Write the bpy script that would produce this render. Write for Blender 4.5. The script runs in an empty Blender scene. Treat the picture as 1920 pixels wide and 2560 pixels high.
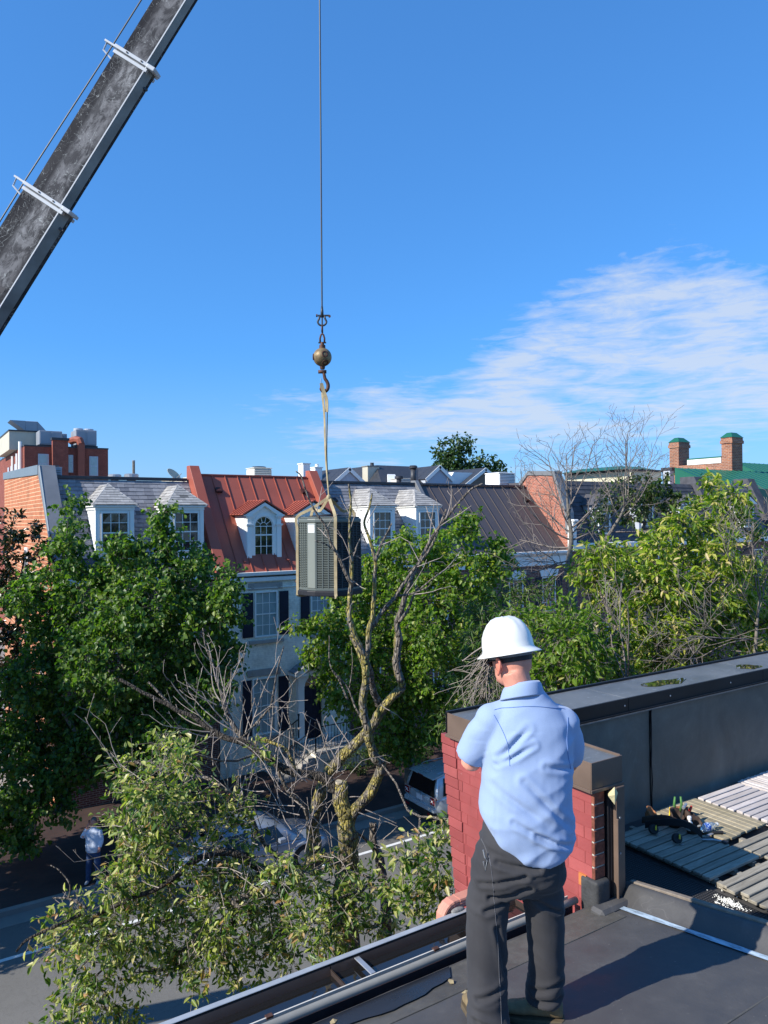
import bpy, bmesh, math, random
import numpy as np
from mathutils import Vector, Matrix, noise
from math import sin, cos, pi, radians
rnd = random.Random(7)
nr = np.random.RandomState(11)
SC = bpy.context.scene
COL = SC.collection

# ------------------------------------------------------------------ camera
FP = 1850.0                                   # focal length in photo pixels (2560 high)
_P, _R, _A = radians(.46), radians(.46), radians(33)
CF = Vector((sin(_A)*cos(_P), cos(_A)*cos(_P), sin(_P)))
_r0 = Vector((cos(_A), -sin(_A), 0)); _u0 = _r0.cross(CF)
CR = _r0*cos(_R) - _u0*sin(_R)
CU = _u0*cos(_R) + _r0*sin(_R)
CP = Vector((0, 0, 10.0))
cam = bpy.data.cameras.new('camera'); camo = bpy.data.objects.new('camera', cam); COL.objects.link(camo)
cam.sensor_fit = 'VERTICAL'; cam.sensor_height = 36; cam.lens = 36*FP/2560
cam.clip_start = .1; cam.clip_end = 3000
camo.matrix_world = Matrix(((CR.x, CU.x, -CF.x, CP.x), (CR.y, CU.y, -CF.y, CP.y), (CR.z, CU.z, -CF.z, CP.z), (0, 0, 0, 1)))
SC.camera = camo

def hit(px, py, X=None, Y=None, Z=None, d=None):
    """world point seen at a photo pixel, on a plane or at a depth (used to survey the place)"""
    v = CF + CR*((px-960)/FP) - CU*((py-1280)/FP)
    if X is not None: t = (X-CP.x)/v.x
    elif Y is not None: t = (Y-CP.y)/v.y
    elif Z is not None: t = (Z-CP.z)/v.z
    else: t = d
    return CP + v*t

# ------------------------------------------------------------------ sky and sun
SUN = Vector((1.35, -.10, -.93)).normalized()          # direction the light travels
SC.view_settings.view_transform = 'Standard'; SC.view_settings.look = 'None'
SC.view_settings.exposure = 0.5; SC.view_settings.gamma = 1
SC.view_settings.use_curve_mapping = False
W = bpy.data.worlds.new('World'); SC.world = W; W.use_nodes = True
wn = W.node_tree.nodes; wl = W.node_tree.links
bg = wn['Background']
sky = wn.new('ShaderNodeTexSky'); sky.sky_type = 'NISHITA'; sky.sun_disc = False
sky.sun_elevation = math.asin(-SUN.z); sky.sun_rotation = math.atan2(-SUN.x, -SUN.y)
sky.air_density = 1.0; sky.dust_density = .25; sky.ozone_density = 4.0; sky.altitude = 0
bg.inputs['Strength'].default_value = .10
SKYTINT = (2.0, 5.0, 8.8, 1)
def wnode(t, **k):
    n = wn.new(t)
    for a, b in k.items(): setattr(n, a, b)
    return n
def wmath(op, a, b=None, clamp=False):
    n = wnode('ShaderNodeMath', operation=op, use_clamp=clamp)
    for i, x in enumerate((a, b)):
        if x is None: continue
        if isinstance(x, (int, float)): n.inputs[i].default_value = x
        else: wl.new(x, n.inputs[i])
    return n.outputs[0]
# camera-like rendering of the clear sky: compress its range a little and keep it saturated
sk1 = wnode('ShaderNodeMix', data_type='RGBA', blend_type='MULTIPLY'); sk1.inputs['Factor'].default_value = 1; wl.new(sky.outputs[0], sk1.inputs['A']); sk1.inputs['B'].default_value = (.15, .15, .15, 1)
sk2 = wnode('ShaderNodeGamma'); sk2.inputs['Gamma'].default_value = .62; wl.new(sk1.outputs['Result'], sk2.inputs['Color'])
hs = wnode('ShaderNodeMix', data_type='RGBA', blend_type='MULTIPLY'); hs.inputs['Factor'].default_value = 1; wl.new(sk2.outputs[0], hs.inputs['A']); hs.inputs['B'].default_value = SKYTINT
hs_out = hs.outputs['Result']
# thin high cloud: a flat layer seen by direction
tc = wnode('ShaderNodeTexCoord'); sp = wnode('ShaderNodeSeparateXYZ'); wl.new(tc.outputs['Generated'], sp.inputs[0])
zc = wmath('MAXIMUM', sp.outputs['Z'], .004)
zz = wmath('ADD', zc, .10)
u_ = wmath('DIVIDE', sp.outputs['X'], zz); v_ = wmath('DIVIDE', sp.outputs['Y'], zz)
az = wmath('ARCTAN2', sp.outputs['X'], sp.outputs['Y'])
el = wmath('ARCSINE', sp.outputs['Z'])
cb = wnode('ShaderNodeCombineXYZ'); wl.new(wmath('MULTIPLY', az, 3.2), cb.inputs[0]); wl.new(wmath('MULTIPLY', wmath('DIVIDE', el, wmath('ADD', wmath('MULTIPLY', el, 1.6), .5)), 9.5), cb.inputs[1])
def wnoise(scale, det, rough, rot, sc, dist=0.0):
    mp = wnode('ShaderNodeMapping'); mp.inputs['Rotation'].default_value = (0, 0, rot); mp.inputs['Scale'].default_value = sc
    wl.new(cb.outputs[0], mp.inputs[0])
    n = wnode('ShaderNodeTexNoise'); n.inputs['Scale'].default_value = scale; n.inputs['Detail'].default_value = det
    n.inputs['Roughness'].default_value = rough; n.inputs['Distortion'].default_value = dist
    wl.new(mp.outputs[0], n.inputs['Vector']); return n.outputs[0]
CLOUD_ROT = radians(-7)
big = wnoise(1.3, 3, .5, CLOUD_ROT, (1, 1.2, 1), .3)
fine = wnoise(3.4, 9, .62, CLOUD_ROT, (1, 1.9, 1), .5)
rip = wnoise(7.0, 5, .6, CLOUD_ROT - .12, (1, 3.0, 1), .8)
# where the bank lies: towards azimuth ~55-75 deg right of across-street, 4..22 deg up; wisps near the horizon all round
# top of bank rises with azimuth
top = wmath('SUBTRACT', wmath('ADD', wmath('MULTIPLY', wmath('MAXIMUM', wmath('SUBTRACT', az, radians(37.5)), 0), .62), radians(13.2)), wmath('MULTIPLY', wmath('MAXIMUM', wmath('SUBTRACT', az, radians(52.5)), 0), 1.1))
topc = wmath('MINIMUM', wmath('MAXIMUM', top, radians(5.5)), radians(21.5))
below = wmath('MULTIPLY', wmath('DIVIDE', wmath('SUBTRACT', topc, el), radians(5), True), wmath('ADD', wmath('MULTIPLY', wmath('DIVIDE', wmath('SUBTRACT', el, radians(4.5)), radians(2.5), True), .55), .45))
right = wmath('DIVIDE', wmath('SUBTRACT', az, radians(17)), radians(15), True)
lowwisp = wmath('MULTIPLY', wmath('DIVIDE', wmath('SUBTRACT', radians(6.5), el), radians(5), True), .46)
bank = wmath('MAXIMUM', wmath('MULTIPLY', below, right), lowwisp)
den = wmath('ADD', wmath('ADD', wmath('MULTIPLY', fine, .95), wmath('MULTIPLY', rip, .45)), wmath('MULTIPLY', big, .7))
den = wmath('ADD', den, wmath('MULTIPLY', bank, .62))
msk = wmath('DIVIDE', wmath('SUBTRACT', den, 1.36), .40, True)
msk = wmath('MULTIPLY', wmath('POWER', msk, 1.1), wmath('MULTIPLY', wmath('DIVIDE', bank, .42, True), .74))
hz = wnode('ShaderNodeMix', data_type='RGBA'); wl.new(wmath('MULTIPLY', wmath('POWER', wmath('DIVIDE', wmath('SUBTRACT', radians(13), el), radians(13), True), 1.6), .55), hz.inputs['Factor']); wl.new(hs_out, hz.inputs['A']); hz.inputs['B'].default_value = (3.6, 4.5, 5.7, 1); hs_out = hz.outputs['Result']
mx = wnode('ShaderNodeMix', data_type='RGBA'); wl.new(msk, mx.inputs['Factor']); wl.new(hs_out, mx.inputs['A'])
mx.inputs['B'].default_value = (5.0, 5.45, 6.1, 1)
wl.new(mx.outputs['Result'], bg.inputs['Color'])
sl = bpy.data.lights.new('sun', 'SUN'); sl.energy = 4.8; sl.angle = radians(.5); sl.color = (1, .95, .86)
so = bpy.data.objects.new('sun', sl); COL.objects.link(so); so.location = (-20, 0, 40)
so.rotation_euler = SUN.to_track_quat('-Z', 'Y').to_euler()

# ------------------------------------------------------------------ materials
MATS = {}
class NT:
    def __init__(s, name):
        s.m = bpy.data.materials.new(name); s.m.use_nodes = True
        s.n = s.m.node_tree.nodes; s.l = s.m.node_tree.links
        s.b = s.n['Principled BSDF']; s.b.inputs['Specular IOR Level'].default_value = .3
        s.tc = None
    def new(s, t, **k):
        n = s.n.new(t)
        for a, b in k.items(): setattr(n, a, b)
        return n
    def coord(s, kind='Object', scale=(1, 1, 1), rot=(0, 0, 0)):
        if kind == 'World':
            g = s.new('ShaderNodeNewGeometry'); o = g.outputs['Position']
        else:
            g = s.new('ShaderNodeTexCoord'); o = g.outputs[kind]
        mp = s.new('ShaderNodeMapping'); mp.inputs['Scale'].default_value = scale; mp.inputs['Rotation'].default_value = rot
        s.l.new(o, mp.inputs[0]); return mp.outputs[0]
    def noise(s, scale, detail=4, rough=.55, co=None, dist=0):
        n = s.new('ShaderNodeTexNoise'); n.inputs['Scale'].default_value = scale; n.inputs['Detail'].default_value = detail
        n.inputs['Roughness'].default_value = rough; n.inputs['Distortion'].default_value = dist
        s.l.new(co if co else s.coord('World'), n.inputs['Vector']); return n.outputs['Fac']
    def ramp(s, f, stops, interp='LINEAR'):
        r = s.new('ShaderNodeValToRGB'); r.color_ramp.interpolation = interp; e = r.color_ramp.elements
        while len(e) < len(stops): e.new(.5)
        for i, (p, c) in enumerate(stops):
            e[i].position = p; e[i].color = (c, c, c, 1) if isinstance(c, (int, float)) else (*c, 1)
        s.l.new(f, r.inputs[0]); return r.outputs[0]
    def mix(s, f, a, b, blend='MIX'):
        n = s.new('ShaderNodeMix', data_type='RGBA', blend_type=blend)
        for k, v in (('Factor', f), ('A', a), ('B', b)):
            if isinstance(v, (int, float)): n.inputs[k].default_value = v if k == 'Factor' else (v, v, v, 1)
            elif isinstance(v, tuple): n.inputs[k].default_value = (*v, 1)
            else: s.l.new(v, n.inputs[k])
        return n.outputs['Result']
    def math(s, op, a, b=0.0, clamp=False):
        n = s.new('ShaderNodeMath', operation=op, use_clamp=clamp)
        for i, v in enumerate((a, b)):
            if isinstance(v, (int, float)): n.inputs[i].default_value = v
            else: s.l.new(v, n.inputs[i])
        return n.outputs[0]
    def col(s, c):
        if isinstance(c, tuple): s.b.inputs['Base Color'].default_value = (*c, 1)
        else: s.l.new(c, s.b.inputs['Base Color'])
    def rough(s, r):
        if isinstance(r, (int, float)): s.b.inputs['Roughness'].default_value = r
        else: s.l.new(r, s.b.inputs['Roughness'])
    def bump(s, h, strength=.3, dist=.01):
        n = s.new('ShaderNodeBump'); n.inputs['Strength'].default_value = strength; n.inputs['Distance'].default_value = dist
        s.l.new(h, n.inputs['Height']); s.l.new(n.outputs[0], s.b.inputs['Normal'])
    def orand(s):
        return s.new('ShaderNodeObjectInfo').outputs['Random']
    def irand(s):
        return s.new('ShaderNodeNewGeometry').outputs['Random Per Island']

def simple(name, c, rough=.6, var=.12, scale=3.0, metal=0, bump=0, spec=.3, bscale=60, rnd_obj=0.0):
    if name in MATS: return MATS[name]
    t = NT(name); f = t.noise(scale, 6, .6)
    lo = tuple(x*(1-var) for x in c); hi = tuple(min(1, x*(1+var)) for x in c)
    k = t.ramp(f, [(.3, lo), (.7, hi)])
    if rnd_obj:
        k = t.mix(1.0, k, t.ramp(t.orand(), [(0, 1-rnd_obj), (1, 1+rnd_obj)]), 'MULTIPLY')
    t.col(k); t.rough(t.ramp(f, [(.2, max(0, rough-.08)), (.8, min(1, rough+.08))])); t.b.inputs['Metallic'].default_value = metal
    t.b.inputs['Specular IOR Level'].default_value = spec
    if bump: t.bump(t.noise(bscale, 4), bump, .004)
    MATS[name] = t.m; return t.m

def brick_mat(name, c1, c2, mortar, w=.215, h=.075, plane='YZ', rough=.85, msize=.012, wash=0.0):
    if name in MATS: return MATS[name]
    t = NT(name)
    g = t.new('ShaderNodeNewGeometry'); s_ = t.new('ShaderNodeSeparateXYZ'); t.l.new(g.outputs['Position'], s_.inputs[0])
    cb_ = t.new('ShaderNodeCombineXYZ')
    if plane == 'BOX':                       # walls facing either way
        sm = t.math('ADD', s_.outputs['X'], s_.outputs['Y']); t.l.new(sm, cb_.inputs[0])
    else: t.l.new(s_.outputs['Y' if plane == 'YZ' else 'X'], cb_.inputs[0])
    t.l.new(s_.outputs['Z'], cb_.inputs[1])
    b = t.new('ShaderNodeTexBrick'); t.l.new(cb_.outputs[0], b.inputs['Vector'])
    b.inputs['Scale'].default_value = 1; b.inputs['Brick Width'].default_value = w; b.inputs['Row Height'].default_value = h
    b.inputs['Mortar Size'].default_value = msize; b.inputs['Mortar Smooth'].default_value = .3; b.inputs['Bias'].default_value = 0
    b.inputs['Color1'].default_value = (*c1, 1); b.inputs['Color2'].default_value = (*c2, 1); b.inputs['Mortar'].default_value = (*mortar, 1)
    n = t.noise(1.3, 6, .6); k = t.mix(1.0, b.outputs[0], t.ramp(n, [(.25, .72), (.75, 1.2)]), 'MULTIPLY')
    n2 = t.noise(9, 4); k = t.mix(1.0, k, t.ramp(n2, [(.3, .85), (.7, 1.12)]), 'MULTIPLY')
    t.col(k); t.rough(rough)
    inv = t.math('SUBTRACT', 1, b.outputs['Fac']); t.bump(inv, .6, .008)
    MATS[name] = t.m; return t.m

def leaf_mat(name, stops, trans=.35, rough=.42, spec=.45):
    t = NT(name); f = t.irand()
    k = t.ramp(f, stops)
    t.col(k); t.rough(rough); t.b.inputs['Specular IOR Level'].default_value = spec
    tr = t.new('ShaderNodeBsdfTranslucent')
    k2 = t.mix(1.0, k, (1.5, 1.9, .55), 'MULTIPLY'); t.l.new(k2, tr.inputs[0])
    ms = t.new('ShaderNodeMixShader'); ms.inputs[0].default_value = trans
    t.l.new(t.b.outputs[0], ms.inputs[1]); t.l.new(tr.outputs[0], ms.inputs[2])
    t.l.new(ms.outputs[0], t.n['Material Output'].inputs[0])
    MATS[name] = t.m; return t.m

M = {}
M['white'] = simple('white_paint', (.80, .81, .79), .5, .05, 1.2, bump=.15, bscale=30)
M['white2'] = simple('white_trim', (.82, .81, .76), .42, .04, 1.5)
M['grey_metal'] = simple('grey_metal', (.30, .31, .32), .45, .12, 2, metal=.3)
M['galv'] = simple('galvanised', (.42, .43, .44), .4, .15, 4, metal=.6)
M['dark_metal'] = simple('dark_metal', (.05, .052, .058), .45, .2, 5, metal=.2)
M['black'] = simple('black_paint', (.012, .012, .015), .45, .2, 4)
M['shutter'] = simple('navy_black_paint', (.010, .012, .028), .5, .2, 4)
M['redroof'] = simple('red_metal_paint', (.345, .092, .06), .5, .10, .9, spec=.3)
M['brownroof'] = simple('brown_metal_paint', (.085, .072, .072), .45, .08, .9, spec=.4)
M['greenroof'] = simple('green_metal_paint', (.012, .115, .07), .45, .08, .5, spec=.4)
M['maroon'] = simple('maroon_metal_paint', (.20, .035, .035), .45, .1, .8, spec=.4)
M['stone'] = simple('limestone', (.36, .34, .31), .8, .1, 5, bump=.2)
M['concrete'] = simple('concrete', (.24, .235, .215), .85, .14, 1.1, bump=.3)
M['rubber'] = simple('rubber', (.02, .02, .021), .75, .2, 10)
M['dkslate'] = simple('dark_shingle', (.075, .075, .085), .8, .3, 3, bump=.4)
M['stucco'] = simple('stucco', (.50, .47, .38), .85, .06, 1)
M['creamsiding'] = simple('cream_siding', (.62, .58, .42), .7, .05, 1)
M['greysiding'] = simple('grey_siding', (.42, .45, .50), .7, .05, 1)
M['hvac'] = simple('hvac_metal', (.30, .32, .35), .5, .12, .8, metal=.2)
M['beige_metal'] = simple('beige_metal', (.58, .56, .50), .5, .05, 1)
M['copper'] = simple('salmon_paint', (.55, .24, .17), .55, .12, 6)
M['brass'] = simple('weathered_brass', (.22, .16, .085), .5, .5, 14, metal=.3, bump=.4)
M['rust'] = simple('rusty_steel', (.10, .05, .035), .6, .4, 30, metal=.4, bump=.4)
M['cable'] = simple('steel_cable', (.06, .065, .07), .5, .2, 20, metal=.5)
M['strap'] = simple('webbing', (.36, .29, .17), .85, .25, 9, bump=.5, bscale=200)
M['skin'] = simple('skin', (.62, .27, .19), .5, .14, 18, bump=.15, bscale=120)
M['hair'] = simple('grey_hair', (.36, .30, .25), .7, .25, 90, bump=.6, bscale=300)
M['bark_grey'] = simple('grey_bark', (.17, .15, .125), .9, .4, 14, bump=.7, bscale=50)
M['twig'] = simple('dead_twig', (.31, .26, .22), .85, .3, 9)
M['silver'] = simple('silver_car_paint', (.52, .57, .61), .28, .03, 1, metal=.45, spec=.6)
M['carglass'] = simple('car_glass', (.006, .007, .008), .06, .1, 1, spec=.8)
M['redlens'] = simple('red_lens', (.22, .008, .012), .15, .1, 4, spec=.7)
M['plastic'] = simple('black_plastic', (.018, .019, .02), .6, .1, 5)
M['plate'] = simple('number_plate', (.62, .64, .68), .5, .1, 40)
M['asphalt_roof'] = None

# glass of windows: dark interior seen through a reflective pane
def glass_mat(name, c, var=.5, rough=.06):
    t = NT(name); f = t.noise(2.2, 4, .6, dist=.6)
    t.col(t.ramp(f, [(.3, tuple(x*(1-var) for x in c)), (.7, tuple(x*(1+var) for x in c))])); t.rough(rough)
    t.b.inputs['Specular IOR Level'].default_value = .8; t.b.inputs['Coat Weight'].default_value = .4
    return t.m
M['pane'] = glass_mat('window_glass', (.016, .019, .022))
M['pane_blind'] = glass_mat('window_glass_curtain', (.30, .38, .38), .12, .15)
# slate: every slate its own tone
def slate_mat(name, lo, hi, use='orand'):
    t = NT(name); r = t.orand() if use == 'orand' else t.irand()
    k = t.ramp(r, [(0, lo), (.5, tuple((a+b)/2 for a, b in zip(lo, hi))), (.93, hi), (1, tuple(x*.5 for x in lo))])
    n = t.noise(7, 6, .65); k = t.mix(1.0, k, t.ramp(n, [(.25, .78), (.75, 1.2)]), 'MULTIPLY')
    t.col(k); t.rough(.62); t.bump(n, .35, .01); return t.m
M['slate'] = slate_mat('grey_slate', (.17, .17, .185), (.30, .295, .30))
M['slate_s'] = slate_mat('grey_slate_far', (.17, .17, .185), (.30, .295, .30), 'irand')
M['slate_d'] = slate_mat('dormer_slate', (.27, .26, .245), (.42, .40, .37))
M['brick_or'] = brick_mat('orange_brick', (.48, .155, .065), (.38, .115, .05), (.66, .47, .29), .215, .15, 'YZ', msize=.014)
M['brick_e'] = brick_mat('orange_brick_fine', (.42, .12, .07), (.34, .09, .055), (.52, .40, .31), .21, .075, 'YZ', msize=.009)
M['brick_rd'] = brick_mat('dark_red_brick', (.14, .045, .035), (.20, .07, .05), (.34, .27, .22), .215, .075, 'BOX')
M['brick_bg'] = brick_mat('far_brick', (.27, .07, .045), (.22, .055, .04), (.26, .11, .08), .215, .075, 'BOX', msize=.01)
M['brick_ch'] = brick_mat('chimney_brick', (.36, .14, .07), (.22, .085, .055), (.42, .32, .24), .3, .12, 'BOX', msize=.014)
M['wht_brick'] = brick_mat('white_painted_brick', (.88, .84, .71), (.86, .82, .69), (.76, .73, .62), .215, .075, 'BOX', rough=.7, msize=.008)
M['pavers'] = None
def pavers():
    t = NT('brick_pavement'); g = t.coord('World')
    b = t.new('ShaderNodeTexBrick'); t.l.new(g, b.inputs['Vector']); b.inputs['Scale'].default_value = 1
    b.inputs['Brick Width'].default_value = .22; b.inputs['Row Height'].default_value = .11; b.inputs['Mortar Size'].default_value = .008
    b.inputs['Color1'].default_value = (.065, .036, .030, 1); b.inputs['Color2'].default_value = (.05, .030, .027, 1); b.inputs['Mortar'].default_value = (.04, .036, .032, 1)
    n = t.noise(.9, 6); t.col(t.mix(1.0, b.outputs[0], t.ramp(n, [(.3, .7), (.7, 1.25)]), 'MULTIPLY')); t.rough(.85)
    return t.m
M['pavers'] = pavers()
def asphalt():
    t = NT('asphalt'); n = t.noise(.35, 7, .6); n2 = t.noise(60, 3); n3 = t.noise(2.2, 6, .7, dist=1.5)
    k = t.ramp(n, [(.3, (.135, .13, .12)), (.7, (.18, .172, .158))])
    k = t.mix(1.0, k, t.ramp(n2, [(.3, .8), (.7, 1.2)]), 'MULTIPLY')
    k = t.mix(1.0, k, t.ramp(n3, [(.48, 1.0), (.5, .82), (.52, 1.0)]), 'MULTIPLY')
    t.col(k); t.rough(.9); t.bump(n2, .3, .01); return t.m
M['asphalt'] = asphalt()
def epdm(name, lo, hi, rough=.62, sc=.9):
    t = NT(name); n = t.noise(sc, 8, .65, dist=.6); n2 = t.noise(sc*7, 6, .6); n3 = t.noise(90, 2)
    k = t.ramp(n, [(.28, lo), (.62, hi), (.8, tuple(x*1.35 for x in hi))])
    k = t.mix(1.0, k, t.ramp(n2, [(.3, .85), (.6, 1.0), (.78, 1.3)]), 'MULTIPLY')
    n5 = t.noise(2.2, 3, .5, t.coord('World', (2, 1, 1)), 1.6); n6 = t.noise(1.1, 4, .6)
    k = t.mix(t.math('MULTIPLY', t.ramp(n5, [(.495, 0.0), (.5, .22), (.505, 0.0)]), t.ramp(n6, [(.48, 0.0), (.6, 1.0)])), k, (.22, .21, .20))
    k = t.mix(t.ramp(t.noise(45, 3, .6), [(.70, 0.0), (.74, .5)]), k, (.24, .22, .19))
    t.col(k); t.rough(t.ramp(n2, [(.3, rough-.12), (.7, rough+.15)])); t.b.inputs['Specular IOR Level'].default_value = .4
    hgt = t.math('ADD', t.math('MULTIPLY', n, 1.0), t.math('MULTIPLY', n3, .06)); t.bump(hgt, .35, .03); return t.m
M['epdm'] = epdm('roof_membrane', (.056, .055, .057), (.082, .079, .077))
M['epdm_wall'] = epdm('wall_membrane', (.085, .080, .068), (.155, .145, .122), .75, 1.4)
M['coping'] = simple('brown_coping', (.15, .105, .08), .45, .18, 3, metal=.15)
def coping_top():
    t = NT('weathered_coping_top'); n = t.noise(1.8, 8, .65); n2 = t.noise(16, 5, .7)
    k = t.ramp(n, [(.3, (.13, .135, .135)), (.7, (.22, .225, .22))])
    k = t.mix(t.ramp(n2, [(.58, 0.0), (.72, .6)]), k, (.34, .36, .36))
    t.col(k); t.rough(t.ramp(n, [(.3, .38), (.7, .6)])); t.b.inputs['Metallic'].default_value = .35; t.bump(n, .25, .02); return t.m
M['coptop'] = coping_top()
def painted_brick():
    t = NT('red_painted_brick'); n = t.noise(17, 7, .7); n2 = t.noise(5, 5); o = t.orand()
    k = t.ramp(o, [(0, (.28, .058, .056)), (1, (.36, .085, .080))])
    k = t.mix(1.0, k, t.ramp(n2, [(.3, .88), (.7, 1.1)]), 'MULTIPLY')
    k = t.mix(t.ramp(n, [(.66, 0.0), (.70, .8)]), k, (.58, .44, .40)); n4 = t.noise(2.3, 7, .7); k = t.mix(t.ramp(n4, [(.5, 0.0), (.75, .45)]), k, (.22, .06, .05))
    t.col(k); t.rough(.5); t.b.inputs['Specular IOR Level'].default_value = .45; t.bump(n, .5, .006); return t.m
M['redbrick'] = painted_brick()
M['redmortar'] = simple('red_painted_mortar', (.27, .058, .055), .6, .15, 9, bump=.4)
M['mortar'] = simple('mortar', (.42, .38, .32), .9, .2, 20, bump=.5)
M['rawbrick'] = simple('bare_brick', (.20, .065, .04), .85, .4, 30, bump=.6, rnd_obj=.3)
def wood(name, lo, hi, stain):
    t = NT(name); co = t.coord('World', (2.2, 22, 22)); n = t.noise(1.6, 8, .65, co, 1.0); o = t.orand(); n2 = t.noise(1.4, 5)
    k = t.ramp(n, [(.28, lo), (.7, hi)])
    k = t.mix(1.0, k, t.ramp(o, [(0, .78), (1, 1.15)]), 'MULTIPLY')
    k = t.mix(t.ramp(n2, [(.5, 0.0), (.72, .5)]), k, stain)
    t.col(k); t.rough(.85); t.bump(n, .6, .006); return t.m
M['wood'] = wood('grey_weathered_wood', (.20, .175, .135), (.40, .36, .285), (.17, .16, .12))
M['wood_l'] = wood('pale_painted_wood', (.48, .42, .39), (.66, .60, .565), (.40, .35, .32))
M['wood_y'] = wood('tan_weathered_wood', (.24, .20, .13), (.42, .36, .25), (.17, .16, .09))
def bark(name, base, lichen, amount):
    t = NT(name); co = t.coord('World', (1, 1, .45)); n = t.noise(38, 7, .7, co, .8); n2 = t.noise(5.5, 6, .65); n3 = t.noise(60, 4, .7)
    v = t.new('ShaderNodeTexVoronoi'); v.inputs['Scale'].default_value = 42; t.l.new(co, v.inputs['Vector'])
    k = t.ramp(n, [(.3, tuple(x*.42 for x in base)), (.6, base), (.8, tuple(min(1, x*1.5) for x in base))])
    f = t.math('MULTIPLY', t.ramp(n2, [(amount, 0.0), (amount+.10, 1.0)]), t.ramp(n3, [(.38, .15), (.55, 1.0)]))
    k = t.mix(f, k, lichen)
    v2 = t.new('ShaderNodeTexVoronoi'); v2.feature = 'DISTANCE_TO_EDGE'; v2.inputs['Scale'].default_value = 26; t.l.new(t.coord('World', (1, 1, .32)), v2.inputs['Vector'])
    k = t.mix(1.0, k, t.ramp(v2.outputs['Distance'], [(.0, .55), (.10, 1.0)]), 'MULTIPLY')
    t.col(k); t.rough(.9); h = t.math('ADD', n, t.math('MULTIPLY', t.ramp(v2.outputs['Distance'], [(0, 0.0), (.2, 1.0)]), 1.2)); t.bump(h, 1.0, .03); return t.m
M['bark'] = bark('lichen_bark', (.34, .29, .23), (.52, .42, .09), .43)
M['bark_plain'] = bark('plain_bark', (.32, .27, .22), (.26, .25, .13), .60)
M['bark_dark'] = bark('dark_bark', (.10, .085, .07), (.13, .13, .08), .6)

# ------------------------------------------------------------------ mesh building
ORG = {}
def tag(o, label=None, cat=None, group=None, kind=None):
    if label: o['label'] = label
    if cat: o['category'] = cat
    if group: o['group'] = group
    if kind: o['kind'] = kind
    return o
def thing(name, label, cat, loc=(0, 0, 0), group=None):
    o = bpy.data.objects.new(name, None); COL.objects.link(o); o.location = loc; o.empty_display_size = .1
    tag(o, label, cat, group); ORG[o.name] = Vector(loc); return o
def link(name, me, parent=None, loc=None, mtx=None):
    o = bpy.data.objects.new(name, me); COL.objects.link(o)
    if parent: o.parent = parent
    if mtx is not None: o.matrix_local = mtx
    elif loc is not None: o.location = loc
    ORG[o.name] = (ORG.get(parent.name, Vector()) if parent else Vector()) + (Vector(loc) if loc is not None else Vector())
    return o
def mesh_np(name, V, Fs, mat=None, smooth=False):
    """V (n,3), Fs list of (m,k) index arrays"""
    me = bpy.data.meshes.new(name); V = np.asarray(V, dtype=np.float32)
    me.vertices.add(len(V)); me.vertices.foreach_set('co', V.ravel())
    tot = sum(f.size for f in Fs); nf = sum(len(f) for f in Fs)
    me.loops.add(tot); me.polygons.add(nf)
    me.loops.foreach_set('vertex_index', np.concatenate([f.ravel() for f in Fs]).astype(np.int32))
    st = []; p = 0
    for f in Fs: st.append(p + np.arange(len(f))*f.shape[1]); p += f.size
    me.polygons.foreach_set('loop_start', np.concatenate(st).astype(np.int32))
    if smooth: me.polygons.foreach_set('use_smooth', np.ones(nf, dtype=bool))
    me.update(calc_edges=True)
    if mat: me.materials.append(mat)
    return me

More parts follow.
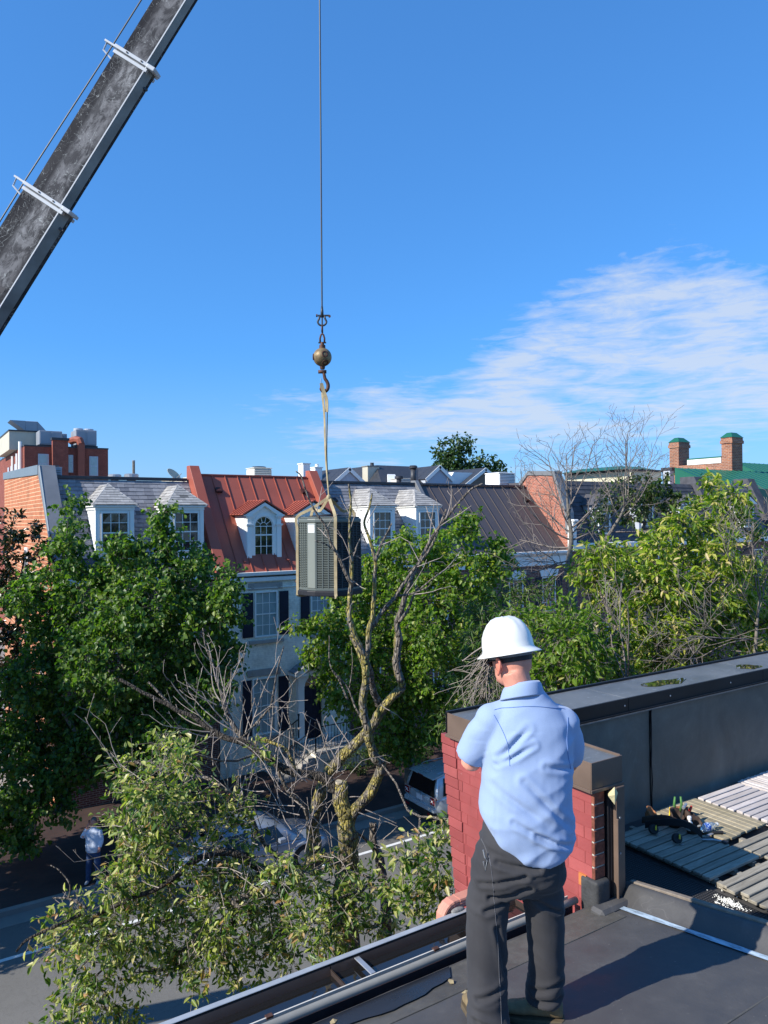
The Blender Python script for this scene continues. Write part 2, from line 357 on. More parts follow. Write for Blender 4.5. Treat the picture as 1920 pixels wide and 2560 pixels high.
class MB:
    def __init__(s): s.v = []; s.f = []; s.mi = []; s.cur = 0; s.sm = []; s.smooth = False
    def add(s, vs, fs):
        b = len(s.v); s.v += [tuple(v) for v in vs]
        for f in fs: s.f.append([b+i for i in f]); s.mi.append(s.cur); s.sm.append(s.smooth)
        return s
    def box(s, x0, x1, y0, y1, z0, z1):
        vs = [(x, y, z) for x in (x0, x1) for y in (y0, y1) for z in (z0, z1)]
        return s.add(vs, [(0, 1, 3, 2), (4, 6, 7, 5), (0, 4, 5, 1), (2, 3, 7, 6), (0, 2, 6, 4), (1, 5, 7, 3)])
    def hexa(s, q):
        """8 corners: bottom ring 4, top ring 4"""
        return s.add(q, [(3, 2, 1, 0), (4, 5, 6, 7), (0, 1, 5, 4), (1, 2, 6, 5), (2, 3, 7, 6), (3, 0, 4, 7)])
    def prism(s, poly, n, t):
        """poly: list of 3D points, extruded by vector n*t"""
        n = Vector(n)*t; k = len(poly); a = [Vector(p) for p in poly]; b = [p+n for p in a]
        fs = [tuple(range(k-1, -1, -1)), tuple(range(k, 2*k))] + [(i, (i+1) % k, k+(i+1) % k, k+i) for i in range(k)]
        return s.add(a+b, fs)
    def quad(s, *p): return s.add(p, [tuple(range(len(p)))])
    def tube(s, pts, rad, n=8, cap=True, flat=1.0):
        pts = [Vector(p) for p in pts]; m = len(pts)
        if isinstance(rad, (int, float)): rad = [rad]*m
        rings = []; up = None
        for i, p in enumerate(pts):
            d = (pts[min(i+1, m-1)] - pts[max(i-1, 0)]).normalized()
            if up is None: up = d.cross(Vector((.3, .2, 1)) if abs(d.z) < .9 else Vector((1, 0, 0))).normalized()
            up = (up - d*up.dot(d)).normalized(); w = d.cross(up)
            rings.append([p + (up*cos(2*pi*k/n) + w*sin(2*pi*k/n)*flat)*rad[i] for k in range(n)])
        vs = [v for r in rings for v in r]; fs = []
        for i in range(m-1):
            for k in range(n): fs.append((i*n+k, i*n+(k+1) % n, (i+1)*n+(k+1) % n, (i+1)*n+k))
        if cap: fs += [tuple(range(n-1, -1, -1)), tuple(range((m-1)*n, m*n))]
        return s.add(vs, fs)
    def lathe(s, prof, c=(0, 0, 0), n=20, axis=Vector((0, 0, 1)), cap=True):
        c = Vector(c); q = Vector((0, 0, 1)).rotation_difference(Vector(axis).normalized()); vs = []
        for r, z in prof:
            for k in range(n): vs.append(c + q @ Vector((r*cos(2*pi*k/n), r*sin(2*pi*k/n), z)))
        fs = []
        for i in range(len(prof)-1):
            for k in range(n): fs.append((i*n+k, i*n+(k+1) % n, (i+1)*n+(k+1) % n, (i+1)*n+k))
        if cap: fs += [tuple(range(n-1, -1, -1)), tuple(range((len(prof)-1)*n, len(prof)*n))]
        return s.add(vs, fs)
    def ell(s, c, r, n=14, m=9, rot=None):
        c = Vector(c); vs = []; 
        for i in range(m+1):
            t = pi*i/m
            for k in range(n):
                p = Vector((r[0]*sin(t)*cos(2*pi*k/n), r[1]*sin(t)*sin(2*pi*k/n), -r[2]*cos(t)))
                vs.append(c + (rot @ p if rot else p))
        fs = [(i*n+k, i*n+(k+1) % n, (i+1)*n+(k+1) % n, (i+1)*n+k) for i in range(m) for k in range(n)]
        return s.add(vs, fs)
    def mesh(s, name, mats, off=Vector()):
        me = bpy.data.meshes.new(name)
        me.from_pydata([(v[0]-off.x, v[1]-off.y, v[2]-off.z) for v in s.v], [], s.f)
        if not isinstance(mats, (list, tuple)): mats = [mats]
        for m in mats: me.materials.append(m)
        if any(s.mi): me.polygons.foreach_set('material_index', s.mi)
        if any(s.sm): me.polygons.foreach_set('use_smooth', s.sm)
        me.validate(); me.update(); return me
    def build(s, name, mats, parent=None, bevel=0, seg=1, smooth=False, remesh_normals=False):
        off = ORG.get(parent.name, Vector()) if parent else Vector()
        me = s.mesh(name, mats, off)
        if smooth: me.polygons.foreach_set('use_smooth', [True]*len(me.polygons))
        o = link(name, me, parent)
        if bevel:
            b = o.modifiers.new('b', 'BEVEL'); b.width = bevel; b.segments = seg; b.limit_method = 'ANGLE'; b.angle_limit = radians(40)
        return o
def box(name, m, parent, *b, bevel=0): return MB().box(*b).build(name, m, parent, bevel)
def structure(o): o['kind'] = 'structure'; return o

# ---------------- pieces on a plane (bricks, slates, boards): origin o, axes u,v, normal n
def clip(poly, a, b):
    """keep the part of poly left of the line a->b"""
    out = []
    def side(p): return (b[0]-a[0])*(p[1]-a[1]) - (b[1]-a[1])*(p[0]-a[0])
    for i in range(len(poly)):
        p, q = poly[i], poly[(i+1) % len(poly)]; sp_, sq = side(p), side(q)
        if sp_ >= 0: out.append(p)
        if (sp_ >= 0) != (sq >= 0):
            t = sp_/(sp_-sq); out.append((p[0]+(q[0]-p[0])*t, p[1]+(q[1]-p[1])*t))
    return out
def parea(p): return .5*sum(p[i][0]*p[(i+1) % len(p)][1]-p[(i+1) % len(p)][0]*p[i][1] for i in range(len(p)))
def tile(region, w, h, gap, bond=.5, jit=0.0, rg=None):
    """cut a convex ccw region (2D) into rows of rectangles; yields polygons"""
    rg = rg or rnd; xs = [p[0] for p in region]; ys = [p[1] for p in region]; out = []; j = 0; y = min(ys)
    while y < max(ys)-1e-4:
        x = min(xs) - (w*bond if j % 2 else 0) - (rg.random()*w*.5 if jit else 0)
        while x < max(xs)-1e-4:
            ww = w*(1+rg.uniform(-jit, jit)); r = [(x+gap/2, y+gap/2), (x+ww-gap/2, y+gap/2), (x+ww-gap/2, y+h-gap/2), (x+gap/2, y+h-gap/2)]
            for i in range(len(region)):
                r = clip(r, region[i], region[(i+1) % len(region)])
                if len(r) < 3: break
            if len(r) >= 3 and parea(r) > .12*w*h: out.append(r)
            x += ww
        y += h; j += 1
    return out
_UNIT = {}
def emit_pieces(name, polys, o, u, v, n, mat, parent, thick, limit=300, far_mat=None, lap=0.0, jitter=.003, keep=None):
    """each polygon becomes an object under parent; past the limit the rest is one stuff part"""
    o, u, v, n = Vector(o), Vector(u).normalized(), Vector(v).normalized(), Vector(n).normalized()
    polys = list(polys)
    if keep: polys.sort(key=keep)
    off = ORG.get(parent.name, Vector()); rest = MB()
    for i, p in enumerate(polys):
        cx = sum(q[0] for q in p)/len(p); cy = sum(q[1] for q in p)/len(p); y0 = min(q[1] for q in p); y1 = max(q[1] for q in p)
        dz = rnd.uniform(-jitter, jitter)
        loc = o + u*cx + v*cy + n*dz
        def P(q, t):
            lift = lap*(1-(q[1]-y0)/max(1e-5, y1-y0))
            return u*(q[0]-cx) + v*(q[1]-cy) + n*(t+lift)
        if i < limit:
            w_, h_ = max(q[0] for q in p)-min(q[0] for q in p), y1-y0
            key = (name, mat.name, round(w_*200), round(h_*200), tuple(round(c, 2) for c in (*u, *n)), len(p)) if len(p) == 4 and abs(w_*h_-parea(p)) < 1e-5 else None
            me = _UNIT.get(key) if key else None
            if me is None:
                b = MB(); k = len(p); vs = [P(q, 0) for q in p] + [P(q, thick) for q in p]
                b.add(vs, [tuple(range(k-1, -1, -1)), tuple(range(k, 2*k))] + [(a, (a+1) % k, k+(a+1) % k, k+a) for a in range(k)])
                me = b.mesh(name, mat)
                if key: _UNIT[key] = me
            link(name, me, parent, loc-off)
        else:
            k = len(p); vs = [loc+P(q, 0) for q in p] + [loc+P(q, thick) for q in p]
            rest.add(vs, [tuple(range(k-1, -1, -1)), tuple(range(k, 2*k))] + [(a, (a+1) % k, k+(a+1) % k, k+a) for a in range(k)])
    if rest.v:
        r = rest.build(name + '_field', far_mat or mat, parent); r['kind'] = 'stuff'
# ================================================================== ground
structure(box('ground', M['concrete'], None, -220, 320, -60, 420, -.5, -.02))
structure(box('road', M['asphalt'], None, -120, 200, 8.6, 20.75, -.3, 0))
structure(box('near_pavement', M['pavers'], None, -120, 200, 3.0, 8.35, -.3, .13))
structure(box('near_kerb', M['concrete'], None, -120, 200, 8.35, 8.6, -.3, .14))
structure(box('gutter_pan', M['concrete'], None, -120, 200, 20.45, 21.0, -.29, .006))
structure(box('far_kerb', M['concrete'], None, -120, 200, 21.0, 21.18, -.3, .14))
structure(box('far_pavement', M['pavers'], None, -120, 200, 21.18, 30.0, -.3, .13))
lm = simple('road_paint', (.70, .70, .68), .7, .12, 6)
structure(box('parking_line', lm, None, -120, 200, 18.9, 19.02, -.01, .005))
ym = simple('yellow_road_paint', (.55, .36, .05), .7, .12, 6)
structure(box('centre_line', ym, None, -120, 200, 13.5, 13.62, -.01, .005))
structure(box('second_centre_line', ym, None, -120, 200, 13.8, 13.92, -.01, .005))

# ================================================================== roof we stand on
RZ = lambda y: 7.585 + .155*(3.14-y)
nb = thing('flat_roof_building', 'dark membrane roof in the foreground with the hard-hat worker standing on it', 'building', (0, 3.1, 0))
# subdivided gently uneven membrane
def membrane(name, x0, x1, y0, y1, zf, mat, parent, nx=90, ny=60, amp=.004, edge=None):
    X, Y = np.meshgrid(np.linspace(x0, x1, nx), np.linspace(y0, y1, ny), indexing='ij')
    Z = np.array([[zf(b) + amp*(noise.noise(Vector((a*1.6, b*1.6, 3))) + .5*noise.noise(Vector((a*5, b*5, 1)))) for a, b in zip(r, q)] for r, q in zip(X, Y)])
    V = np.stack([X, Y, Z], -1).reshape(-1, 3); off = ORG.get(parent.name); V = V - np.array(off)
    I = np.arange(nx*ny).reshape(nx, ny); F = np.stack([I[:-1, :-1], I[1:, :-1], I[1:, 1:], I[:-1, 1:]], -1).reshape(-1, 4)
    return link(name, mesh_np(name, V, [F], mat, True), parent)
membrane('roof', -8, 3.77, -6.0, 3.19, RZ, M['epdm'], nb, 160, 110)
box('wall', M['brick_rd'], nb, -8, 3.56, -6, 3.05, 0, 7.3)
def hx(x0, x1, y0, y1, d0, d1, name, mat, bevel=0):      # slab following the roof slope
    return MB().hexa([(x0, y0, RZ(y0)+d0), (x1, y0, RZ(y0)+d0), (x1, y1, RZ(y1)+d0), (x0, y1, RZ(y1)+d0),
                      (x0, y0, RZ(y0)+d1), (x1, y0, RZ(y0)+d1), (x1, y1, RZ(y1)+d1), (x0, y1, RZ(y1)+d1)]).build(name, mat, nb, bevel)
hx(-8, 3.56, -6, 3.19, -.4, -.02, 'roof_deck', M['dark_metal'])
# lapped seam of membrane along the edge: slightly raised strip
seam = epdm('seam_membrane', (.062, .058, .050), (.105, .098, .085), .6, 2.5)
hx(-8, 3.60, 2.93, 3.17, -.01, .004, 'membrane_strip', seam, .002)
hx(-8, 3.58, 1.92, 1.93, -.01, .004, 'seam_lap', seam, .002)
bead = simple('grey_bead', (.25, .24, .21), .5, .12, 8)
MB().tube([(x, 3.235+.002*sin(x*5), 7.617) for x in np.linspace(-8, 3.5, 60)], .021, 12).build('edge_roll', bead, nb, smooth=True)
box('drip_edge', M['dark_metal'], nb, -8, 3.5, 3.262, 3.30, 7.50, 7.592)
box('gutter_apron', simple('cream_trim', (.62, .58, .50), .5, .1, 8), nb, -8, 3.5, 3.302, 3.309, 7.48, 7.612)
# gutter: K-style trough with standing water
GP = [(3.312, 7.600), (3.312, 7.49), (3.43, 7.49), (3.47, 7.55), (3.49, 7.612), (3.520, 7.622), (3.524, 7.612), (3.498, 7.60), (3.478, 7.545), (3.436, 7.478), (3.306, 7.478), (3.306, 7.600)]
g = MB()
for x0, x1 in ((-8, 1.9), (1.905, 3.22)):
    a = [(x0, y, z) for y, z in GP]; b = [(x1, y, z) for y, z in GP]; k = len(GP)
    g.add(a+b, [(i, (i+1) % k, k+(i+1) % k, k+i) for i in range(k)])
    g.quad((x0, 3.306, 7.478), (x0, 3.436, 7.478), (x0, 3.49, 7.60), (x0, 3.306, 7.60))
    g.quad((x1, 3.306, 7.60), (x1, 3.49, 7.60), (x1, 3.436, 7.478), (x1, 3.306, 7.478))
gm = simple('brown_gutter_paint', (.10, .075, .065), .22, .1, 3, metal=.5, spec=.6)
gut = g.build('gutter', [gm], nb)
lipm = simple('pale_gutter_lip', (.50, .50, .48), .35, .1, 10, metal=.4)
MB().box(-8, 3.22, 3.492, 3.528, 7.6225, 7.628).build('gutter_lip', lipm, nb, .002)
wt = NT('gutter_water'); wt.col((.012, .011, .010)); wt.rough(.03); wt.b.inputs['Specular IOR Level'].default_value = 1.0
wn_ = wt.noise(5, 3); wt.bump(wn_, .05, .02)
box('gutter_water', wt.m, gut, -8, 3.2, 3.313, 3.474, 7.50, 7.572)
for x in (.35, 2.05):
    MB().box(x, x+.03, 3.31, 3.50, 7.604, 7.610).box(x, x+.03, 3.308, 3.318, 7.56, 7.61).build('gutter_strap', M['galv'], nb, .001)
for x in (.9, 1.45, 2.45, 2.95):
    MB().box(x, x+.035, 3.296, 3.322, 7.606, 7.617).build('gutter_clip', M['rust'], nb, .001)
pd = NT('damp_membrane'); n_ = pd.noise(3, 6, .6); pd.col(pd.ramp(n_, [(.3, (.012, .013, .016)), (.7, (.022, .022, .025))])); pd.rough(pd.ramp(n_, [(.35, .12), (.6, .4)])); pd.b.inputs['Specular IOR Level'].default_value = .5
pp = []
for i in range(60):
    t_ = i/59; x = -1.5+3.95*t_; pp.append((x, 3.165-.004*noise.noise(Vector((x*6, 1, 0)))))
for i in range(60):
    t_ = i/59; x = 2.45-3.95*t_; w = .125+.05*noise.noise(Vector((x*2.2, 5, 0)))+.02*noise.noise(Vector((x*9, 2, 0))); e = max(0, min(1, (2.45-x)/.10)); pp.append((x, 3.165-w*math.sqrt(e)))
MB().add([(x, y, RZ(y)+.0125) for x, y in pp], [tuple(range(len(pp)-1, -1, -1))]).build('damp_patch', pd.m, nb)
st_ = simple('dust_stain', (.13, .12, .10), .9, .3, 9)
def stain(x, y, r, sd, mt, dz=.0135):
    rr = random.Random(sd); q = []
    for i in range(22):
        a = 2*pi*i/22; k = r*(.55+.6*rr.random()); xx, yy = x+k*cos(a)*1.5, y+k*sin(a)*.6; q.append((xx, yy, RZ(yy)+dz))
    MB().add(q, [tuple(range(22))]).build('stain', mt, nb)
# roof debris
dm = simple('dry_leaf_scrap', (.36, .28, .15), .8, .3, 20)
for i, (px, py) in enumerate([(834, 2525), (1127, 2432), (1165, 2470)]):
    p = hit(px, py, Z=7.66); p.z = RZ(p.y)+.012
    o = MB().prism([(-.02, -.008, 0), (.0, -.014, .004), (.022, .002, 0), (.004, .014, .006), (-.015, .010, 0)], (0, 0, 1), .003).build('leaf_scrap', dm, None)
    o.location = p; o.rotation_euler.z = i*1.3
    tag(o, ['curled tan leaf scrap on the roof edge below the gutter', 'tiny tan leaf scrap on the roof left of the worker', 'pale leaf scrap beside the worker\'s left leg'][i], 'leaf scrap', 'dry scraps on the membrane roof')
# salmon downspout elbow at the end of the gutter
ds = thing('downspout', 'salmon pink corrugated downspout elbow at the end of the gutter', 'downspout', (2.6, 3.35, 7.7))
d = MB()
cp = [(2.505, 7.60)] + [(2.505+.115*(1-cos(t)), 7.70+.115*sin(t)) for t in np.linspace(0, pi/2, 8)] 
secs = []
def ring(cx, cz, ang, w=.055, dpt=.042):
    """rectangular section across direction ang in the XZ plane"""
    n = Vector((-sin(ang), 0, cos(ang))); r = []
    pts = []
    for k in range(24):
        t = 2*pi*k/24; c, s_ = cos(t), sin(t); q = max(abs(c), abs(s_)); rr = 1+.05*cos(k*pi)
        pts.append(Vector((cx, 3.36, cz)) + n*(c/q*.92*dpt*rr) + Vector((0, 1, 0))*(s_/q*w*rr))
    return pts
EY = 3.60
def ring(cx, cz, ang, w=.036, dpt=.028):
    n = Vector((-sin(ang), 0, cos(ang))); pts = []
    for k in range(24):
        t = 2*pi*k/24; c, s_ = cos(t), sin(t); q = max(abs(c), abs(s_)); rr = 1+.05*cos(k*pi)
        pts.append(Vector((cx, EY, cz)) + n*(c/q*.92*dpt*rr) + Vector((0, 1, 0))*(s_/q*w*rr))
    return pts
EX, EZ = 2.74, 7.565
path = [(EX, EZ-.05, pi/2), (EX, EZ, pi/2)] + [(EX+.075*(1-cos(t)), EZ+.075*sin(t), pi/2-t) for t in np.linspace(.15, pi/2, 9)]
rs = []
for i, (x, z, a) in enumerate(path):
    k = 1+.07*(i % 2) if 1 < i < 10 else 1
    rs.append(ring(x, z, a, .036*k, .028*k))
rs.append(ring(EX+.11, EZ+.075, 0)); 
b = []; fs = []
for r in rs: b += r
for i in range(len(rs)-1):
    for k in range(24): fs.append((i*24+k, i*24+(k+1) % 24, (i+1)*24+(k+1) % 24, (i+1)*24+k))
fs += [tuple(range(23, -1, -1)), tuple(range((len(rs)-1)*24, len(rs)*24))]
d.add(b, fs); d.build('elbow', M['copper'], ds)
rs = [ring(EX+.105, EZ+.075, 0, .039, .031), ring(EX+.3, EZ+.075, 0, .039, .031), ring(3.45, EZ+.075, 0, .039, .031), ring(3.56, EZ+.075, 0, .039, .031)]
b = [p for r in rs for p in r]; fs = [(i*24+k, i*24+(k+1) % 24, (i+1)*24+(k+1) % 24, (i+1)*24+k) for i in range(3) for k in range(24)] + [tuple(range(23, -1, -1)), tuple(range(72, 96))]
MB().add(b, fs).build('pipe', M['copper'], ds)
MB().box(EX-.05, EX+.05, 3.50, EY+.03, EZ-.09, EZ-.045).build('outlet', M['galv'], ds, .004)
sol = MB().ell((2.80, 3.53, 7.63), (.05, .02, .015)).build('sealant', simple('grey_sealant', (.22, .21, .19), .8, .4, 20, bump=.8), ds)

# ================================================================== neighbouring roof terrace
ter = thing('terrace_building', 'neighbouring roof terrace enclosed by a red brick return wall and a long black parapet', 'building', (3.58, 4.5, 0))
# red painted return wall, face at X=3.58, leaning end corbelled course by course
XW = 3.555
lo = MB()
lo.box(XW+.010, XW+.20, 3.16, 4.42, 0, 8.30)
lo.build('return_wall', M['redmortar'], ter)
# facade below the terrace parapet
box('street_wall', M['brick_rd'], ter, 3.77, 30, 4.12, 4.50, 0, 8.27)
box('cross_wall', M['redmortar'], ter, XW+.014, 3.76, 4.42, 4.50, 0, 8.28)
# bricks on the red face: u along -Y (towards us), v up, n -X. region tapered at the far end
z0 = 7.06
zt = 8.30
reg = [(0, 0), (1.36, 0), (1.36, zt-z0), (-.02-.0, zt-z0)]       # u=0 at Y=4.52
reg = [(.17, 0), (1.362, 0), (1.362, zt-z0), (0, zt-z0)]
polys = tile(reg, .225, .0775, .0055, .5, .04)
emit_pieces('brick', polys, (XW+.014, 4.522, z0), (0, -1, 0), (0, 0, 1), (-1, 0, 0), M['redbrick'], ter, .006, 300, jitter=.0012)
# stepped side of the corbelled end: header bricks projecting towards the street
k = 0
for j in range(16):
    z = z0+j*.0775; y = 4.352+(.17/1.24)*(j*.0775)
    MB().box(XW+.002, XW+.21, y, y+.165, z+.003, z+.0745).build('brick', M['redbrick'], ter, .002)
# bare brick end of the wall, facing us
for j in range(9):
    z = 7.60+j*.0775
    MB().box(XW+.006, XW+.10, 3.135, 3.16, z+.005, z+.0725).build('brick', M['rawbrick'], ter, .003)
box('wall_end', M['mortar'], ter, XW+.01, XW+.10, 3.142, 3.162, 7.56, 8.30)
box('loose_brick_patch', simple('orange_bare_brick', (.50, .17, .05), .85, .2, 20), ter, XW-.002, XW+.012, 3.20, 3.26, 7.69, 7.765)
# copings: return wall and parapet, shallow trays with upstands
cz = 8.485
MB().box(XW-.025, XW+.24, 3.135, 4.55, 8.445, 8.478).build('coping_top', M['coptop'], ter)
MB().box(XW-.034, XW-.026, 3.125, 4.56, 8.315, 8.49).box(XW-.045, XW-.034, 3.12, 4.565, 8.305, 8.325).build('coping_face', M['coping'], ter, .002)
MB().box(XW-.034, XW+.25, 3.118, 3.126, 8.315, 8.49).box(XW-.045, XW+.255, 3.108, 3.118, 8.305, 8.325).build('coping_end', M['coping'], ter, .002)
MB().box(XW-.034, 30, 4.545, 4.57, 8.33, 8.50).build('coping_back', M['black'], ter, .002)
MB().box(XW+.242, XW+.25, 3.13, 4.085, 8.33, 8.492).build('coping_inner', M['coping'], ter)
dull = simple('dark_coping_face', (.022, .020, .020), .45, .2, 5, metal=.2)
xs = [XW+.25, 5.05, 7.05, 9.05, 11.05, 13.05, 30]
ct = M['coptop']
for a, b in zip(xs, xs[1:]):
    MB().box(a+.002, b-.002, 4.095, 4.54, 8.45, 8.481).build('coping_sheet', ct, ter, .002)
    MB().box(a+.002, b-.002, 4.07, 4.0885, 8.375, 8.487).box(a+.002, b-.002, 4.055, 4.07, 8.362, 8.378).build('coping_fascia', dull, ter, .002)
MB().box(XW+.25, 30, 4.050, 4.062, 8.352, 8.362).build('coping_hem', simple('worn_hem', (.17, .16, .15), .5, .3, 12), ter)
# puddles lying on the coping
pud = NT('puddle'); pud.col((.02, .02, .016)); pud.rough(.02); pud.b.inputs['Specular IOR Level'].default_value = 1.0
def puddle(c, r, seed):
    rr = random.Random(seed); n = 40
    ph = [rr.uniform(0, 6.28) for _ in range(4)]
    pts = [(c[0]+r[0]*cos(t)*(1+.22*sin(2*t+ph[0])+.12*sin(3*t+ph[1])), c[1]+r[1]*sin(t)*(1+.25*sin(2*t+ph[2])+.15*sin(5*t+ph[3])), 8.4815) for t in [2*pi*i/n for i in range(n)]]
    return MB().prism(pts, (0, 0, 1), .0022)
for i, (c, r) in enumerate((((5.80, 4.27), (.24, .10)), ((7.08, 4.24), (.17, .08)))):
    o = puddle(c, r, 4+i).build('puddle', pud.m, None); tag(o, ['larger puddle on the parapet coping nearer the worker', 'smaller puddle farther along the parapet coping, right'][i], 'puddle', 'rain puddles on the coping')
# screws
for x, y in ((5.0, 0), (5.6, 0), (6.5, 0), (7.4, 0), (8.6, 0)):
    MB().lathe([(.008, 0), (.008, .004), (.003, .006)], (x, 4.068, 8.43), 8, (0, -1, 0)).build('screw', M['galv'], ter)
MB().lathe([(.008, 0), (.008, .004)], (XW-.036, 3.33, 8.345), 8, (-1, 0, 0)).build('screw', M['galv'], ter)
MB().lathe([(.008, 0), (.008, .004)], (XW-.036, 4.25, 8.345), 8, (-1, 0, 0)).build('screw', M['galv'], ter)
# parapet inner face: membrane sheets with a vertical lap
def wall_sheet(name, x0, x1, yy, z0_, z1_, seed):
    nx, nz = 60, 30; X, Z = np.meshgrid(np.linspace(x0, x1, nx), np.linspace(z0_, z1_, nz), indexing='ij')
    Y = np.array([[yy + .010*noise.noise(Vector((a*1.1, seed, b*2))) + .006*noise.noise(Vector((a*4, seed, b*3.5))) for a, b in zip(r, q)] for r, q in zip(X, Z)])
    Y -= np.where(Z < z0_+.08, (z0_+.08-Z)*.6, 0)
    V = np.stack([X, Y, Z], -1).reshape(-1, 3) - np.array(ORG[ter.name]); I = np.arange(nx*nz).reshape(nx, nz)
    F = np.stack([I[:-1, :-1], I[1:, :-1], I[1:, 1:], I[:-1, 1:]], -1).reshape(-1, 4)
    return link(name, mesh_np(name, V, [F], M['epdm_wall'], True), ter)
wall_sheet('parapet_sheet', 3.7, 5.335, 4.085, 7.45, 8.40, 1)
wall_sheet('parapet_sheet', 5.345, 7.42, 4.083, 7.45, 8.40, 2)
wall_sheet('parapet_sheet', 7.425, 12.0, 4.085, 7.45, 8.40, 3)
MB().tube([(5.34+.012*noise.noise(Vector((0, 0, z*6))), 4.068, z) for z in np.linspace(7.5, 8.37, 24)], [.006+.003*noise.noise(Vector((3, 0, z*9))) for z in np.linspace(7.5, 8.37, 24)], 6).build('sealant_bead', M['black'], ter)
box('parapet_core', M['rubber'], ter, 3.77, 30, 4.10, 4.12, 7.3, 8.44)
box('inner_return', M['epdm_wall'], ter, XW+.202, XW+.225, 3.16, 4.08, 7.3, 8.33)
# metal post and flashing beside the wall end
MB().box(XW+.115, XW+.135, 3.12, 3.20, 7.55, 8.33).box(XW+.135, XW+.15, 3.115, 3.13, 7.55, 8.30).build('corner_flashing', M['black'], ter, .002)
MB().box(XW+.155, XW+.235, 3.09, 3.13, 7.60, 8.31).box(XW+.150, XW+.162, 3.075, 3.092, 7.58, 8.12).build('metal_post', M['coping'], ter, .003)
for z in (7.9, 8.12): MB().lathe([(.007, 0), (.007, .005)], (XW+.185, 3.089, z), 8, (0, -1, 0)).build('screw', M['galv'], ter)
fm = simple('old_yellow_foam', (.62, .54, .30), .9, .2, 30, bump=.8)
p = hit(1530, 1987, Y=3.08)
o = MB().add([p+Vector(v) for v in ((-.035, 0, 0), (0, -.02, .055), (.055, 0, .0), (.0, -.02, -.055), (0, .03, 0), (-.01, -.03, .01))],
             [(0, 5, 1), (1, 5, 2), (2, 5, 3), (3, 5, 0), (0, 1, 4), (1, 2, 4), (2, 3, 4), (3, 0, 4)]).build('foam_scrap', fm, None)
tag(o, 'torn yellow foam scrap stuck on the dark metal post', 'foam scrap')
# black boot of membrane at the foot of the wall end
bt = MB(); bt.smooth = True
bt.box(XW-.014, XW+.11, 3.10, 3.24, 7.54, 7.76)
bt.build('membrane_boot', simple('boot_membrane', (.05, .05, .05), .65, .3, 12, bump=.8), ter, .02, 3)
box('flashing_foot', M['epdm'], ter, XW-.06, XW+.30, 3.02, 3.13, 7.52, 7.63, bevel=.02)
# terrace floor
membrane('terrace_floor', 3.70, 14, -2, 4.09, lambda y: 7.465, M['epdm'], ter, 60, 40, .003)
box('terrace_slab', M['rubber'], ter, 3.6, 30, -6, 4.09, 7.1, 7.44)
# low curb between the roofs, following our roof slope
cb2 = MB(); n = 30
ys = np.linspace(-2, 3.12, n)
prof = [(3.70, -.005), (3.735, .015), (3.77, .065), (3.795, .092), (3.822, .098), (3.85, .09), (3.866, -.45)]
vs = []
for y in ys:
    for k, (x, dz) in enumerate(prof): vs.append((x + .006*noise.noise(Vector((k, y*3, 0))), y, RZ(y)+dz+.008*noise.noise(Vector((x*4, y*2.5, 5)))))
m = len(prof); cb2.smooth = True
cb2.add(vs, [(i*m+k, i*m+k+1, (i+1)*m+k+1, (i+1)*m+k) for i in range(n-1) for k in range(m-1)] + [tuple(range(m)), tuple(range((n-1)*m, n*m))])
cb2.build('roof_curb', M['epdm'], nb)
MB().hexa([(3.836, -2, RZ(-2)+.07), (3.872, -2, RZ(-2)+.07), (3.872, 3.1, RZ(3.1)+.07), (3.836, 3.1, RZ(3.1)+.07), (3.836, -2, RZ(-2)+.108), (3.872, -2, RZ(-2)+.108), (3.872, 3.1, RZ(3.1)+.108), (3.836, 3.1, RZ(3.1)+.108)]).build('curb_bar', simple('tan_termination_bar', (.20, .165, .13), .7, .3, 14), nb, .004)
# smeared pale blue-white caulk line
ck = NT('pale_caulk'); n_ = ck.noise(9, 7, .7, ck.coord('World', (4, 1, 1))); ck.col(ck.ramp(n_, [(.35, (.16, .20, .24)), (.55, (.42, .52, .60)), (.75, (.62, .70, .74))])); ck.rough(.6)
vs = []; n = 40
for i, y in enumerate(np.linspace(-1, 3.12, n)):
    w = .022+.008*noise.noise(Vector((0, y*4, 2))); c = 3.668+.006*noise.noise(Vector((1, y*2, 0)))
    vs += [(c-w, y, RZ(y)+.009), (c+w, y, RZ(y)+.010)]
MB().add(vs, [(2*i, 2*i+1, 2*i+3, 2*i+2) for i in range(n-1)]).build('caulk_line', ck.m, nb)

# ================================================================== wooden deck panels on the terrace
def deck_panel(label, x0, x1, y0, y1, along, pitch, w, mat, z=7.535, skip=(), rag=.01, th=.022):
    t = thing('deck_panel', label, 'deck panel', (x0, y0, 7.47), 'slatted wooden deck panels')
    off = Vector((x0, y0, 7.47)); n = int((y1-y0)/pitch) if along == 'X' else int((x1-x0)/pitch)
    L = (x1-x0) if along == 'X' else (y1-y0)
    for i in range(n):
        if i in skip: continue
        a = rnd.uniform(-rag, rag); c = (i+.5)*pitch
        b = MB()
        if along == 'X': b.box(a, L+a*.5, c-w/2, c+w/2, z-7.47-th, z-7.47+rnd.uniform(-.002, .002))
        else: b.box(c-w/2, c+w/2, a, L+a*.5, z-7.47-th, z-7.47+rnd.uniform(-.002, .002))
        o = link('slat', b.mesh('slat', mat), t); bv = o.modifiers.new('b', 'BEVEL'); bv.width = .004; bv.segments = 1
    for q in (.12, .5, .88):
        b = MB()
        if along == 'X': b.box(L*q-.02, L*q+.02, 0, y1-y0, .005, z-7.47-th-.002)
        else: b.box(0, x1-x0, L*q-.02, L*q+.02, .005, z-7.47-th-.002)
        link('batten', b.mesh('batten', mat), t)
deck_panel('grey slatted deck panel under the tool belt, mostly in shadow', 4.59, 5.185, 3.03, 3.93, 'X', .0755, .061, M['wood'])
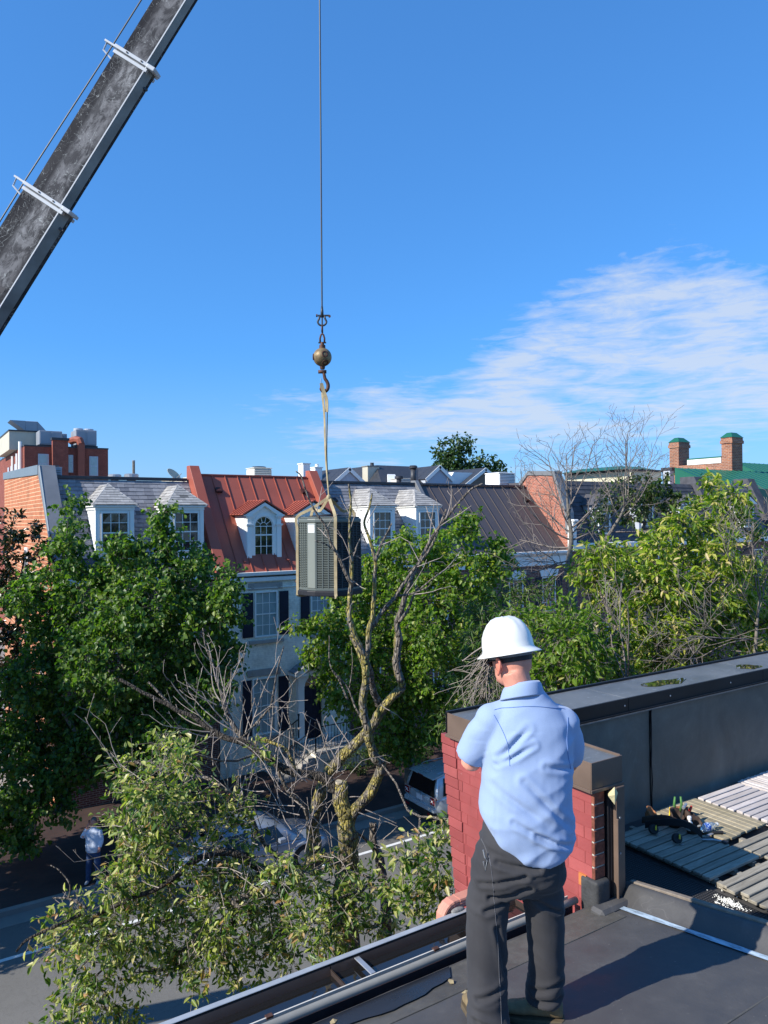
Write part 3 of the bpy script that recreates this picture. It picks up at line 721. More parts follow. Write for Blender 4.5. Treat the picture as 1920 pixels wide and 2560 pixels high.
deck_panel('tan slatted deck panel behind the tool belt and water bottle', 5.23, 5.80, 3.335, 3.985, 'Y', .0705, .062, M['wood_y'])
deck_panel('long grey slatted deck panel in front, right of the white granules', 5.20, 6.9, 2.35, 3.315, 'X', .0755, .060, M['wood'], rag=.02)
deck_panel('short grey slatted deck panel with ragged ends above the white granules', 4.57, 5.18, 2.60, 3.01, 'X', .0755, .060, M['wood'], rag=.03)
deck_panel('pinkish slatted deck panel beyond the tan one', 5.82, 6.45, 3.335, 3.97, 'X', .0705, .056, M['wood_l'])
deck_panel('whitish slatted deck panel at the far right by the parapet', 6.47, 7.8, 3.335, 4.0, 'Y', .052, .040, M['wood_l'])
# perforated rubber mat beside the deck
t = NT('perforated_mat'); v = t.new('ShaderNodeTexVoronoi'); v.inputs['Scale'].default_value = 48; v.inputs['Randomness'].default_value = .0
t.l.new(t.coord('World'), v.inputs['Vector']); t.col(t.ramp(v.outputs['Distance'], [(.25, (.055, .052, .05)), (.42, (.014, .014, .015))])); t.rough(.7); t.bump(v.outputs['Distance'], 1.0, .01)
tag(box('rubber_mat', t.m, None, 3.90, 4.56, 2.3, 3.95, 7.472, 7.480), 'black perforated rubber mat with white granules spilled on it', 'mat')
tag(box('rubber_mat', t.m, None, 4.58, 5.9, 2.0, 2.58, 7.472, 7.480), 'black perforated rubber mat in front of the ragged deck slats', 'mat')
# spilled granules
g = MB(); rr = random.Random(5)
for i in range(330):
    if i < 250: u = rr.gauss(0, 1); w = rr.gauss(0, 1); x, y = 4.50+.020*w, 2.84-.048*u
    elif i < 285: x, y = 4.43+rr.gauss(0, .006), 2.90-rr.uniform(0, .16)
    else: x, y = 4.64+rr.gauss(0, .02), 2.93+rr.gauss(0, .05)
    s_ = rr.uniform(.0025, .0055); g.lathe([(s_*.6, 0), (s_, s_*.6), (s_*.5, s_*1.3)], (x, y, 7.480), 5)
o = g.build('white_granules', simple('white_granule', (.78, .76, .68), .8, .1, 50), None); tag(o, 'small heap of white granules spilled on the black mat', 'granules', kind='stuff')

# ================================================================== tool belt, bottle, tools
Zd = 7.536
leather = simple('tan_leather', (.40, .17, .07), .65, .25, 18, bump=.4)
dleath = simple('dark_leather', (.055, .035, .025), .7, .3, 18, bump=.4)
tb = thing('tool_belt', 'leather tool belt heaped on the wooden deck with tools in its pouches', 'tool belt', (5.0, 3.65, Zd))
def strip(pts, w, th, up=Vector((0, 0, 1))):
    b = MB(); pts = [Vector(p) for p in pts]; vs = []
    for i, p in enumerate(pts):
        dd = (pts[min(i+1, len(pts)-1)]-pts[max(0, i-1)]).normalized(); s_ = dd.cross(up).normalized()
        u2 = up
        vs += [p-s_*th/2, p+s_*th/2, p+s_*th/2+u2*w, p-s_*th/2+u2*w]
    m_ = len(pts); fs = []
    for i in range(m_-1):
        for k in range(4): fs.append((i*4+k, i*4+(k+1) % 4, (i+1)*4+(k+1) % 4, (i+1)*4+k))
    fs += [(3, 2, 1, 0), ((m_-1)*4, (m_-1)*4+1, (m_-1)*4+2, (m_-1)*4+3)]
    return b.add(vs, fs)
arc = [(4.86+.20*t, 3.77-.36*t-.06*sin(pi*t), Zd+.02+.075*sin(pi*t)) for t in np.linspace(0, 1, 18)]
strip(arc, .055, .012).build('belt', M['plastic'], tb, .003)
arc2 = [(4.90+.19*t, 3.83-.22*t-.03*sin(pi*t), Zd+.03+.04*sin(pi*t)) for t in np.linspace(0, 1, 12)]
strip(arc2, .05, .01).build('belt_padding', dleath, tb, .003)
def pouch(c, r, h, rot, mat, name='pouch', tilt=.3):
    b = MB(); n = 16; vs = []
    q = Matrix.Rotation(rot, 3, 'Z') @ Matrix.Rotation(tilt, 3, 'X')
    for k, (s_, z) in enumerate(((.75, 0), (.95, .3), (1.0, .7), (1.12, 1.0), (1.04, .98), (.9, .6), (.7, .1))):
        for i in range(n):
            t_ = 2*pi*i/n; vs.append(Vector(c) + q @ Vector((r[0]*s_*cos(t_), r[1]*s_*sin(t_)*(1.2 if z == 1.0 and sin(t_) > 0 else 1), h*z*(1.25 if sin(t_) > .3 else 1))))
    fs = [(j*n+i, j*n+(i+1) % n, (j+1)*n+(i+1) % n, (j+1)*n+i) for j in range(6) for i in range(n)] + [tuple(range(n-1, -1, -1)), tuple(range(6*n, 7*n))]
    b.smooth = True; b.add(vs, fs); return b.build(name, mat, tb)
pouch((5.07, 3.90, Zd+.015), (.055, .04), .055, .5, leather, tilt=.5)
pouch((5.33, 3.76, Zd+.015), (.055, .04), .06, -.3, leather, tilt=-.4)
pouch((5.12, 3.70, Zd), (.06, .05), .10, .2, dleath)
pouch((5.14, 3.55, Zd), (.06, .045), .09, -.2, dleath)
pouch((5.22, 3.66, Zd), (.05, .04), .10, .8, dleath)
def tool(name, label, cat, loc): return thing(name, label, cat, loc)
grn = simple('green_grip', (.07, .19, .05), .5, .1, 20); yel = simple('yellow_plastic', (.75, .52, .03), .4, .1, 20); redp = simple('red_plastic', (.60, .03, .02), .35, .1, 10)
sn = tool('tin_snips', 'green-handled snips standing in the tool belt', 'snips', (5.26, 3.76, Zd+.08))
for s_ in (-1, 1):
    MB().tube([(5.26+.012*s_, 3.76-.008*s_, Zd+.06), (5.26+.026*s_, 3.76-.016*s_, Zd+.12), (5.26+.020*s_, 3.76-.012*s_, Zd+.185)], [.008, .010, .008], 10).build('handle', grn, sn, smooth=True)
MB().box(5.245, 5.275, 3.752, 3.766, Zd+.0, Zd+.065).build('jaw', M['galv'], sn, .002)
tk = tool('utility_knife', 'yellow utility knife tucked into the belt pouch', 'knife', (5.13, 3.74, Zd+.1))
MB().tube([(5.12, 3.735, Zd+.06), (5.14, 3.745, Zd+.13)], [.010, .009], 6, flat=.6).build('body', yel, tk)
MB().box(5.137, 5.142, 3.742, 3.748, Zd+.13, Zd+.14).build('blade', M['galv'], tk)
for j, (x, y, lab) in enumerate(((4.86, 3.70, 'yellow and black tape measure lying left of the belt'), (4.87, 3.50, 'yellow and black tape measure hanging under the belt arch'))):
    t_ = tool('tape_measure', lab, 'tape measure', (x, y, Zd)); t_['group'] = 'tape measures by the tool belt'
    MB().lathe([(.030, 0), (.036, .006), (.036, .034), (.030, .040)], (x, y, Zd+.037), 20, (-.55, -.75, .35)).build('case', M['plastic'], t_, smooth=False)
    MB().tube([(x+.04*cos(a)*.8-.0, y+.04*cos(a)*.6-.03, Zd+.037+.034*sin(a)) for a in np.linspace(-.6, 2.6, 12)], .006, 8).build('bumper', yel, t_)
    MB().box(x-.012, x+.012, y-.055, y-.045, Zd+.005, Zd+.012).build('clip', M['galv'], t_)
sd = tool('screwdriver', 'red-capped screwdriver handle sticking out of the belt', 'screwdriver', (5.28, 3.68, Zd+.09))
MB().lathe([(.006, 0), (.011, .01), (.012, .05), (.009, .075), (.004, .082)], (5.27, 3.68, Zd+.06), 12, (.5, -.2, 1)).build('handle', redp, sd, smooth=True)
MB().tube([(5.25, 3.69, Zd+.0), (5.27, 3.68, Zd+.06)], .003, 6).build('shaft', M['galv'], sd)
hm = tool('hammer', 'dark-handled hammer leaning in the belt pouch', 'hammer', (5.20, 3.67, Zd+.1))
MB().tube([(5.17, 3.68, Zd+.02), (5.205, 3.665, Zd+.14)], [.010, .012], 8).build('handle', M['plastic'], hm)
MB().lathe([(.012, -.03), (.014, -.012), (.010, 0), (.012, .018), (.014, .035)], (5.207, 3.664, Zd+.15), 12, (1, .3, .2)).build('head', M['galv'], hm)
bt_ = tool('white_capped_bottle', 'small white-capped bottle upright in a leather pouch', 'bottle', (5.10, 3.55, Zd+.06))
MB().lathe([(.024, 0), (.024, .055), (.012, .072), (.012, .078)], (5.10, 3.545, Zd+.03), 16).build('bottle_body', simple('white_plastic', (.75, .75, .73), .35, .03, 4), bt_, smooth=True)
MB().lathe([(.016, 0), (.016, .022), (.012, .027)], (5.10, 3.545, Zd+.108), 16).build('cap', MATS['white_plastic'], bt_)
# water bottle lying on its side
wb = tool('water_bottle', 'clear plastic water bottle with a blue label lying beside the tool belt', 'bottle', (5.25, 3.50, Zd+.033))
pet = NT('clear_plastic'); pet.col((.75, .82, .86)); pet.rough(.08); pet.b.inputs['Transmission Weight'].default_value = .75; pet.b.inputs['IOR'].default_value = 1.25; pet.b.inputs['Specular IOR Level'].default_value = .8
ax = Vector((.86, -.10, .0)); ax.normalize(); c0 = Vector((5.16, 3.505, Zd+.034))
prof = [(.006, 0), (.028, .004), (.031, .015), (.028, .022), (.032, .03), (.029, .038), (.032, .046)]
MB().lathe(prof + [(.031, .115), (.032, .125), (.028, .15), (.015, .178), (.012, .182), (.012, .19)], c0, 18, ax).build('body', pet.m, wb, smooth=True)
lb = NT('blue_bottle_label'); n_ = lb.noise(60, 2); lb.col(lb.ramp(n_, [(.44, (.02, .09, .40)), (.52, (.55, .65, .78))], 'CONSTANT')); lb.rough(.35)
MB().lathe([(.0326, .05), (.0326, .10)], c0, 18, ax, cap=False).build('label', lb.m, wb, smooth=True)
MB().lathe([(.014, .19), (.014, .205)], c0, 14, ax).build('cap', MATS['white_plastic'], wb)
# locking pliers and a dark tool beside the bottle
pl = tool('pliers', 'steel locking pliers lying at the right of the bottle on the deck', 'pliers', (5.14, 3.32, Zd))
MB().tube([(5.06, 3.42, Zd+.01), (5.11, 3.36, Zd+.018), (5.17, 3.30, Zd+.012)], [.006, .008, .006], 8).build('handle', M['galv'], pl)
MB().tube([(5.09, 3.43, Zd+.01), (5.13, 3.385, Zd+.014), (5.16, 3.325, Zd+.012)], [.006, .007, .006], 8).build('handle', M['dark_metal'], pl)
MB().box(5.15, 5.19, 3.275, 3.315, Zd+.001, Zd+.02).build('jaw', M['dark_metal'], pl, .004)
sc_ = tool('chisel', 'black-handled chisel lying on the deck between bottle and pliers', 'chisel', (5.2, 3.4, Zd))
MB().tube([(5.24, 3.44, Zd+.012), (5.31, 3.40, Zd+.012)], [.011, .012], 10).build('handle', M['plastic'], sc_)
MB().box(5.17, 5.245, 3.43, 3.45, Zd+.004, Zd+.008).build('blade', M['galv'], sc_)
# ================================================================== row of houses across the street
YF = 27.0
def wall_open(name, mat, parent, x0, x1, z0, z1, ops, y=YF, th=.3):
    xs = sorted({x0, x1, *[o[0] for o in ops], *[o[1] for o in ops]}); zs = sorted({z0, z1, *[o[2] for o in ops], *[o[3] for o in ops]}); b = MB()
    for a, c in zip(xs, xs[1:]):
        run = None
        for e, f in zip(zs, zs[1:]):
            inside = any(o[0] <= a+1e-6 and c <= o[1]+1e-6 and o[2] <= e+1e-6 and f <= o[3]+1e-6 for o in ops)
            if inside:
                if run: b.box(a, c, y, y+th, *run); run = None
            else: run = (run[0], f) if run else (e, f)
        if run: b.box(a, c, y, y+th, *run)
    return b.build(name, mat, parent)
def pane_box(b, x0, x1, z0, z1, y):
    t = rnd.uniform(-.004, .004); s_ = rnd.uniform(-.003, .003)
    return b.hexa([(x0, y+t, z0), (x1, y+s_, z0), (x1, y+s_+.01, z0), (x0, y+t+.01, z0), (x0, y-t, z1), (x1, y-s_, z1), (x1, y-s_+.01, z1), (x0, y-t+.01, z1)])
def window(parent, x0, x1, z0, z1, y=YF, cols=3, rows=4, curtain=False, fr=.06, arch=0, frame_mat=None, behind=True):
    fm_ = frame_mat or M['white2']; b = MB(); yo, yi = y-.035, y+.09
    zt_ = z1
    b.box(x0, x0+fr, yo, yi, z0, zt_).box(x1-fr, x1, yo, yi, z0, zt_).box(x0+fr, x1-fr, yo, yi, z0, z0+fr)
    if not arch: b.box(x0+fr, x1-fr, yo, yi, z1-fr, z1)
    zm = (z0+z1)/2 if not arch else z0+(z1-z0)*.60
    w = b.build('window', fm_, parent, .006)
    gm_ = M['pane_blind'] if curtain else M['pane']
    X0, X1, Z0, Z1 = x0+fr, x1-fr, z0+fr, z1-fr if not arch else z1
    dx = (X1-X0)/cols; m_ = .011
    MB().box(X0, X1, y+.005, y+.045, zm-.022, zm+.022).build('meeting_rail', fm_, w)
    for half in (0, 1):
        a0, a1 = (Z0, zm-.022) if half == 0 else (zm+.022, Z1); nr_ = rows//2 if not (arch and half) else 1; dz = (a1-a0)/nr_; yy = y+(.03 if half == 0 else .02)
        for i in range(1, cols): MB().box(X0+i*dx-m_, X0+i*dx+m_, yy-.012, yy+.012, a0, a1).build('muntin', fm_, w)
        for j in range(1, nr_): MB().box(X0, X1, yy-.0125, yy+.0125, a0+j*dz-m_, a0+j*dz+m_).build('muntin', fm_, w)
        for i in range(cols):
            for j in range(nr_):
                q = MB(); pane_box(q, X0+i*dx+.002, X0+(i+1)*dx-.002, a0+j*dz+.002, a0+(j+1)*dz-.002, yy+.002); q.build('pane', gm_, w)
    if behind: MB().box(X0-.03, X1+.03, y+.10, y+.13, Z0-.03, Z1+.03).build('blind', simple('room_shade', (.05, .055, .06), .8, .2, 2) if not curtain else simple('curtain', (.55, .56, .54), .9, .1, 8), w)
    return w
def shutter(parent, x0, x1, z0, z1, y=YF):
    b = MB(); b.box(x0, x1, y-.045, y-.004, z0, z1)
    s_ = b.build('shutter', M['shutter'], parent, .004); f = .05
    h = (z0+z1)/2
    q = MB()
    for a, c in ((z0+f, h-f/2), (h+f/2, z1-f)):
        n = int((c-a)/.06)
        for i in range(n): q.hexa([(x0+f, y-.052, a+i*.06), (x1-f, y-.052, a+i*.06), (x1-f, y-.046, a+i*.06+.045), (x0+f, y-.046, a+i*.06+.045), (x0+f, y-.046, a+i*.06), (x1-f, y-.046, a+i*.06), (x1-f, y-.0455, a+i*.06+.047), (x0+f, y-.0455, a+i*.06+.047)])
    q.build('louvre', M['shutter'], s_)
def rplane(z0, z1, y0=27.0, y1=30.0):
    """roof slope: (height at y), direction up the slope, outward normal"""
    d = Vector((0, y1-y0, z1-z0)).normalized(); n = Vector((0, -d.z, d.y)); L = math.hypot(y1-y0, z1-z0)
    return (lambda y: z0+(y-y0)*(z1-z0)/(y1-y0)), d, n, L
def coping_wall(parent, x0, x1, pts, mat, name='party_coping'):
    """pts: YZ outline"""
    return MB().prism([(x0, y, z) for y, z in pts], (1, 0, 0), x1-x0).build(name, mat, parent, .01)
def slated_slope(parent, x0, x1, zf, d, n, L, mat=None, holes=(), w=.31, h=.20, z0=7.95, lo_cut=0.0, limit=300):
    reg = [(0, lo_cut), (x1-x0, lo_cut), (x1-x0, L), (0, L)]
    ps = tile(reg, w, h, .006, .5, .10)
    def ok(p):
        cx = sum(q[0] for q in p)/len(p)+x0; cy = sum(q[1] for q in p)/len(p)
        return not any(a < cx < b and c < cy < e for a, b, c, e in holes)
    ps = [p for p in ps if ok(p)]
    emit_pieces('slate', ps, (x0, 27.0, z0), (1, 0, 0), d, n, mat or M['slate'], parent, .012, limit, M['slate_s'], lap=.016, keep=lambda p: -p[0][1])
def hip_dormer(parent, xc, w, yf, zbase, zeave, zf, zapex, yapex, yroof, zslope):
    """white boarded dormer with a hipped slate roof; zslope(y)=roof height, yroof(z)=inverse"""
    x0, x1 = xc-w/2, xc+w/2; yb = yroof(zeave)
    body = MB().prism([(x0, yf, zslope(yf)-.1), (x0, yf, zeave), (x0, yb+.1, zeave), (x0, yb+.1, zslope(yb)-.15)], (1, 0, 0), w).build('dormer', M['white'], parent)
    # lapped boards on the lit cheek
    q = MB()
    z = zslope(yf)
    while z < zeave-.1:
        ye = yroof(z)
        q.hexa([(x0-.016, yf+.10, z), (x0-.016, max(ye, yf+.12), z), (x0-.001, max(ye, yf+.12), z), (x0-.001, yf+.10, z), (x0-.005, yf+.10, z+.118), (x0-.005, max(yroof(z+.118), yf+.12), z+.118), (x0-.001, max(yroof(z+.118), yf+.12), z+.118), (x0-.001, yf+.10, z+.118)])
        z += .12
    q.build('cheek_boards', M['white'], body)
    # trim: corner posts, frieze, cornice
    MB().box(x0-.03, x0+.12, yf-.05, yf+.09, zbase, zeave-.14).build('corner_post', M['white2'], body, .006)
    MB().box(x1-.12, x1+.03, yf-.05, yf+.09, zbase, zeave-.14).build('corner_post', M['white2'], body, .006)
    MB().box(x0-.045, x1+.045, yf-.07, yb+.02, zeave-.14, zeave-.03).build('frieze', M['white2'], body, .006)
    MB().box(x0-.11, x1+.11, yf-.14, yb+.05, zeave-.03, zeave+.035).build('cornice', M['white2'], body, .01)
    window(parent, x0+.15, x1-.15, zbase+.04, zeave-.20, yf-.05, 3, 4, behind=False)
    # roof planes
    o = .14; A = Vector((x0-o, yf-o-.03, zeave+.04)); B = Vector((x1+o, yf-o-.03, zeave+.04)); T = Vector((xc, yapex, zapex))
    yR = yroof(zapex); R = Vector((xc, yR, zapex)); yE = yroof(zeave+.04); Lb = Vector((x0-o, yE, zeave+.04)); Rb = Vector((x1+o, yE, zeave+.04))
    MB().add([A, B, T, R, Lb, Rb], [(0, 1, 2), (0, 2, 3, 4), (1, 5, 3, 2)]).build('dormer_roof_deck', M['dkslate'], body)
    def face(P0, U, poly3):
        U = Vector(U).normalized(); nn = (poly3[1]-poly3[0]).cross(poly3[2]-poly3[0]).normalized(); V_ = nn.cross(U).normalized()
        reg_ = [((p-P0).dot(U), (p-P0).dot(V_)) for p in poly3]
        if parea(reg_) < 0: reg_ = reg_[::-1]
        emit_pieces('slate', tile(reg_, .30, .165, .006, .5, .12), P0+nn*.004, U, V_, nn, M['slate_d'], body, .011, 300, lap=.014, jitter=.002)
    face(A, B-A, [A, B, T])
    face(Lb, A-Lb, [Lb, A, T, R])
    face(B, Rb-B, [B, Rb, R, T])
    # hip tiles
    for P, Q in ((A, T), (B, T)):
        n_ = 8
        for i in range(n_):
            a = P.lerp(Q, i/n_); c = P.lerp(Q, (i+1.15)/n_); dd = (c-a).normalized(); s_ = dd.cross(Vector((0, 0, 1))).normalized()
            up = Vector((0, 0, .035)); dn = Vector((0, 0, -.018))
            b = MB(); b.add([a+s_*.09+dn, a+up, a-s_*.09+dn, c+s_*.09+dn*.9+Vector((0, 0, -.014)), c+up-Vector((0, 0, .014)), c-s_*.09+dn*.9-Vector((0, 0, .014))], [(0, 1, 4, 3), (1, 2, 5, 4), (0, 3, 5, 2), (0, 2, 1), (3, 4, 5)])
            b.build('hip_slate', M['slate_d'], body)
    return body
def vent(parent, p, s_=.12, name='roof_vent', mat=None):
    return MB().prism([(p[0]-s_, p[1]-.02, p[2]-.05), (p[0]-s_, p[1]-.16, p[2]+.0), (p[0]-s_, p[1]-.16, p[2]+.05), (p[0]-s_, p[1]+.14, p[2]+.20)], (1, 0, 0), 2*s_).build(name, mat or M['black'], parent)

# ---------------- A: slate mansard with the orange brick gable
hA = thing('slate_mansard_house', 'brick house with slate mansard, white dormers and an orange gable wall, left', 'house', (7, 27, 0))
zfA, dA, nA, LA = rplane(7.95, 11.55)
yA = lambda z: 27+(z-7.95)*3/3.6
# gable wall facing the sun
gp = [(27.05, 0), (27.05, 8.75), (27.42, 9.35), (30.0, 11.98), (30.6, 12.02), (41.5, 12.0), (41.5, 0)]
gp = [(27.05, 0), (27.05, 8.6), (30.0, 11.95), (41.5, 12.25), (41.5, 0)]
MB().prism([(4.25, y, z) for y, z in gp], (1, 0, 0), .35).build('gable_wall', M['brick_or'], hA)
gm2 = simple('grey_flashing', (.20, .205, .21), .5, .12, 1.2, metal=.2)
coping_wall(hA, 4.22, 4.78, [(26.95, 8.35), (26.95, 8.62), (29.95, 12.06), (30.25, 12.06), (30.25, 11.75)], gm2)
coping_wall(hA, 4.215, 4.25, [(26.99, 8.50), (26.97, 8.64), (29.93, 12.075), (29.97, 11.9)], simple('grey_blue_edge', (.22, .26, .29), .5, .08, 2), 'gable_edge')
coping_wall(hA, 4.20, 4.70, [(30.251, 11.72), (30.251, 12.09), (41.6, 12.42), (41.6, 12.08)], simple('slate_blue_flashing', (.16, .20, .23), .5, .1, .6), 'gable_flashing')
for z, y in ((8.9, 33.5), (5.6, 33.5), (5.6, 29.5)):
    q = MB(); q.box(4.20, 4.26, y-.4, y+.4, z-1.3, z); q.build('gable_window', M['white2'], hA, .01)
    MB().box(4.185, 4.2, y-.3, y+.3, z-1.2, z-.1).build('pane', M['pane'], hA)
box('upper_floor', M['brick_rd'], hA, 4.6, 9.8, 30.0, 41.4, 0, 11.55)
ops = [(5.5, 6.5, 5.3, 7.0), (8.1, 9.1, 5.3, 7.0), (5.5, 6.5, 1.6, 3.7)]
wall_open('front_wall', M['brick_rd'], hA, 4.6, 10.0, 0, 7.75, ops)
for o_ in ops: window(hA, *o_)
box('eave_board', M['white2'], hA, 4.6, 9.9, 26.85, 27.1, 7.75, 7.97, bevel=.01)
MB().add([(4.6, 27, 7.95), (10, 27, 7.95), (10, 30, 11.54), (4.6, 30, 11.54)], [(0, 1, 2, 3)]).build('roof_deck', M['dkslate'], hA)
slated_slope(hA, 4.72, 9.85, zfA, dA, nA, LA, holes=[(5.7, 7.0, .7, 3.2), (8.3, 9.6, .7, 3.2)], lo_cut=.9)
box('ridge_cap', M['dark_metal'], hA, 4.6, 9.8, 29.93, 30.25, 11.58, 11.70, bevel=.01)
for xc in (6.35, 8.95): hip_dormer(hA, xc, 1.28, 27.5, 8.75, 10.50, zfA, 11.33, 28.48, yA, zfA)
vent(hA, (5.15, 29.25, zfA(29.25)))

# ---------------- B: red standing-seam roof, white painted brick
hB = thing('red_roof_house', 'white painted brick house with a red standing-seam roof and dark shutters', 'house', (12.8, 27, 0))
zfB, dB, nB, LB = rplane(7.95, 11.85); yB = lambda z: 27+(z-7.95)*3/3.9
oB = [(11.48, 12.46, 5.36, 7.16), (13.93, 14.85, 5.36, 7.08), (11.36, 12.36, 1.55, 3.78), (13.58, 14.42, 1.02, 3.22)]
wall_open('front_wall', M['wht_brick'], hB, 10.05, 15.75, 0, 7.72, oB)
box('rear_block', M['wht_brick'], hB, 10.1, 15.6, 30.0, 41, 0, 11.8)
window(hB, *oB[0], curtain=True, rows=4); window(hB, *oB[1], curtain=True, rows=4); window(hB, *oB[2], curtain=True, rows=4)
for a, c in ((10.97, 11.41), (12.53, 12.92)): shutter(hB, a, c, 5.40, 7.12)
for a, c in ((13.47, 13.87), (14.98, 15.38)): shutter(hB, a, c, 5.40, 7.02)
for a, c in ((10.96, 11.32), (12.47, 12.90)): shutter(hB, a, c, 1.58, 3.74)
for xa, xb, za in ((11.23, 12.66, 7.23), (11.15, 12.56, 3.86)):
    l = MB().box(xa, xb, 26.955, 27.0, za, za+.26).build('lintel', M['stone'], hB, .006)
    for xx in (xa+.16, xb-.16): MB().lathe([(.09, 0), (.09, .015), (.06, .016), (.055, .004), (.03, .004), (.03, .016), (.0, .018)], (xx, 26.954, za+.13), 20, (0, -1, 0)).build('rosette', M['stone'], l)
for xa, xb, za in ((11.23, 12.68, 5.13), (11.15, 12.6, 1.38), (13.85, 15.0, 5.13)):
    MB().box(xa, xb, 26.87, 27.05, za, za+.13).build('sill', M['stone'], hB, .008)
box('cornice', M['white2'], hB, 10.3, 15.5, 26.88, 27.15, 7.55, 7.72, bevel=.02)
box('frieze', M['white2'], hB, 10.3, 15.5, 26.94, 26.995, 7.28, 7.30, bevel=.004)
MB().prism([(10.3, 26.99, 7.76), (10.3, 26.80, 7.80), (10.3, 26.78, 7.93), (10.3, 26.99, 7.93)], (1, 0, 0), 5.2).build('gutter', M['white2'], hB, .006)
MB().tube([(10.42, 26.9, 7.75), (10.42, 26.9, 7.5), (10.42, 26.93, 7.3), (10.42, 26.93, .2)], .045, 8).build('downspout', M['white2'], hB)
MB().add([(10.28, 27, 7.945), (15.35, 27, 7.945), (15.35, 30, 11.84), (10.28, 30, 11.84)], [(0, 1, 2, 3)]).build('roof_deck', M['redroof'], hB)
def seam_roof(parent, x0, x1, w, z0, d, n, L, mat, y0=27.0, over=.12):
    k = max(1, round((x1-x0)/w)); w = (x1-x0)/k; o = Vector((x0, y0, z0)) - d*over
    for i in range(k):
        a = o + Vector((i*w+.004, 0, 0)); b = MB(); u = Vector((w-.008, 0, 0)); vv = d*(L+over)
        b.prism([a, a+u, a+u+vv, a+vv], n, .01); p = link('roof_panel', b.mesh('roof_panel', mat, ORG[parent.name]), parent)
        s_ = MB(); c = o+Vector((i*w-.012, 0, 0)); s_.prism([c, c+Vector((.024, 0, 0)), c+Vector((.024, 0, 0))+vv, c+vv], n, .05)
        s_.build('standing_seam', mat, parent)
seam_roof(hB, 10.28, 15.35, .585, 7.95, dB, nB, LB, M['redroof'])
box('ridge_cap', M['redroof'], hB, 10.28, 15.3, 29.93, 30.3, 11.83, 11.90, bevel=.01)
for xa, xb, mz in ((9.86, 10.27, 0), (15.36, 15.78, -.05)):
    coping_wall(hB, xa, xb, [(26.80, 7.60), (26.80, 8.20), (29.85, 12.22+mz), (30.2, 12.22+mz), (30.2, 7.6)], M['redroof'])
for x in (10.95, 14.9): vent(hB, (x, 29.45, zfB(29.45)), .13, mat=simple('dark_red_vent', (.05, .015, .012), .6, .1, 3))
for x in (11.15, 13.0, 14.4): MB().prism([(x, 27.3, zfB(27.3)+.01), (x, 27.2, zfB(27.2)+.12), (x, 27.4, zfB(27.4)+.01)], (1, 0, 0), .09).build('snow_guard', M['redroof'], hB)
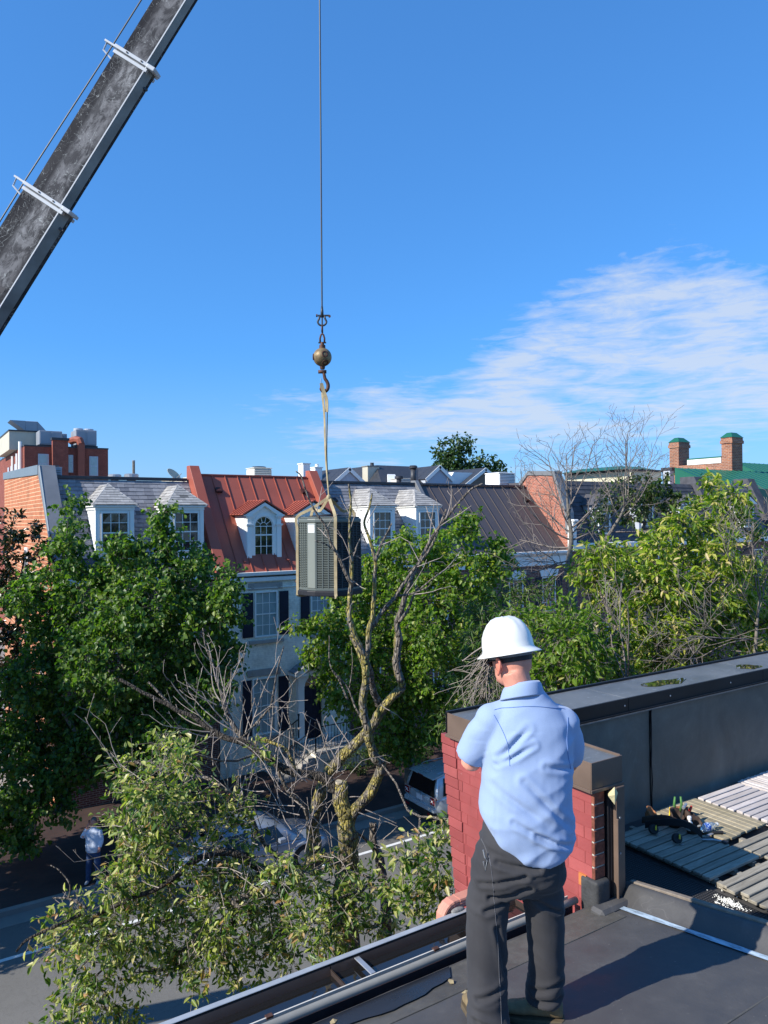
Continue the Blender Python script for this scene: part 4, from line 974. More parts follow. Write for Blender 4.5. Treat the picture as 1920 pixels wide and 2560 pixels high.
def pediment_dormer(parent, xc, w=1.5, yf=27.45, zb=8.36, ze=10.14, za=10.66):
    x0, x1 = xc-w/2, xc+w/2; yb = yB(ze)
    body = MB().prism([(x0, yf+.06, zfB(yf)-.1), (x0, yf+.06, ze), (x0, yb+.1, ze), (x0, yb+.1, ze-.2)], (1, 0, 0), w).build('dormer', M['white'], parent)
    q = MB(); z = zfB(yf)
    while z < ze-.05:
        ye = yB(z); q.hexa([(x0-.016, yf+.14, z), (x0-.016, ye, z), (x0-.001, ye, z), (x0-.001, yf+.14, z), (x0-.004, yf+.14, z+.13), (x0-.004, yB(z+.13), z+.13), (x0-.001, yB(z+.13), z+.13), (x0-.001, yf+.14, z+.13)]); z += .132
    q.build('cheek_boards', M['white'], body)
    rs_ = .405; zs_ = ze-.435                        # arch radius and spring line
    # front with an arched opening
    pts = []; N = 16
    outer = [(x0, zb), (x0, ze), (x1, ze), (x1, zb)]
    f = MB(); yy0, yy1 = yf-.0, yf+.06
    f.box(x0, xc-rs_, yy0, yy1, zb, zs_).box(xc+rs_, x1, yy0, yy1, zb, zs_).box(xc-rs_, xc+rs_, yy0, yy1, zb, zb+.10)
    arc_ = [(xc+rs_*cos(pi-pi*i/N), zs_+rs_*sin(pi*i/N)) for i in range(N+1)]
    for i in range(N):
        a, c = arc_[i], arc_[i+1]; f.hexa([(a[0], yy0, a[1]), (c[0], yy0, c[1]), (c[0], yy1, c[1]), (a[0], yy1, a[1]), (a[0], yy0, ze), (c[0], yy0, ze), (c[0], yy1, ze), (a[0], yy1, ze)])
    f.box(x0, xc-rs_, yy0, yy1, zs_, ze).box(xc+rs_, x1, yy0, yy1, zs_, ze)
    f.build('dormer_front', M['white2'], body)
    for s_ in (-1, 1):
        cx = xc+s_*(w/2-.11)
        MB().box(cx-.10, cx+.10, yf-.07, yf-.002, zb, ze-.44).build('pilaster', M['white2'], body, .008)
        c_ = MB()
        for k_, (zz, ex) in enumerate(((ze-.43, .02), (ze-.38, .05), (ze-.10, .03), (ze-.05, .06))): c_.box(cx-.10-ex, cx+.10+ex, yf-.08-ex, yf-.002, zz, zz+.045)
        c_.box(cx-.09, cx+.09, yf-.065, yf-.003, ze-.335, ze-.10)
        c_.build('capital', M['white2'], body, .005)
    MB().box(x0-.04, x1+.04, yf-.10, yf-.002, zb-.07, zb).build('dormer_sill', M['white2'], body, .01)
    # arch trim
    t_ = MB(); ro = rs_+.09
    for i in range(N):
        a = pi*i/N; c = pi*(i+1)/N
        t_.hexa([(xc+rs_*cos(a), yf-.035, zs_+rs_*sin(a)), (xc+ro*cos(a), yf-.035, zs_+ro*sin(a)), (xc+ro*cos(a), yf-.002, zs_+ro*sin(a)), (xc+rs_*cos(a), yf-.002, zs_+rs_*sin(a)),
                 (xc+rs_*cos(c), yf-.035, zs_+rs_*sin(c)), (xc+ro*cos(c), yf-.035, zs_+ro*sin(c)), (xc+ro*cos(c), yf-.002, zs_+ro*sin(c)), (xc+rs_*cos(c), yf-.002, zs_+rs_*sin(c))])
    t_.build('arch_trim', M['white2'], body)
    # raking cornice and gable
    e = .13
    for s_ in (-1, 1):
        P = Vector((xc+s_*(w/2+e), yf-.13, ze+.0)); Q = Vector((xc, yf-.13, za))
        MB().prism([P, Q, Q+Vector((0, 0, -.14)), P+Vector((-s_*.32, 0, 0))], (0, 1, 0), .16).build('raking_cornice', M['white2'], body, .006)
    for s_ in (-1, 1): MB().box(min(xc+s_*(w/2+e), xc+s_*(w/2-.22)), max(xc+s_*(w/2+e), xc+s_*(w/2-.22)), yf-.12, yf-.002, ze-.02, ze+.03).build('return_cornice', M['white2'], body, .006)
    MB().prism([(xc-w/2, yf+.0, ze), (xc+w/2, yf+.0, ze), (xc, yf+.0, za-.08)], (0, 1, 0), .05).build('tympanum', M['white2'], body)
    # metal roof
    for s_ in (-1, 1):
        E = Vector((xc+s_*(w/2+.2), yf-.18, ze+.02)); T = Vector((xc, yf-.18, za+.06)); yE = yB(ze+.02); yT = yB(za+.06)
        Eb = Vector((E.x, yE, E.z)); Tb = Vector((xc, yT, T.z)); nn = (T-E).cross(Eb-E).normalized(); nn = nn if nn.z > 0 else -nn
        MB().prism([E, T, Tb, Eb], nn, .02).build('dormer_roof', M['redroof'], body)
        L_ = yE-E.y
        for i in range(6):
            y = E.y+.02+i*.30; 
            if y > yT-.1: break
            yl = y; a = Vector((E.x, yl, E.z)); c = Vector((xc, y, T.z))
            if yl > yE: a = E.lerp(T, min(1, (yl-yE)/max(.01, (yT-yE)))); a.y = yl
            MB().prism([a, c, c+Vector((0, .02, 0)), a+Vector((0, .02, 0))], nn, .055).build('dormer_seam', M['redroof'], body)
    MB().tube([(xc, yf-.18, za+.085), (xc, yB(za+.085), za+.085)], .025, 6).build('dormer_ridge', M['redroof'], body)
    # arched window: fan panes over a six-pane lower sash
    wz0 = zb+.10; zmid = zb+1.0; yy = yf+.03
    fr = MB(); fr.box(xc-rs_, xc-rs_+.035, yy-.03, yy+.03, wz0, zs_).box(xc+rs_-.035, xc+rs_, yy-.03, yy+.03, wz0, zs_).box(xc-rs_+.035, xc+rs_-.035, yy-.03, yy+.03, wz0, wz0+.04).box(xc-rs_+.035, xc+rs_-.035, yy-.03, yy+.03, zmid-.025, zmid+.025)
    for i in range(N):
        a = pi*i/N; c = pi*(i+1)/N; r0_, r1_ = rs_-.035, rs_
        fr.hexa([(xc+r0_*cos(a), yy-.03, zs_+r0_*sin(a)), (xc+r1_*cos(a), yy-.03, zs_+r1_*sin(a)), (xc+r1_*cos(a), yy+.03, zs_+r1_*sin(a)), (xc+r0_*cos(a), yy+.03, zs_+r0_*sin(a)),
                 (xc+r0_*cos(c), yy-.03, zs_+r0_*sin(c)), (xc+r1_*cos(c), yy-.03, zs_+r1_*sin(c)), (xc+r1_*cos(c), yy+.03, zs_+r1_*sin(c)), (xc+r0_*cos(c), yy+.03, zs_+r0_*sin(c))])
    wdw = fr.build('window', M['white2'], parent)
    W3 = (2*rs_-.07)/3
    for i in range(3):
        xa = xc-rs_+.035+i*W3
        for za_, zb_ in ((wz0+.04, (wz0+zmid)/2), ((wz0+zmid)/2, zmid-.025), (zmid+.025, zs_)):
            q = MB(); pane_box(q, xa+.012, xa+W3-.012, za_+.012, zb_-.012, yy+.004); q.build('pane', M['pane'], wdw)
    m_ = MB()
    for i in (1, 2): m_.box(xc-rs_+.035+i*W3-.012, xc-rs_+.035+i*W3+.012, yy-.012, yy+.01, wz0+.04, zs_)
    m_.box(xc-rs_+.035, xc+rs_-.035, yy-.0125, yy+.0105, (wz0+zmid)/2-.012, (wz0+zmid)/2+.012).box(xc-rs_+.035, xc+rs_-.035, yy-.0125, yy+.0105, zs_-.012, zs_+.012)
    rin = rs_*.38
    for i in range(5):
        a = pi*(i+.5)/5 + pi/10
        if a > pi-.2: continue
    for k_ in range(1, 5):
        a = pi*k_/5; p0 = Vector((xc+rin*cos(a), yy, zs_+rin*sin(a))); p1 = Vector((xc+(rs_-.03)*cos(a), yy, zs_+(rs_-.03)*sin(a))); m_.tube([p0, p1], .013, 4)
    m_.tube([(xc+rin*cos(pi*k_/10), yy, zs_+rin*sin(pi*k_/10)) for k_ in range(11)], .013, 4)
    m_.build('muntin', M['white2'], wdw)
    for k_ in range(5):
        a0, a1 = pi*k_/5+.03, pi*(k_+1)/5-.03; r1_ = rs_-.035
        P = [(xc+rin*1.08*cos(a0), yy+.004, zs_+.01+rin*1.08*sin(a0))] + [(xc+r1_*cos(a0+(a1-a0)*j/3), yy+.004, zs_+r1_*sin(a0+(a1-a0)*j/3)) for j in range(4)] + [(xc+rin*1.08*cos(a1), yy+.004, zs_+.01+rin*1.08*sin(a1))]
        MB().prism(P[::-1], (0, 1, 0), .006).build('pane', M['pane'], wdw)
    MB().prism([(xc+rin*.95*cos(pi*j/8), yy+.004, zs_+.012+rin*.9*sin(pi*j/8)) for j in range(8, -1, -1)], (0, 1, 0), .006).build('pane', M['pane'], wdw)
for xc in (12.09, 14.28): pediment_dormer(hB, xc)
# entrance: door, fanlight, surround and pediment hood
dr = MB().box(13.62, 14.38, 27.06, 27.11, 1.04, 3.18).build('door', M['shutter'], hB)
for zz in (1.2, 2.0, 2.7):
    for xx in (13.70, 14.04): MB().box(xx, xx+.27, 27.045, 27.06, zz, zz+(.62 if zz < 2.5 else .36)).build('door_panel', M['shutter'], dr, .01)
MB().ell((14.33, 27.02, 2.05), (.03, .03, .03), 10, 8).build('handle', M['brass'], dr)
N = 14; cx, czz, r_ = 14.0, 3.20, .40
MB().prism([(cx+r_*cos(pi*j/N), 26.985, czz+r_*sin(pi*j/N)) for j in range(N, -1, -1)], (0, 1, 0), .02).build('fanlight', M['pane'], hB)
t_ = MB()
for i in range(N):
    a = pi*i/N; c = pi*(i+1)/N
    for r0_, r1_, yo in ((r_, r_+.10, 26.93), (r_+.10, r_+.22, 26.90)):
        t_.hexa([(cx+r0_*cos(a), yo, czz+r0_*sin(a)), (cx+r1_*cos(a), yo, czz+r1_*sin(a)), (cx+r1_*cos(a), 26.998, czz+r1_*sin(a)), (cx+r0_*cos(a), 26.998, czz+r0_*sin(a)),
                 (cx+r0_*cos(c), yo, czz+r0_*sin(c)), (cx+r1_*cos(c), yo, czz+r1_*sin(c)), (cx+r1_*cos(c), 26.998, czz+r1_*sin(c)), (cx+r0_*cos(c), 26.998, czz+r0_*sin(c))])
t_.build('arch_moulding', M['white2'], hB)
for k_ in range(1, 5):
    a = pi*k_/5; MB().tube([(cx+.1*cos(a), 26.97, czz+.1*sin(a)), (cx+r_*cos(a), 26.97, czz+r_*sin(a))], .012, 4).build('fan_bar', M['white2'], hB)
for s_ in (-1, 1):
    x = cx+s_*.62
    MB().box(x-.14, x+.14, 26.80, 26.998, 1.02, 3.62).build('entrance_pilaster', M['white2'], hB, .01)
    MB().box(x-.19, x+.19, 26.74, 26.997, 3.62, 3.76).build('entrance_capital', M['white2'], hB, .02)
    MB().box(x-.19, x+.19, 26.74, 26.996, 1.02, 1.22).build('entrance_base', M['white2'], hB, .01)
hz, ha, hw = 3.86, 4.52, 1.08
for s_ in (-1, 1):
    P = Vector((cx+s_*hw, 26.35, hz)); Q = Vector((cx, 26.35, ha))
    MB().prism([P, Q, Q+Vector((0, 0, -.17)), P+Vector((-s_*.30, 0, -.02))], (0, 1, 0), .645).build('hood_cornice', M['white2'], hB, .01)
    MB().box(min(cx+s_*hw, cx+s_*.55), max(cx+s_*hw, cx+s_*.55), 26.40, 26.99, hz-.12, hz-.022).build('hood_return', M['white2'], hB, .01)
    n_ = Vector((s_*(ha-hz), 0, hw)).normalized()
    for j in range(6):
        a = P.lerp(Q, j/6); c = P.lerp(Q, (j+1.1)/6)
        MB().prism([a+n_*.03+Vector((0, -.05, 0)), c+n_*.012+Vector((0, -.05, 0)), c+n_*.012+Vector((0, .64, 0)), a+n_*.03+Vector((0, .64, 0))], n_, .022).build('hood_slate', M['slate'], hB)
# stoop, steps and iron railing
st = thing('stoop', 'white walled entrance stoop with black iron railing below the arched door', 'stoop', (14, 26.2, .13))
box('platform', M['wht_brick'], st, 13.25, 15.5, 25.3, 26.98, .10, .96)
box('landing', M['stone'], st, 13.2, 15.55, 25.25, 26.97, .962, 1.02, bevel=.01)
for i in range(5):
    box('step', M['stone'], st, 13.2-.28*(i+1), 13.2-.28*i-.002, 25.3, 26.97, .12, .962-.165*(i+1)+.04, bevel=.008)
def rail(pts, name='railing', n=10):
    b = MB(); P = [Vector(p) for p in pts]
    up = Vector((0, 0, .95)); lo_ = Vector((0, 0, .12))
    b.tube([p+up for p in P], .022, 6); b.tube([p+lo_ for p in P], .014, 5)
    r = b.build(name, M['black'], st)
    for a, c in zip(P, P[1:]):
        k = max(2, int((c-a).length/.13))
        for i in range(k+1):
            q = a.lerp(c, i/k); MB().tube([q+lo_, q+up], .010, 4).build('baluster', M['black'], r)
        MB().tube([a, a+Vector((0, 0, 1.08))], .028, 6).build('newel', M['black'], r); MB().ell(a+Vector((0, 0, 1.12)), (.05, .05, .05), 8, 6).build('finial', M['black'], r)
rail([(15.45, 25.35, 1.02), (13.25, 25.35, 1.02), (11.85, 25.35, .25)])
rail([(13.25, 26.8, 1.02), (11.85, 26.8, .25)]); rail([(15.45, 25.35, 1.02), (15.45, 26.8, 1.02)])
# small iron fence in front of the planting
fe = thing('iron_fence', 'low black iron fence along the planting bed beside the stoop', 'fence', (17.5, 24.9, .13))
for x0_, x1_ in ((13.4, 21.0),):
    MB().tube([(x0_, 24.9, .75), (x1_, 24.9, .75)], .016, 5).build('rail', M['black'], fe); MB().tube([(x0_, 24.9, .25), (x1_, 24.9, .25)], .016, 5).build('rail', M['black'], fe)
    x = x0_
    while x < x1_: MB().tube([(x, 24.9, .13), (x, 24.9, .86), (x, 24.9, .92)], [.010, .010, .002], 4).build('picket', M['black'], fe); x += .14

# ---------------- C: second slate house
hC = thing('grey_dormer_house', 'brick row house with grey slate roof and two white dormers right of the red roof', 'house', (18.5, 27, 0))
zfC, dC, nC, LC = rplane(8.0, 11.60); yC = lambda z: 27+(z-8.0)*3/3.6
oC = [(16.4, 17.3, 5.3, 7.0), (18.3, 19.2, 5.3, 7.0), (20.1, 21.0, 5.3, 7.0), (16.4, 17.3, 1.6, 3.7), (20.1, 21.0, 1.6, 3.7)]
wall_open('front_wall', M['brick_rd'], hC, 15.8, 21.4, 0, 7.8, oC)
for o_ in oC: window(hC, *o_)
box('rear_block', M['brick_rd'], hC, 15.9, 21.4, 30, 41, 0, 11.6)
box('eave_board', M['white2'], hC, 15.8, 21.4, 26.84, 27.1, 7.8, 8.02, bevel=.01)
MB().add([(15.8, 27, 7.99), (21.4, 27, 7.99), (21.4, 30, 11.59), (15.8, 30, 11.59)], [(0, 1, 2, 3)]).build('roof_deck', M['dkslate'], hC)
slated_slope(hC, 15.8, 21.3, zfC, dC, nC, LC, z0=8.0, holes=[(17.15, 18.35, .7, 3.2), (19.6, 20.85, .7, 3.2)])
box('ridge_cap', M['dark_metal'], hC, 15.8, 21.3, 29.93, 30.25, 11.62, 11.74, bevel=.01)
for xc in (17.75, 20.22): hip_dormer(hC, xc, 1.26, 27.5, 8.72, 10.50, zfC, 11.33, 28.48, yC, zfC)
vent(hC, (16.35, 29.3, zfC(29.3))); vent(hC, (21.0, 29.45, zfC(29.45)), .1)
coping_wall(hC, 21.28, 21.5, [(26.9, 8.0), (26.9, 8.15), (29.95, 11.85), (30.3, 11.85), (30.3, 11.5)], gm2)

# ---------------- D: brown standing-seam roof
hD = thing('brown_roof_house', 'brick row house with a dark brown standing-seam roof and white cornice', 'house', (25, 27, 0))
zfD, dD, nD, LD = rplane(8.30, 11.62)
oD = [(a, a+.95, 5.2, 6.95) for a in (22.5, 24.75, 27.0)] + [(a, a+.95, 1.6, 3.6) for a in (22.5, 24.75)]
wall_open('front_wall', M['brick_rd'], hD, 21.5, 28.8, 0, 7.55, oD)
box('rear_block', M['brick_rd'], hD, 21.5, 28.8, 30, 41, 0, 11.55)
for o_ in oD: window(hD, *o_)
for a in (22.5, 24.75, 27.0):
    MB().prism([(a-.08, 26.94, 6.98), (a+1.03, 26.94, 6.98), (a+1.16, 26.94, 7.32), (a-.21, 26.94, 7.32)], (0, 1, 0), .058).build('lintel', M['white2'], hD, .006)
    MB().prism([(a+.38, 26.91, 6.96), (a+.57, 26.91, 6.96), (a+.62, 26.91, 7.37), (a+.33, 26.91, 7.37)], (0, 1, 0), .06).build('keystone', M['white2'], hD, .006)
    shutter(hD, a-.45, a-.05, 5.2, 6.95); shutter(hD, a+1.0, a+1.4, 5.2, 6.95)
MB().box(21.5, 28.8, 26.93, 27.1, 7.55, 8.02).build('frieze', M['white2'], hD, .01)
MB().prism([(21.5, 27.0, 8.02), (21.5, 26.82, 8.06), (21.5, 26.70, 8.16), (21.5, 26.70, 8.26), (21.5, 27.0, 8.26)], (1, 0, 0), 7.3).build('cornice', M['white2'], hD, .006)
MB().box(21.5, 28.8, 26.90, 27.1, 7.545, 7.60).build('frieze_bead', M['white2'], hD, .01)
MB().add([(21.5, 27, 8.29), (28.8, 27, 8.29), (28.8, 30, 11.61), (21.5, 30, 11.61)], [(0, 1, 2, 3)]).build('roof_deck', M['brownroof'], hD)
seam_roof(hD, 21.5, 28.8, .6, 8.30, dD, nD, LD, M['brownroof'])
box('ridge_cap', M['brownroof'], hD, 21.5, 28.7, 29.9, 30.3, 11.64, 11.73, bevel=.01)
vent(hD, (28.2, 29.3, zfD(29.3)), .14); 

# ---------------- E: house with brick gable and dark roof
hE = thing('brick_gable_house', 'brick row house with bright brick party gable and dark roof behind the bare tree', 'house', (35, 27, 0))
MB().prism([(28.8, y, z) for y, z in [(26.95, 0), (26.95, 9.15), (27.02, 10.15), (27.80, 12.16), (29.75, 12.28), (30.3, 11.7), (41, 11.6), (41, 0)]], (1, 0, 0), .35).build('gable_wall', M['brick_e'], hE)
coping_wall(hE, 28.74, 29.3, [(26.88, 9.15), (26.95, 10.2), (27.76, 12.26), (27.76, 12.40), (29.80, 12.52), (29.80, 12.28), (27.86, 12.16), (27.08, 10.10), (27.02, 9.1)], gm2)
coping_wall(hE, 28.76, 29.25, [(29.801, 12.28), (29.801, 12.50), (30.5, 11.9), (30.45, 11.7)], gm2)
MB().box(28.76, 29.1, 26.55, 26.94, 8.2, 9.7).box(28.74, 29.14, 26.45, 26.93, 9.7, 9.85).build('eave_bracket', M['white2'], hE, .05)
def steep(parent, x0, x1, z0, z1, y1, mat, rows=8):
    d = Vector((0, y1-26.9, z1-z0)).normalized(); n = Vector((0, -d.z, d.y)); L = math.hypot(y1-26.9, z1-z0)
    for j in range(rows):
        a = Vector((x0, 26.9, z0))+d*(L*j/rows); c = a+d*(L/rows)
        MB().prism([a+n*.03, a+Vector((x1-x0, 0, 0))+n*.03, c+Vector((x1-x0, 0, 0))+n*.005, c+n*.005], n, .02).build('shingle_course', mat, parent)
    MB().add([(x0, 26.9, z0-.01), (x1, 26.9, z0-.01), (x1, y1, z1-.01), (x0, y1, z1-.01)], [(0, 1, 2, 3)]).build('roof_deck', mat, parent)
oE = [(a, a+.9, z, z+1.7) for a in (31, 33.6, 36.2, 39) for z in (6.2, 2.6)]
wall_open('front_wall', M['brick_rd'], hE, 29.15, 41.8, 0, 8.3, oE)
for o_ in oE: window(hE, *o_)
box('cornice', M['white2'], hE, 29.15, 41.8, 26.6, 27.1, 8.3, 8.6, bevel=.03)
steep(hE, 29.2, 41.6, 8.6, 11.95, 28.6, M['dkslate'], 14)
box('rear_block', M['dkslate'], hE, 29.15, 41.8, 28.62, 41, 0, 11.93)
def small_dormer(parent, xc, zb, zt_, w=1.3, mat='greysiding'):
    b = MB().box(xc-w/2, xc+w/2, 26.98, 28.4, zb, zt_).build('dormer', M[mat], parent)
    MB().prism([(xc-w/2-.2, 26.8, zt_), (xc, 26.8, zt_+.62), (xc+w/2+.2, 26.8, zt_)], (0, 1, 0), 1.7).build('dormer_roof', M['dkslate'], b)
    MB().prism([(xc-w/2-.12, 26.79, zt_-.0), (xc, 26.79, zt_+.46), (xc+w/2+.12, 26.79, zt_)], (0, 1, 0), .02).build('tympanum', M['white2'], b)
    window(parent, xc-w/2+.2, xc+w/2-.2, zb+.05, zt_-.05, 26.93, 2, 4, behind=False)
for xc in (31.6, 35.2, 38.9): small_dormer(hE, xc, 9.0, 10.6)
# ---------------- F: dark shingled house
hF = thing('dark_shingle_house', 'row house with blue-grey shingled mansard between two dark party walls, right', 'house', (45, 27, 0))
coping_wall(hF, 41.7, 42.5, [(26.7, 8.5), (26.7, 9.0), (28.4, 12.45), (29.4, 12.45), (29.4, 8)], M['dkslate'])
coping_wall(hF, 47.6, 48.4, [(26.7, 8.5), (26.7, 9.0), (28.4, 12.45), (29.4, 12.45), (29.4, 8)], M['dkslate'])
wall_open('front_wall', M['brick_rd'], hF, 42.0, 48.2, 0, 8.3, [(43.3, 44.3, 6.0, 7.8), (45.8, 46.8, 6.0, 7.8)])
for a in (43.3, 45.8): window(hF, a, a+1, 6.0, 7.8)
box('cornice', M['white2'], hF, 42.5, 47.6, 26.6, 27.1, 8.3, 8.6, bevel=.03)
gsl = simple('blue_grey_shingle', (.14, .145, .16), .75, .25, 2, bump=.3)
steep(hF, 42.5, 47.6, 8.6, 12.1, 28.6, gsl, 14); box('rear_block', gsl, hF, 42.5, 47.6, 28.62, 40, 0, 12.05)
small_dormer(hF, 45.2, 9.2, 10.7, 1.4, 'white')
# ---------------- H: maroon roof
hH = thing('maroon_roof_house', 'grey-white house with a maroon standing-seam roof at the right edge', 'house', (52, 27, 0))
zfH, dH, nH, LH = rplane(8.3, 12.0, 27, 30)
wall_open('front_wall', M['greysiding'], hH, 48.5, 62, 0, 8.1, [(50, 51, 5.6, 7.4), (53, 54, 5.6, 7.4)])
for a in (50, 53): window(hH, a, a+1, 5.6, 7.4)
box('cornice', M['white2'], hH, 48.4, 62, 26.6, 27.1, 8.0, 8.28, bevel=.03)
MB().tube([(48.75, 26.7, 8.1), (48.75, 26.75, 7.7), (48.75, 26.9, 7.4), (48.75, 26.9, .3)], .06, 8).build('downspout', M['white2'], hH)
box('rear_block', M['greysiding'], hH, 48.5, 62, 30, 40, 0, 12.0)
MB().add([(48.4, 27, 8.29), (62, 27, 8.29), (62, 30, 11.99), (48.4, 30, 11.99)], [(0, 1, 2, 3)]).build('roof_deck', M['maroon'], hH)
seam_roof(hH, 48.4, 62, .62, 8.3, dH, nH, LH, M['maroon'])
box('white_flashing', M['white2'], hH, 48.4, 56, 29.9, 30.2, 12.02, 12.12)

# ---------------- green roofed building with two chimneys
gX = 52.0
hG = thing('green_roof_building', 'large building with green standing-seam roof and two tall brick chimneys, right background', 'building', (60, 42, 0))
pL = hit(1400+868/3.19, 1060+280/3.19, X=gX); pR = hit(1400+1282/3.19, 1060+262/3.19, X=gX); tl = hit(1400+868/3.19, 1060+150/3.19, X=gX).z; tr = hit(1400+1282/3.19, 1060+112/3.19, X=gX).z
wb_ = hit(1400+1340/3.19, 1060+365/3.19, X=gX)
def chimney(y, ztop, w, zb, label=None):
    c = MB().box(gX-.02, gX+w, y-.42, y+.42, zb, ztop-.45).build('chimney', M['brick_ch'], hG)
    MB().box(gX-.10, gX+w+.08, y-.50, y+.50, ztop-.45, ztop-.22).box(gX-.05, gX+w+.03, y-.45, y+.45, ztop-.22, ztop).build('corbel', M['brick_ch'], c)
    MB().hexa([(gX-.10, y-.50, ztop), (gX+w+.08, y-.50, ztop), (gX+w+.08, y+.50, ztop), (gX-.10, y+.50, ztop), (gX+.30, y-.18, ztop+.38), (gX+w-.35, y-.18, ztop+.38), (gX+w-.35, y+.18, ztop+.38), (gX+.30, y+.18, ztop+.38)]).build('chimney_cap', M['greenroof'], c)
chimney(pL.y-.5, tl, 1.35, 9); chimney(pR.y-.5, tr, 1.35, 9)
MB().box(gX, gX+.5, pR.y-.6, pL.y-.3, 8, pR.z-.45).build('gable_wall', M['brick_ch'], hG)
MB().box(gX-.05, gX+.55, pR.y-.05, pL.y-1.7, pR.z-.45, pR.z-.05).build('parapet_band', M['white2'], hG)
MB().box(gX-.06, gX+.58, pR.y-.05, pL.y-1.7, pR.z-.05, pR.z+.05).build('parapet_cap', M['greenroof'], hG)
# main slope facing the street (-Y) with ridge along X; a lower slope left of the right chimney
e1 = hit(1400+1659/3.19, 1060+500/3.19, Y=33.5); r1 = hit(1400+1659/3.19, 1060+305/3.19, Y=38.5); r0 = hit(1400+1395/3.19, 1060+322/3.19, Y=38.5)
def green_slope(xa, xb, ya, yb_, za_, zb_, w=.75):
    d = Vector((0, yb_-ya, zb_-za_)).normalized(); n = Vector((0, -d.z, d.y)); L = math.hypot(yb_-ya, zb_-za_)
    seam_roof(hG, xa, xb, w, za_, d, n, L, M['greenroof'], ya, 0)
    MB().prism([(xa, ya, za_-3), (xa, ya, za_-.01), (xa, yb_, zb_-.01), (xa, yb_, za_-3)], (1, 0, 0), xb-xa).build('roof_body', M['greenroof'], hG)
green_slope(r0.x, r1.x+22, 33.5, 38.5, e1.z, (r0.z+r1.z)/2)
g2 = hit(1400+985/3.19, 1060+410/3.19, X=gX-2); 
green_slope(gX-7.0, r0.x-.02, pR.y-4.6, pR.y-1.0, g2.z-1.3, g2.z+.25)
# small cream penthouse in front of it
a = hit(1400+578/3.19, 1060+436/3.19, Y=38); b_ = hit(1400+805/3.19, 1060+385/3.19, Y=38)
ph = MB().box(a.x, b_.x, 38, 45, 10, b_.z).build('penthouse', M['creamsiding'], hG)
MB().box(a.x-.15, b_.x+.2, 37.85, 45, b_.z, b_.z+.16).build('penthouse_roof', M['dark_metal'], ph)
MB().hexa([(a.x-.8, 38.3, b_.z+.162), (b_.x+.2, 38.3, b_.z+.162), (b_.x+.2, 45, b_.z+.162), (a.x-.8, 45, b_.z+.162), (a.x+1, 40, b_.z+.55), (b_.x, 40, b_.z+.55), (b_.x, 44, b_.z+.55), (a.x+1, 44, b_.z+.55)]).build('penthouse_hip', M['greenroof'], ph)
c_ = hit(1400+990/3.19, 1060+400/3.19, Y=37)
MB().box(b_.x+.05, c_.x, 37.2, 37.9, b_.z-1.2, b_.z+.1).build('penthouse_wing', M['greysiding'], ph); MB().box(b_.x, c_.x+.2, 37, 38, b_.z+.11, b_.z+.35).build('wing_roof', M['dark_metal'], ph)

# ---------------- far left brick building with roof plant
hL = thing('plant_roof_building', 'dark red brick block with grey air-handling plant on its roof, far left background', 'building', (10, 60, 0))
box('wall', M['brick_bg'], hL, 7.47, 13.38, 60, 78, 0, 15.5)
box('parapet', M['dark_metal'], hL, 7.44, 13.41, 59.97, 78, 15.502, 15.6)
def bgwin(x, z, w=.5, h=1.5):
    f = MB().box(x-.07, x+w+.07, 59.93, 59.99, z-.07, z+h+.07).build('window', M['greysiding'], hL); MB().box(x, x+w, 59.92, 59.93, z, z+h/2-.03).box(x, x+w, 59.92, 59.93, z+h/2+.03, z+h).build('pane', M['pane_blind'], f)
bgwin(8.45, 13.6, .6, 1.3); bgwin(12.05, 13.5, .5, 1.35); bgwin(10.5, 13.7, .25, 1.2)
for y in (62, 64.5, 67, 69): MB().box(7.40, 7.47, y, y+.9, 13.0, 14.5).build('window', M['greysiding'], hL)
for y in (63.4, 66.2): MB().tube([(7.38, y, 15.2), (7.38, y, 9)], .12, 6).build('downspout', M['white2'], hL)
MB().tube([(7.3, 60.9, 15.9), (7.3, 60.9, 12.0)], .13, 8).build('flue_pipe', M['white2'], hL)
box('chimney', M['brick_bg'], hL, 9.32, 10.4, 59.5, 60.0, 10, 16.0); box('chimney_cap', M['dark_metal'], hL, 9.25, 10.47, 59.4, 60.1, 16.002, 16.18)
box('stair_tower', M['stucco'], hL, 6.9, 9.8, 64, 72, 15.55, 17.0); box('tower_roof', M['dark_metal'], hL, 6.85, 9.85, 63.9, 72, 17.001, 17.1)
box('duct', simple('red_duct', (.28, .08, .05), .6, .1, 2), hL, 11.1, 11.6, 59.6, 60.0, 12.8, 15.9, bevel=.05)
MB().tube([(11.35, 59.8, 15.8), (11.3, 59.9, 16.1), (11.1, 60.3, 16.2), (10.8, 60.8, 16.1)], .28, 8).build('duct_elbow', MATS['red_duct'], hL)
def plant(label, x0, x1, y0, y1, z0, z1, fans=0, legs=.25):
    t = thing('roof_plant_unit', label, 'air handler', (x0, y0, z0), 'plant units on the far brick building')
    MB().box(x0, x1, y0, y1, z0+legs, z1).build('casing', M['hvac'], t, .03)
    n_ = max(2, int((x1-x0)/.8))
    for i in range(n_): MB().box(x0+(i+.08)*(x1-x0)/n_, x0+(i+.92)*(x1-x0)/n_, y0-.03, y0-.002, z0+legs+.1, z1-.1).build('panel', M['hvac'], t, .01)
    MB().box(x0-.1, x1+.1, y0+.1, y0+.3, z0, z0+legs-.01).box(x0-.1, x1+.1, y1-.3, y1-.1, z0, z0+legs-.01).build('skid', M['dark_metal'], t)
    for i in range(fans): MB().lathe([(.36, 0), (.36, .18), (.30, .2)], (x0+(i+.5)*(x1-x0)/fans, (y0+y1)/2, z1), 16).build('fan_ring', M['greysiding'], t)
plant('tall grey chiller with two fan rings, rightmost plant unit on the far left brick block', 11.2, 12.75, 61, 63, 15.6, 17.05, 2)
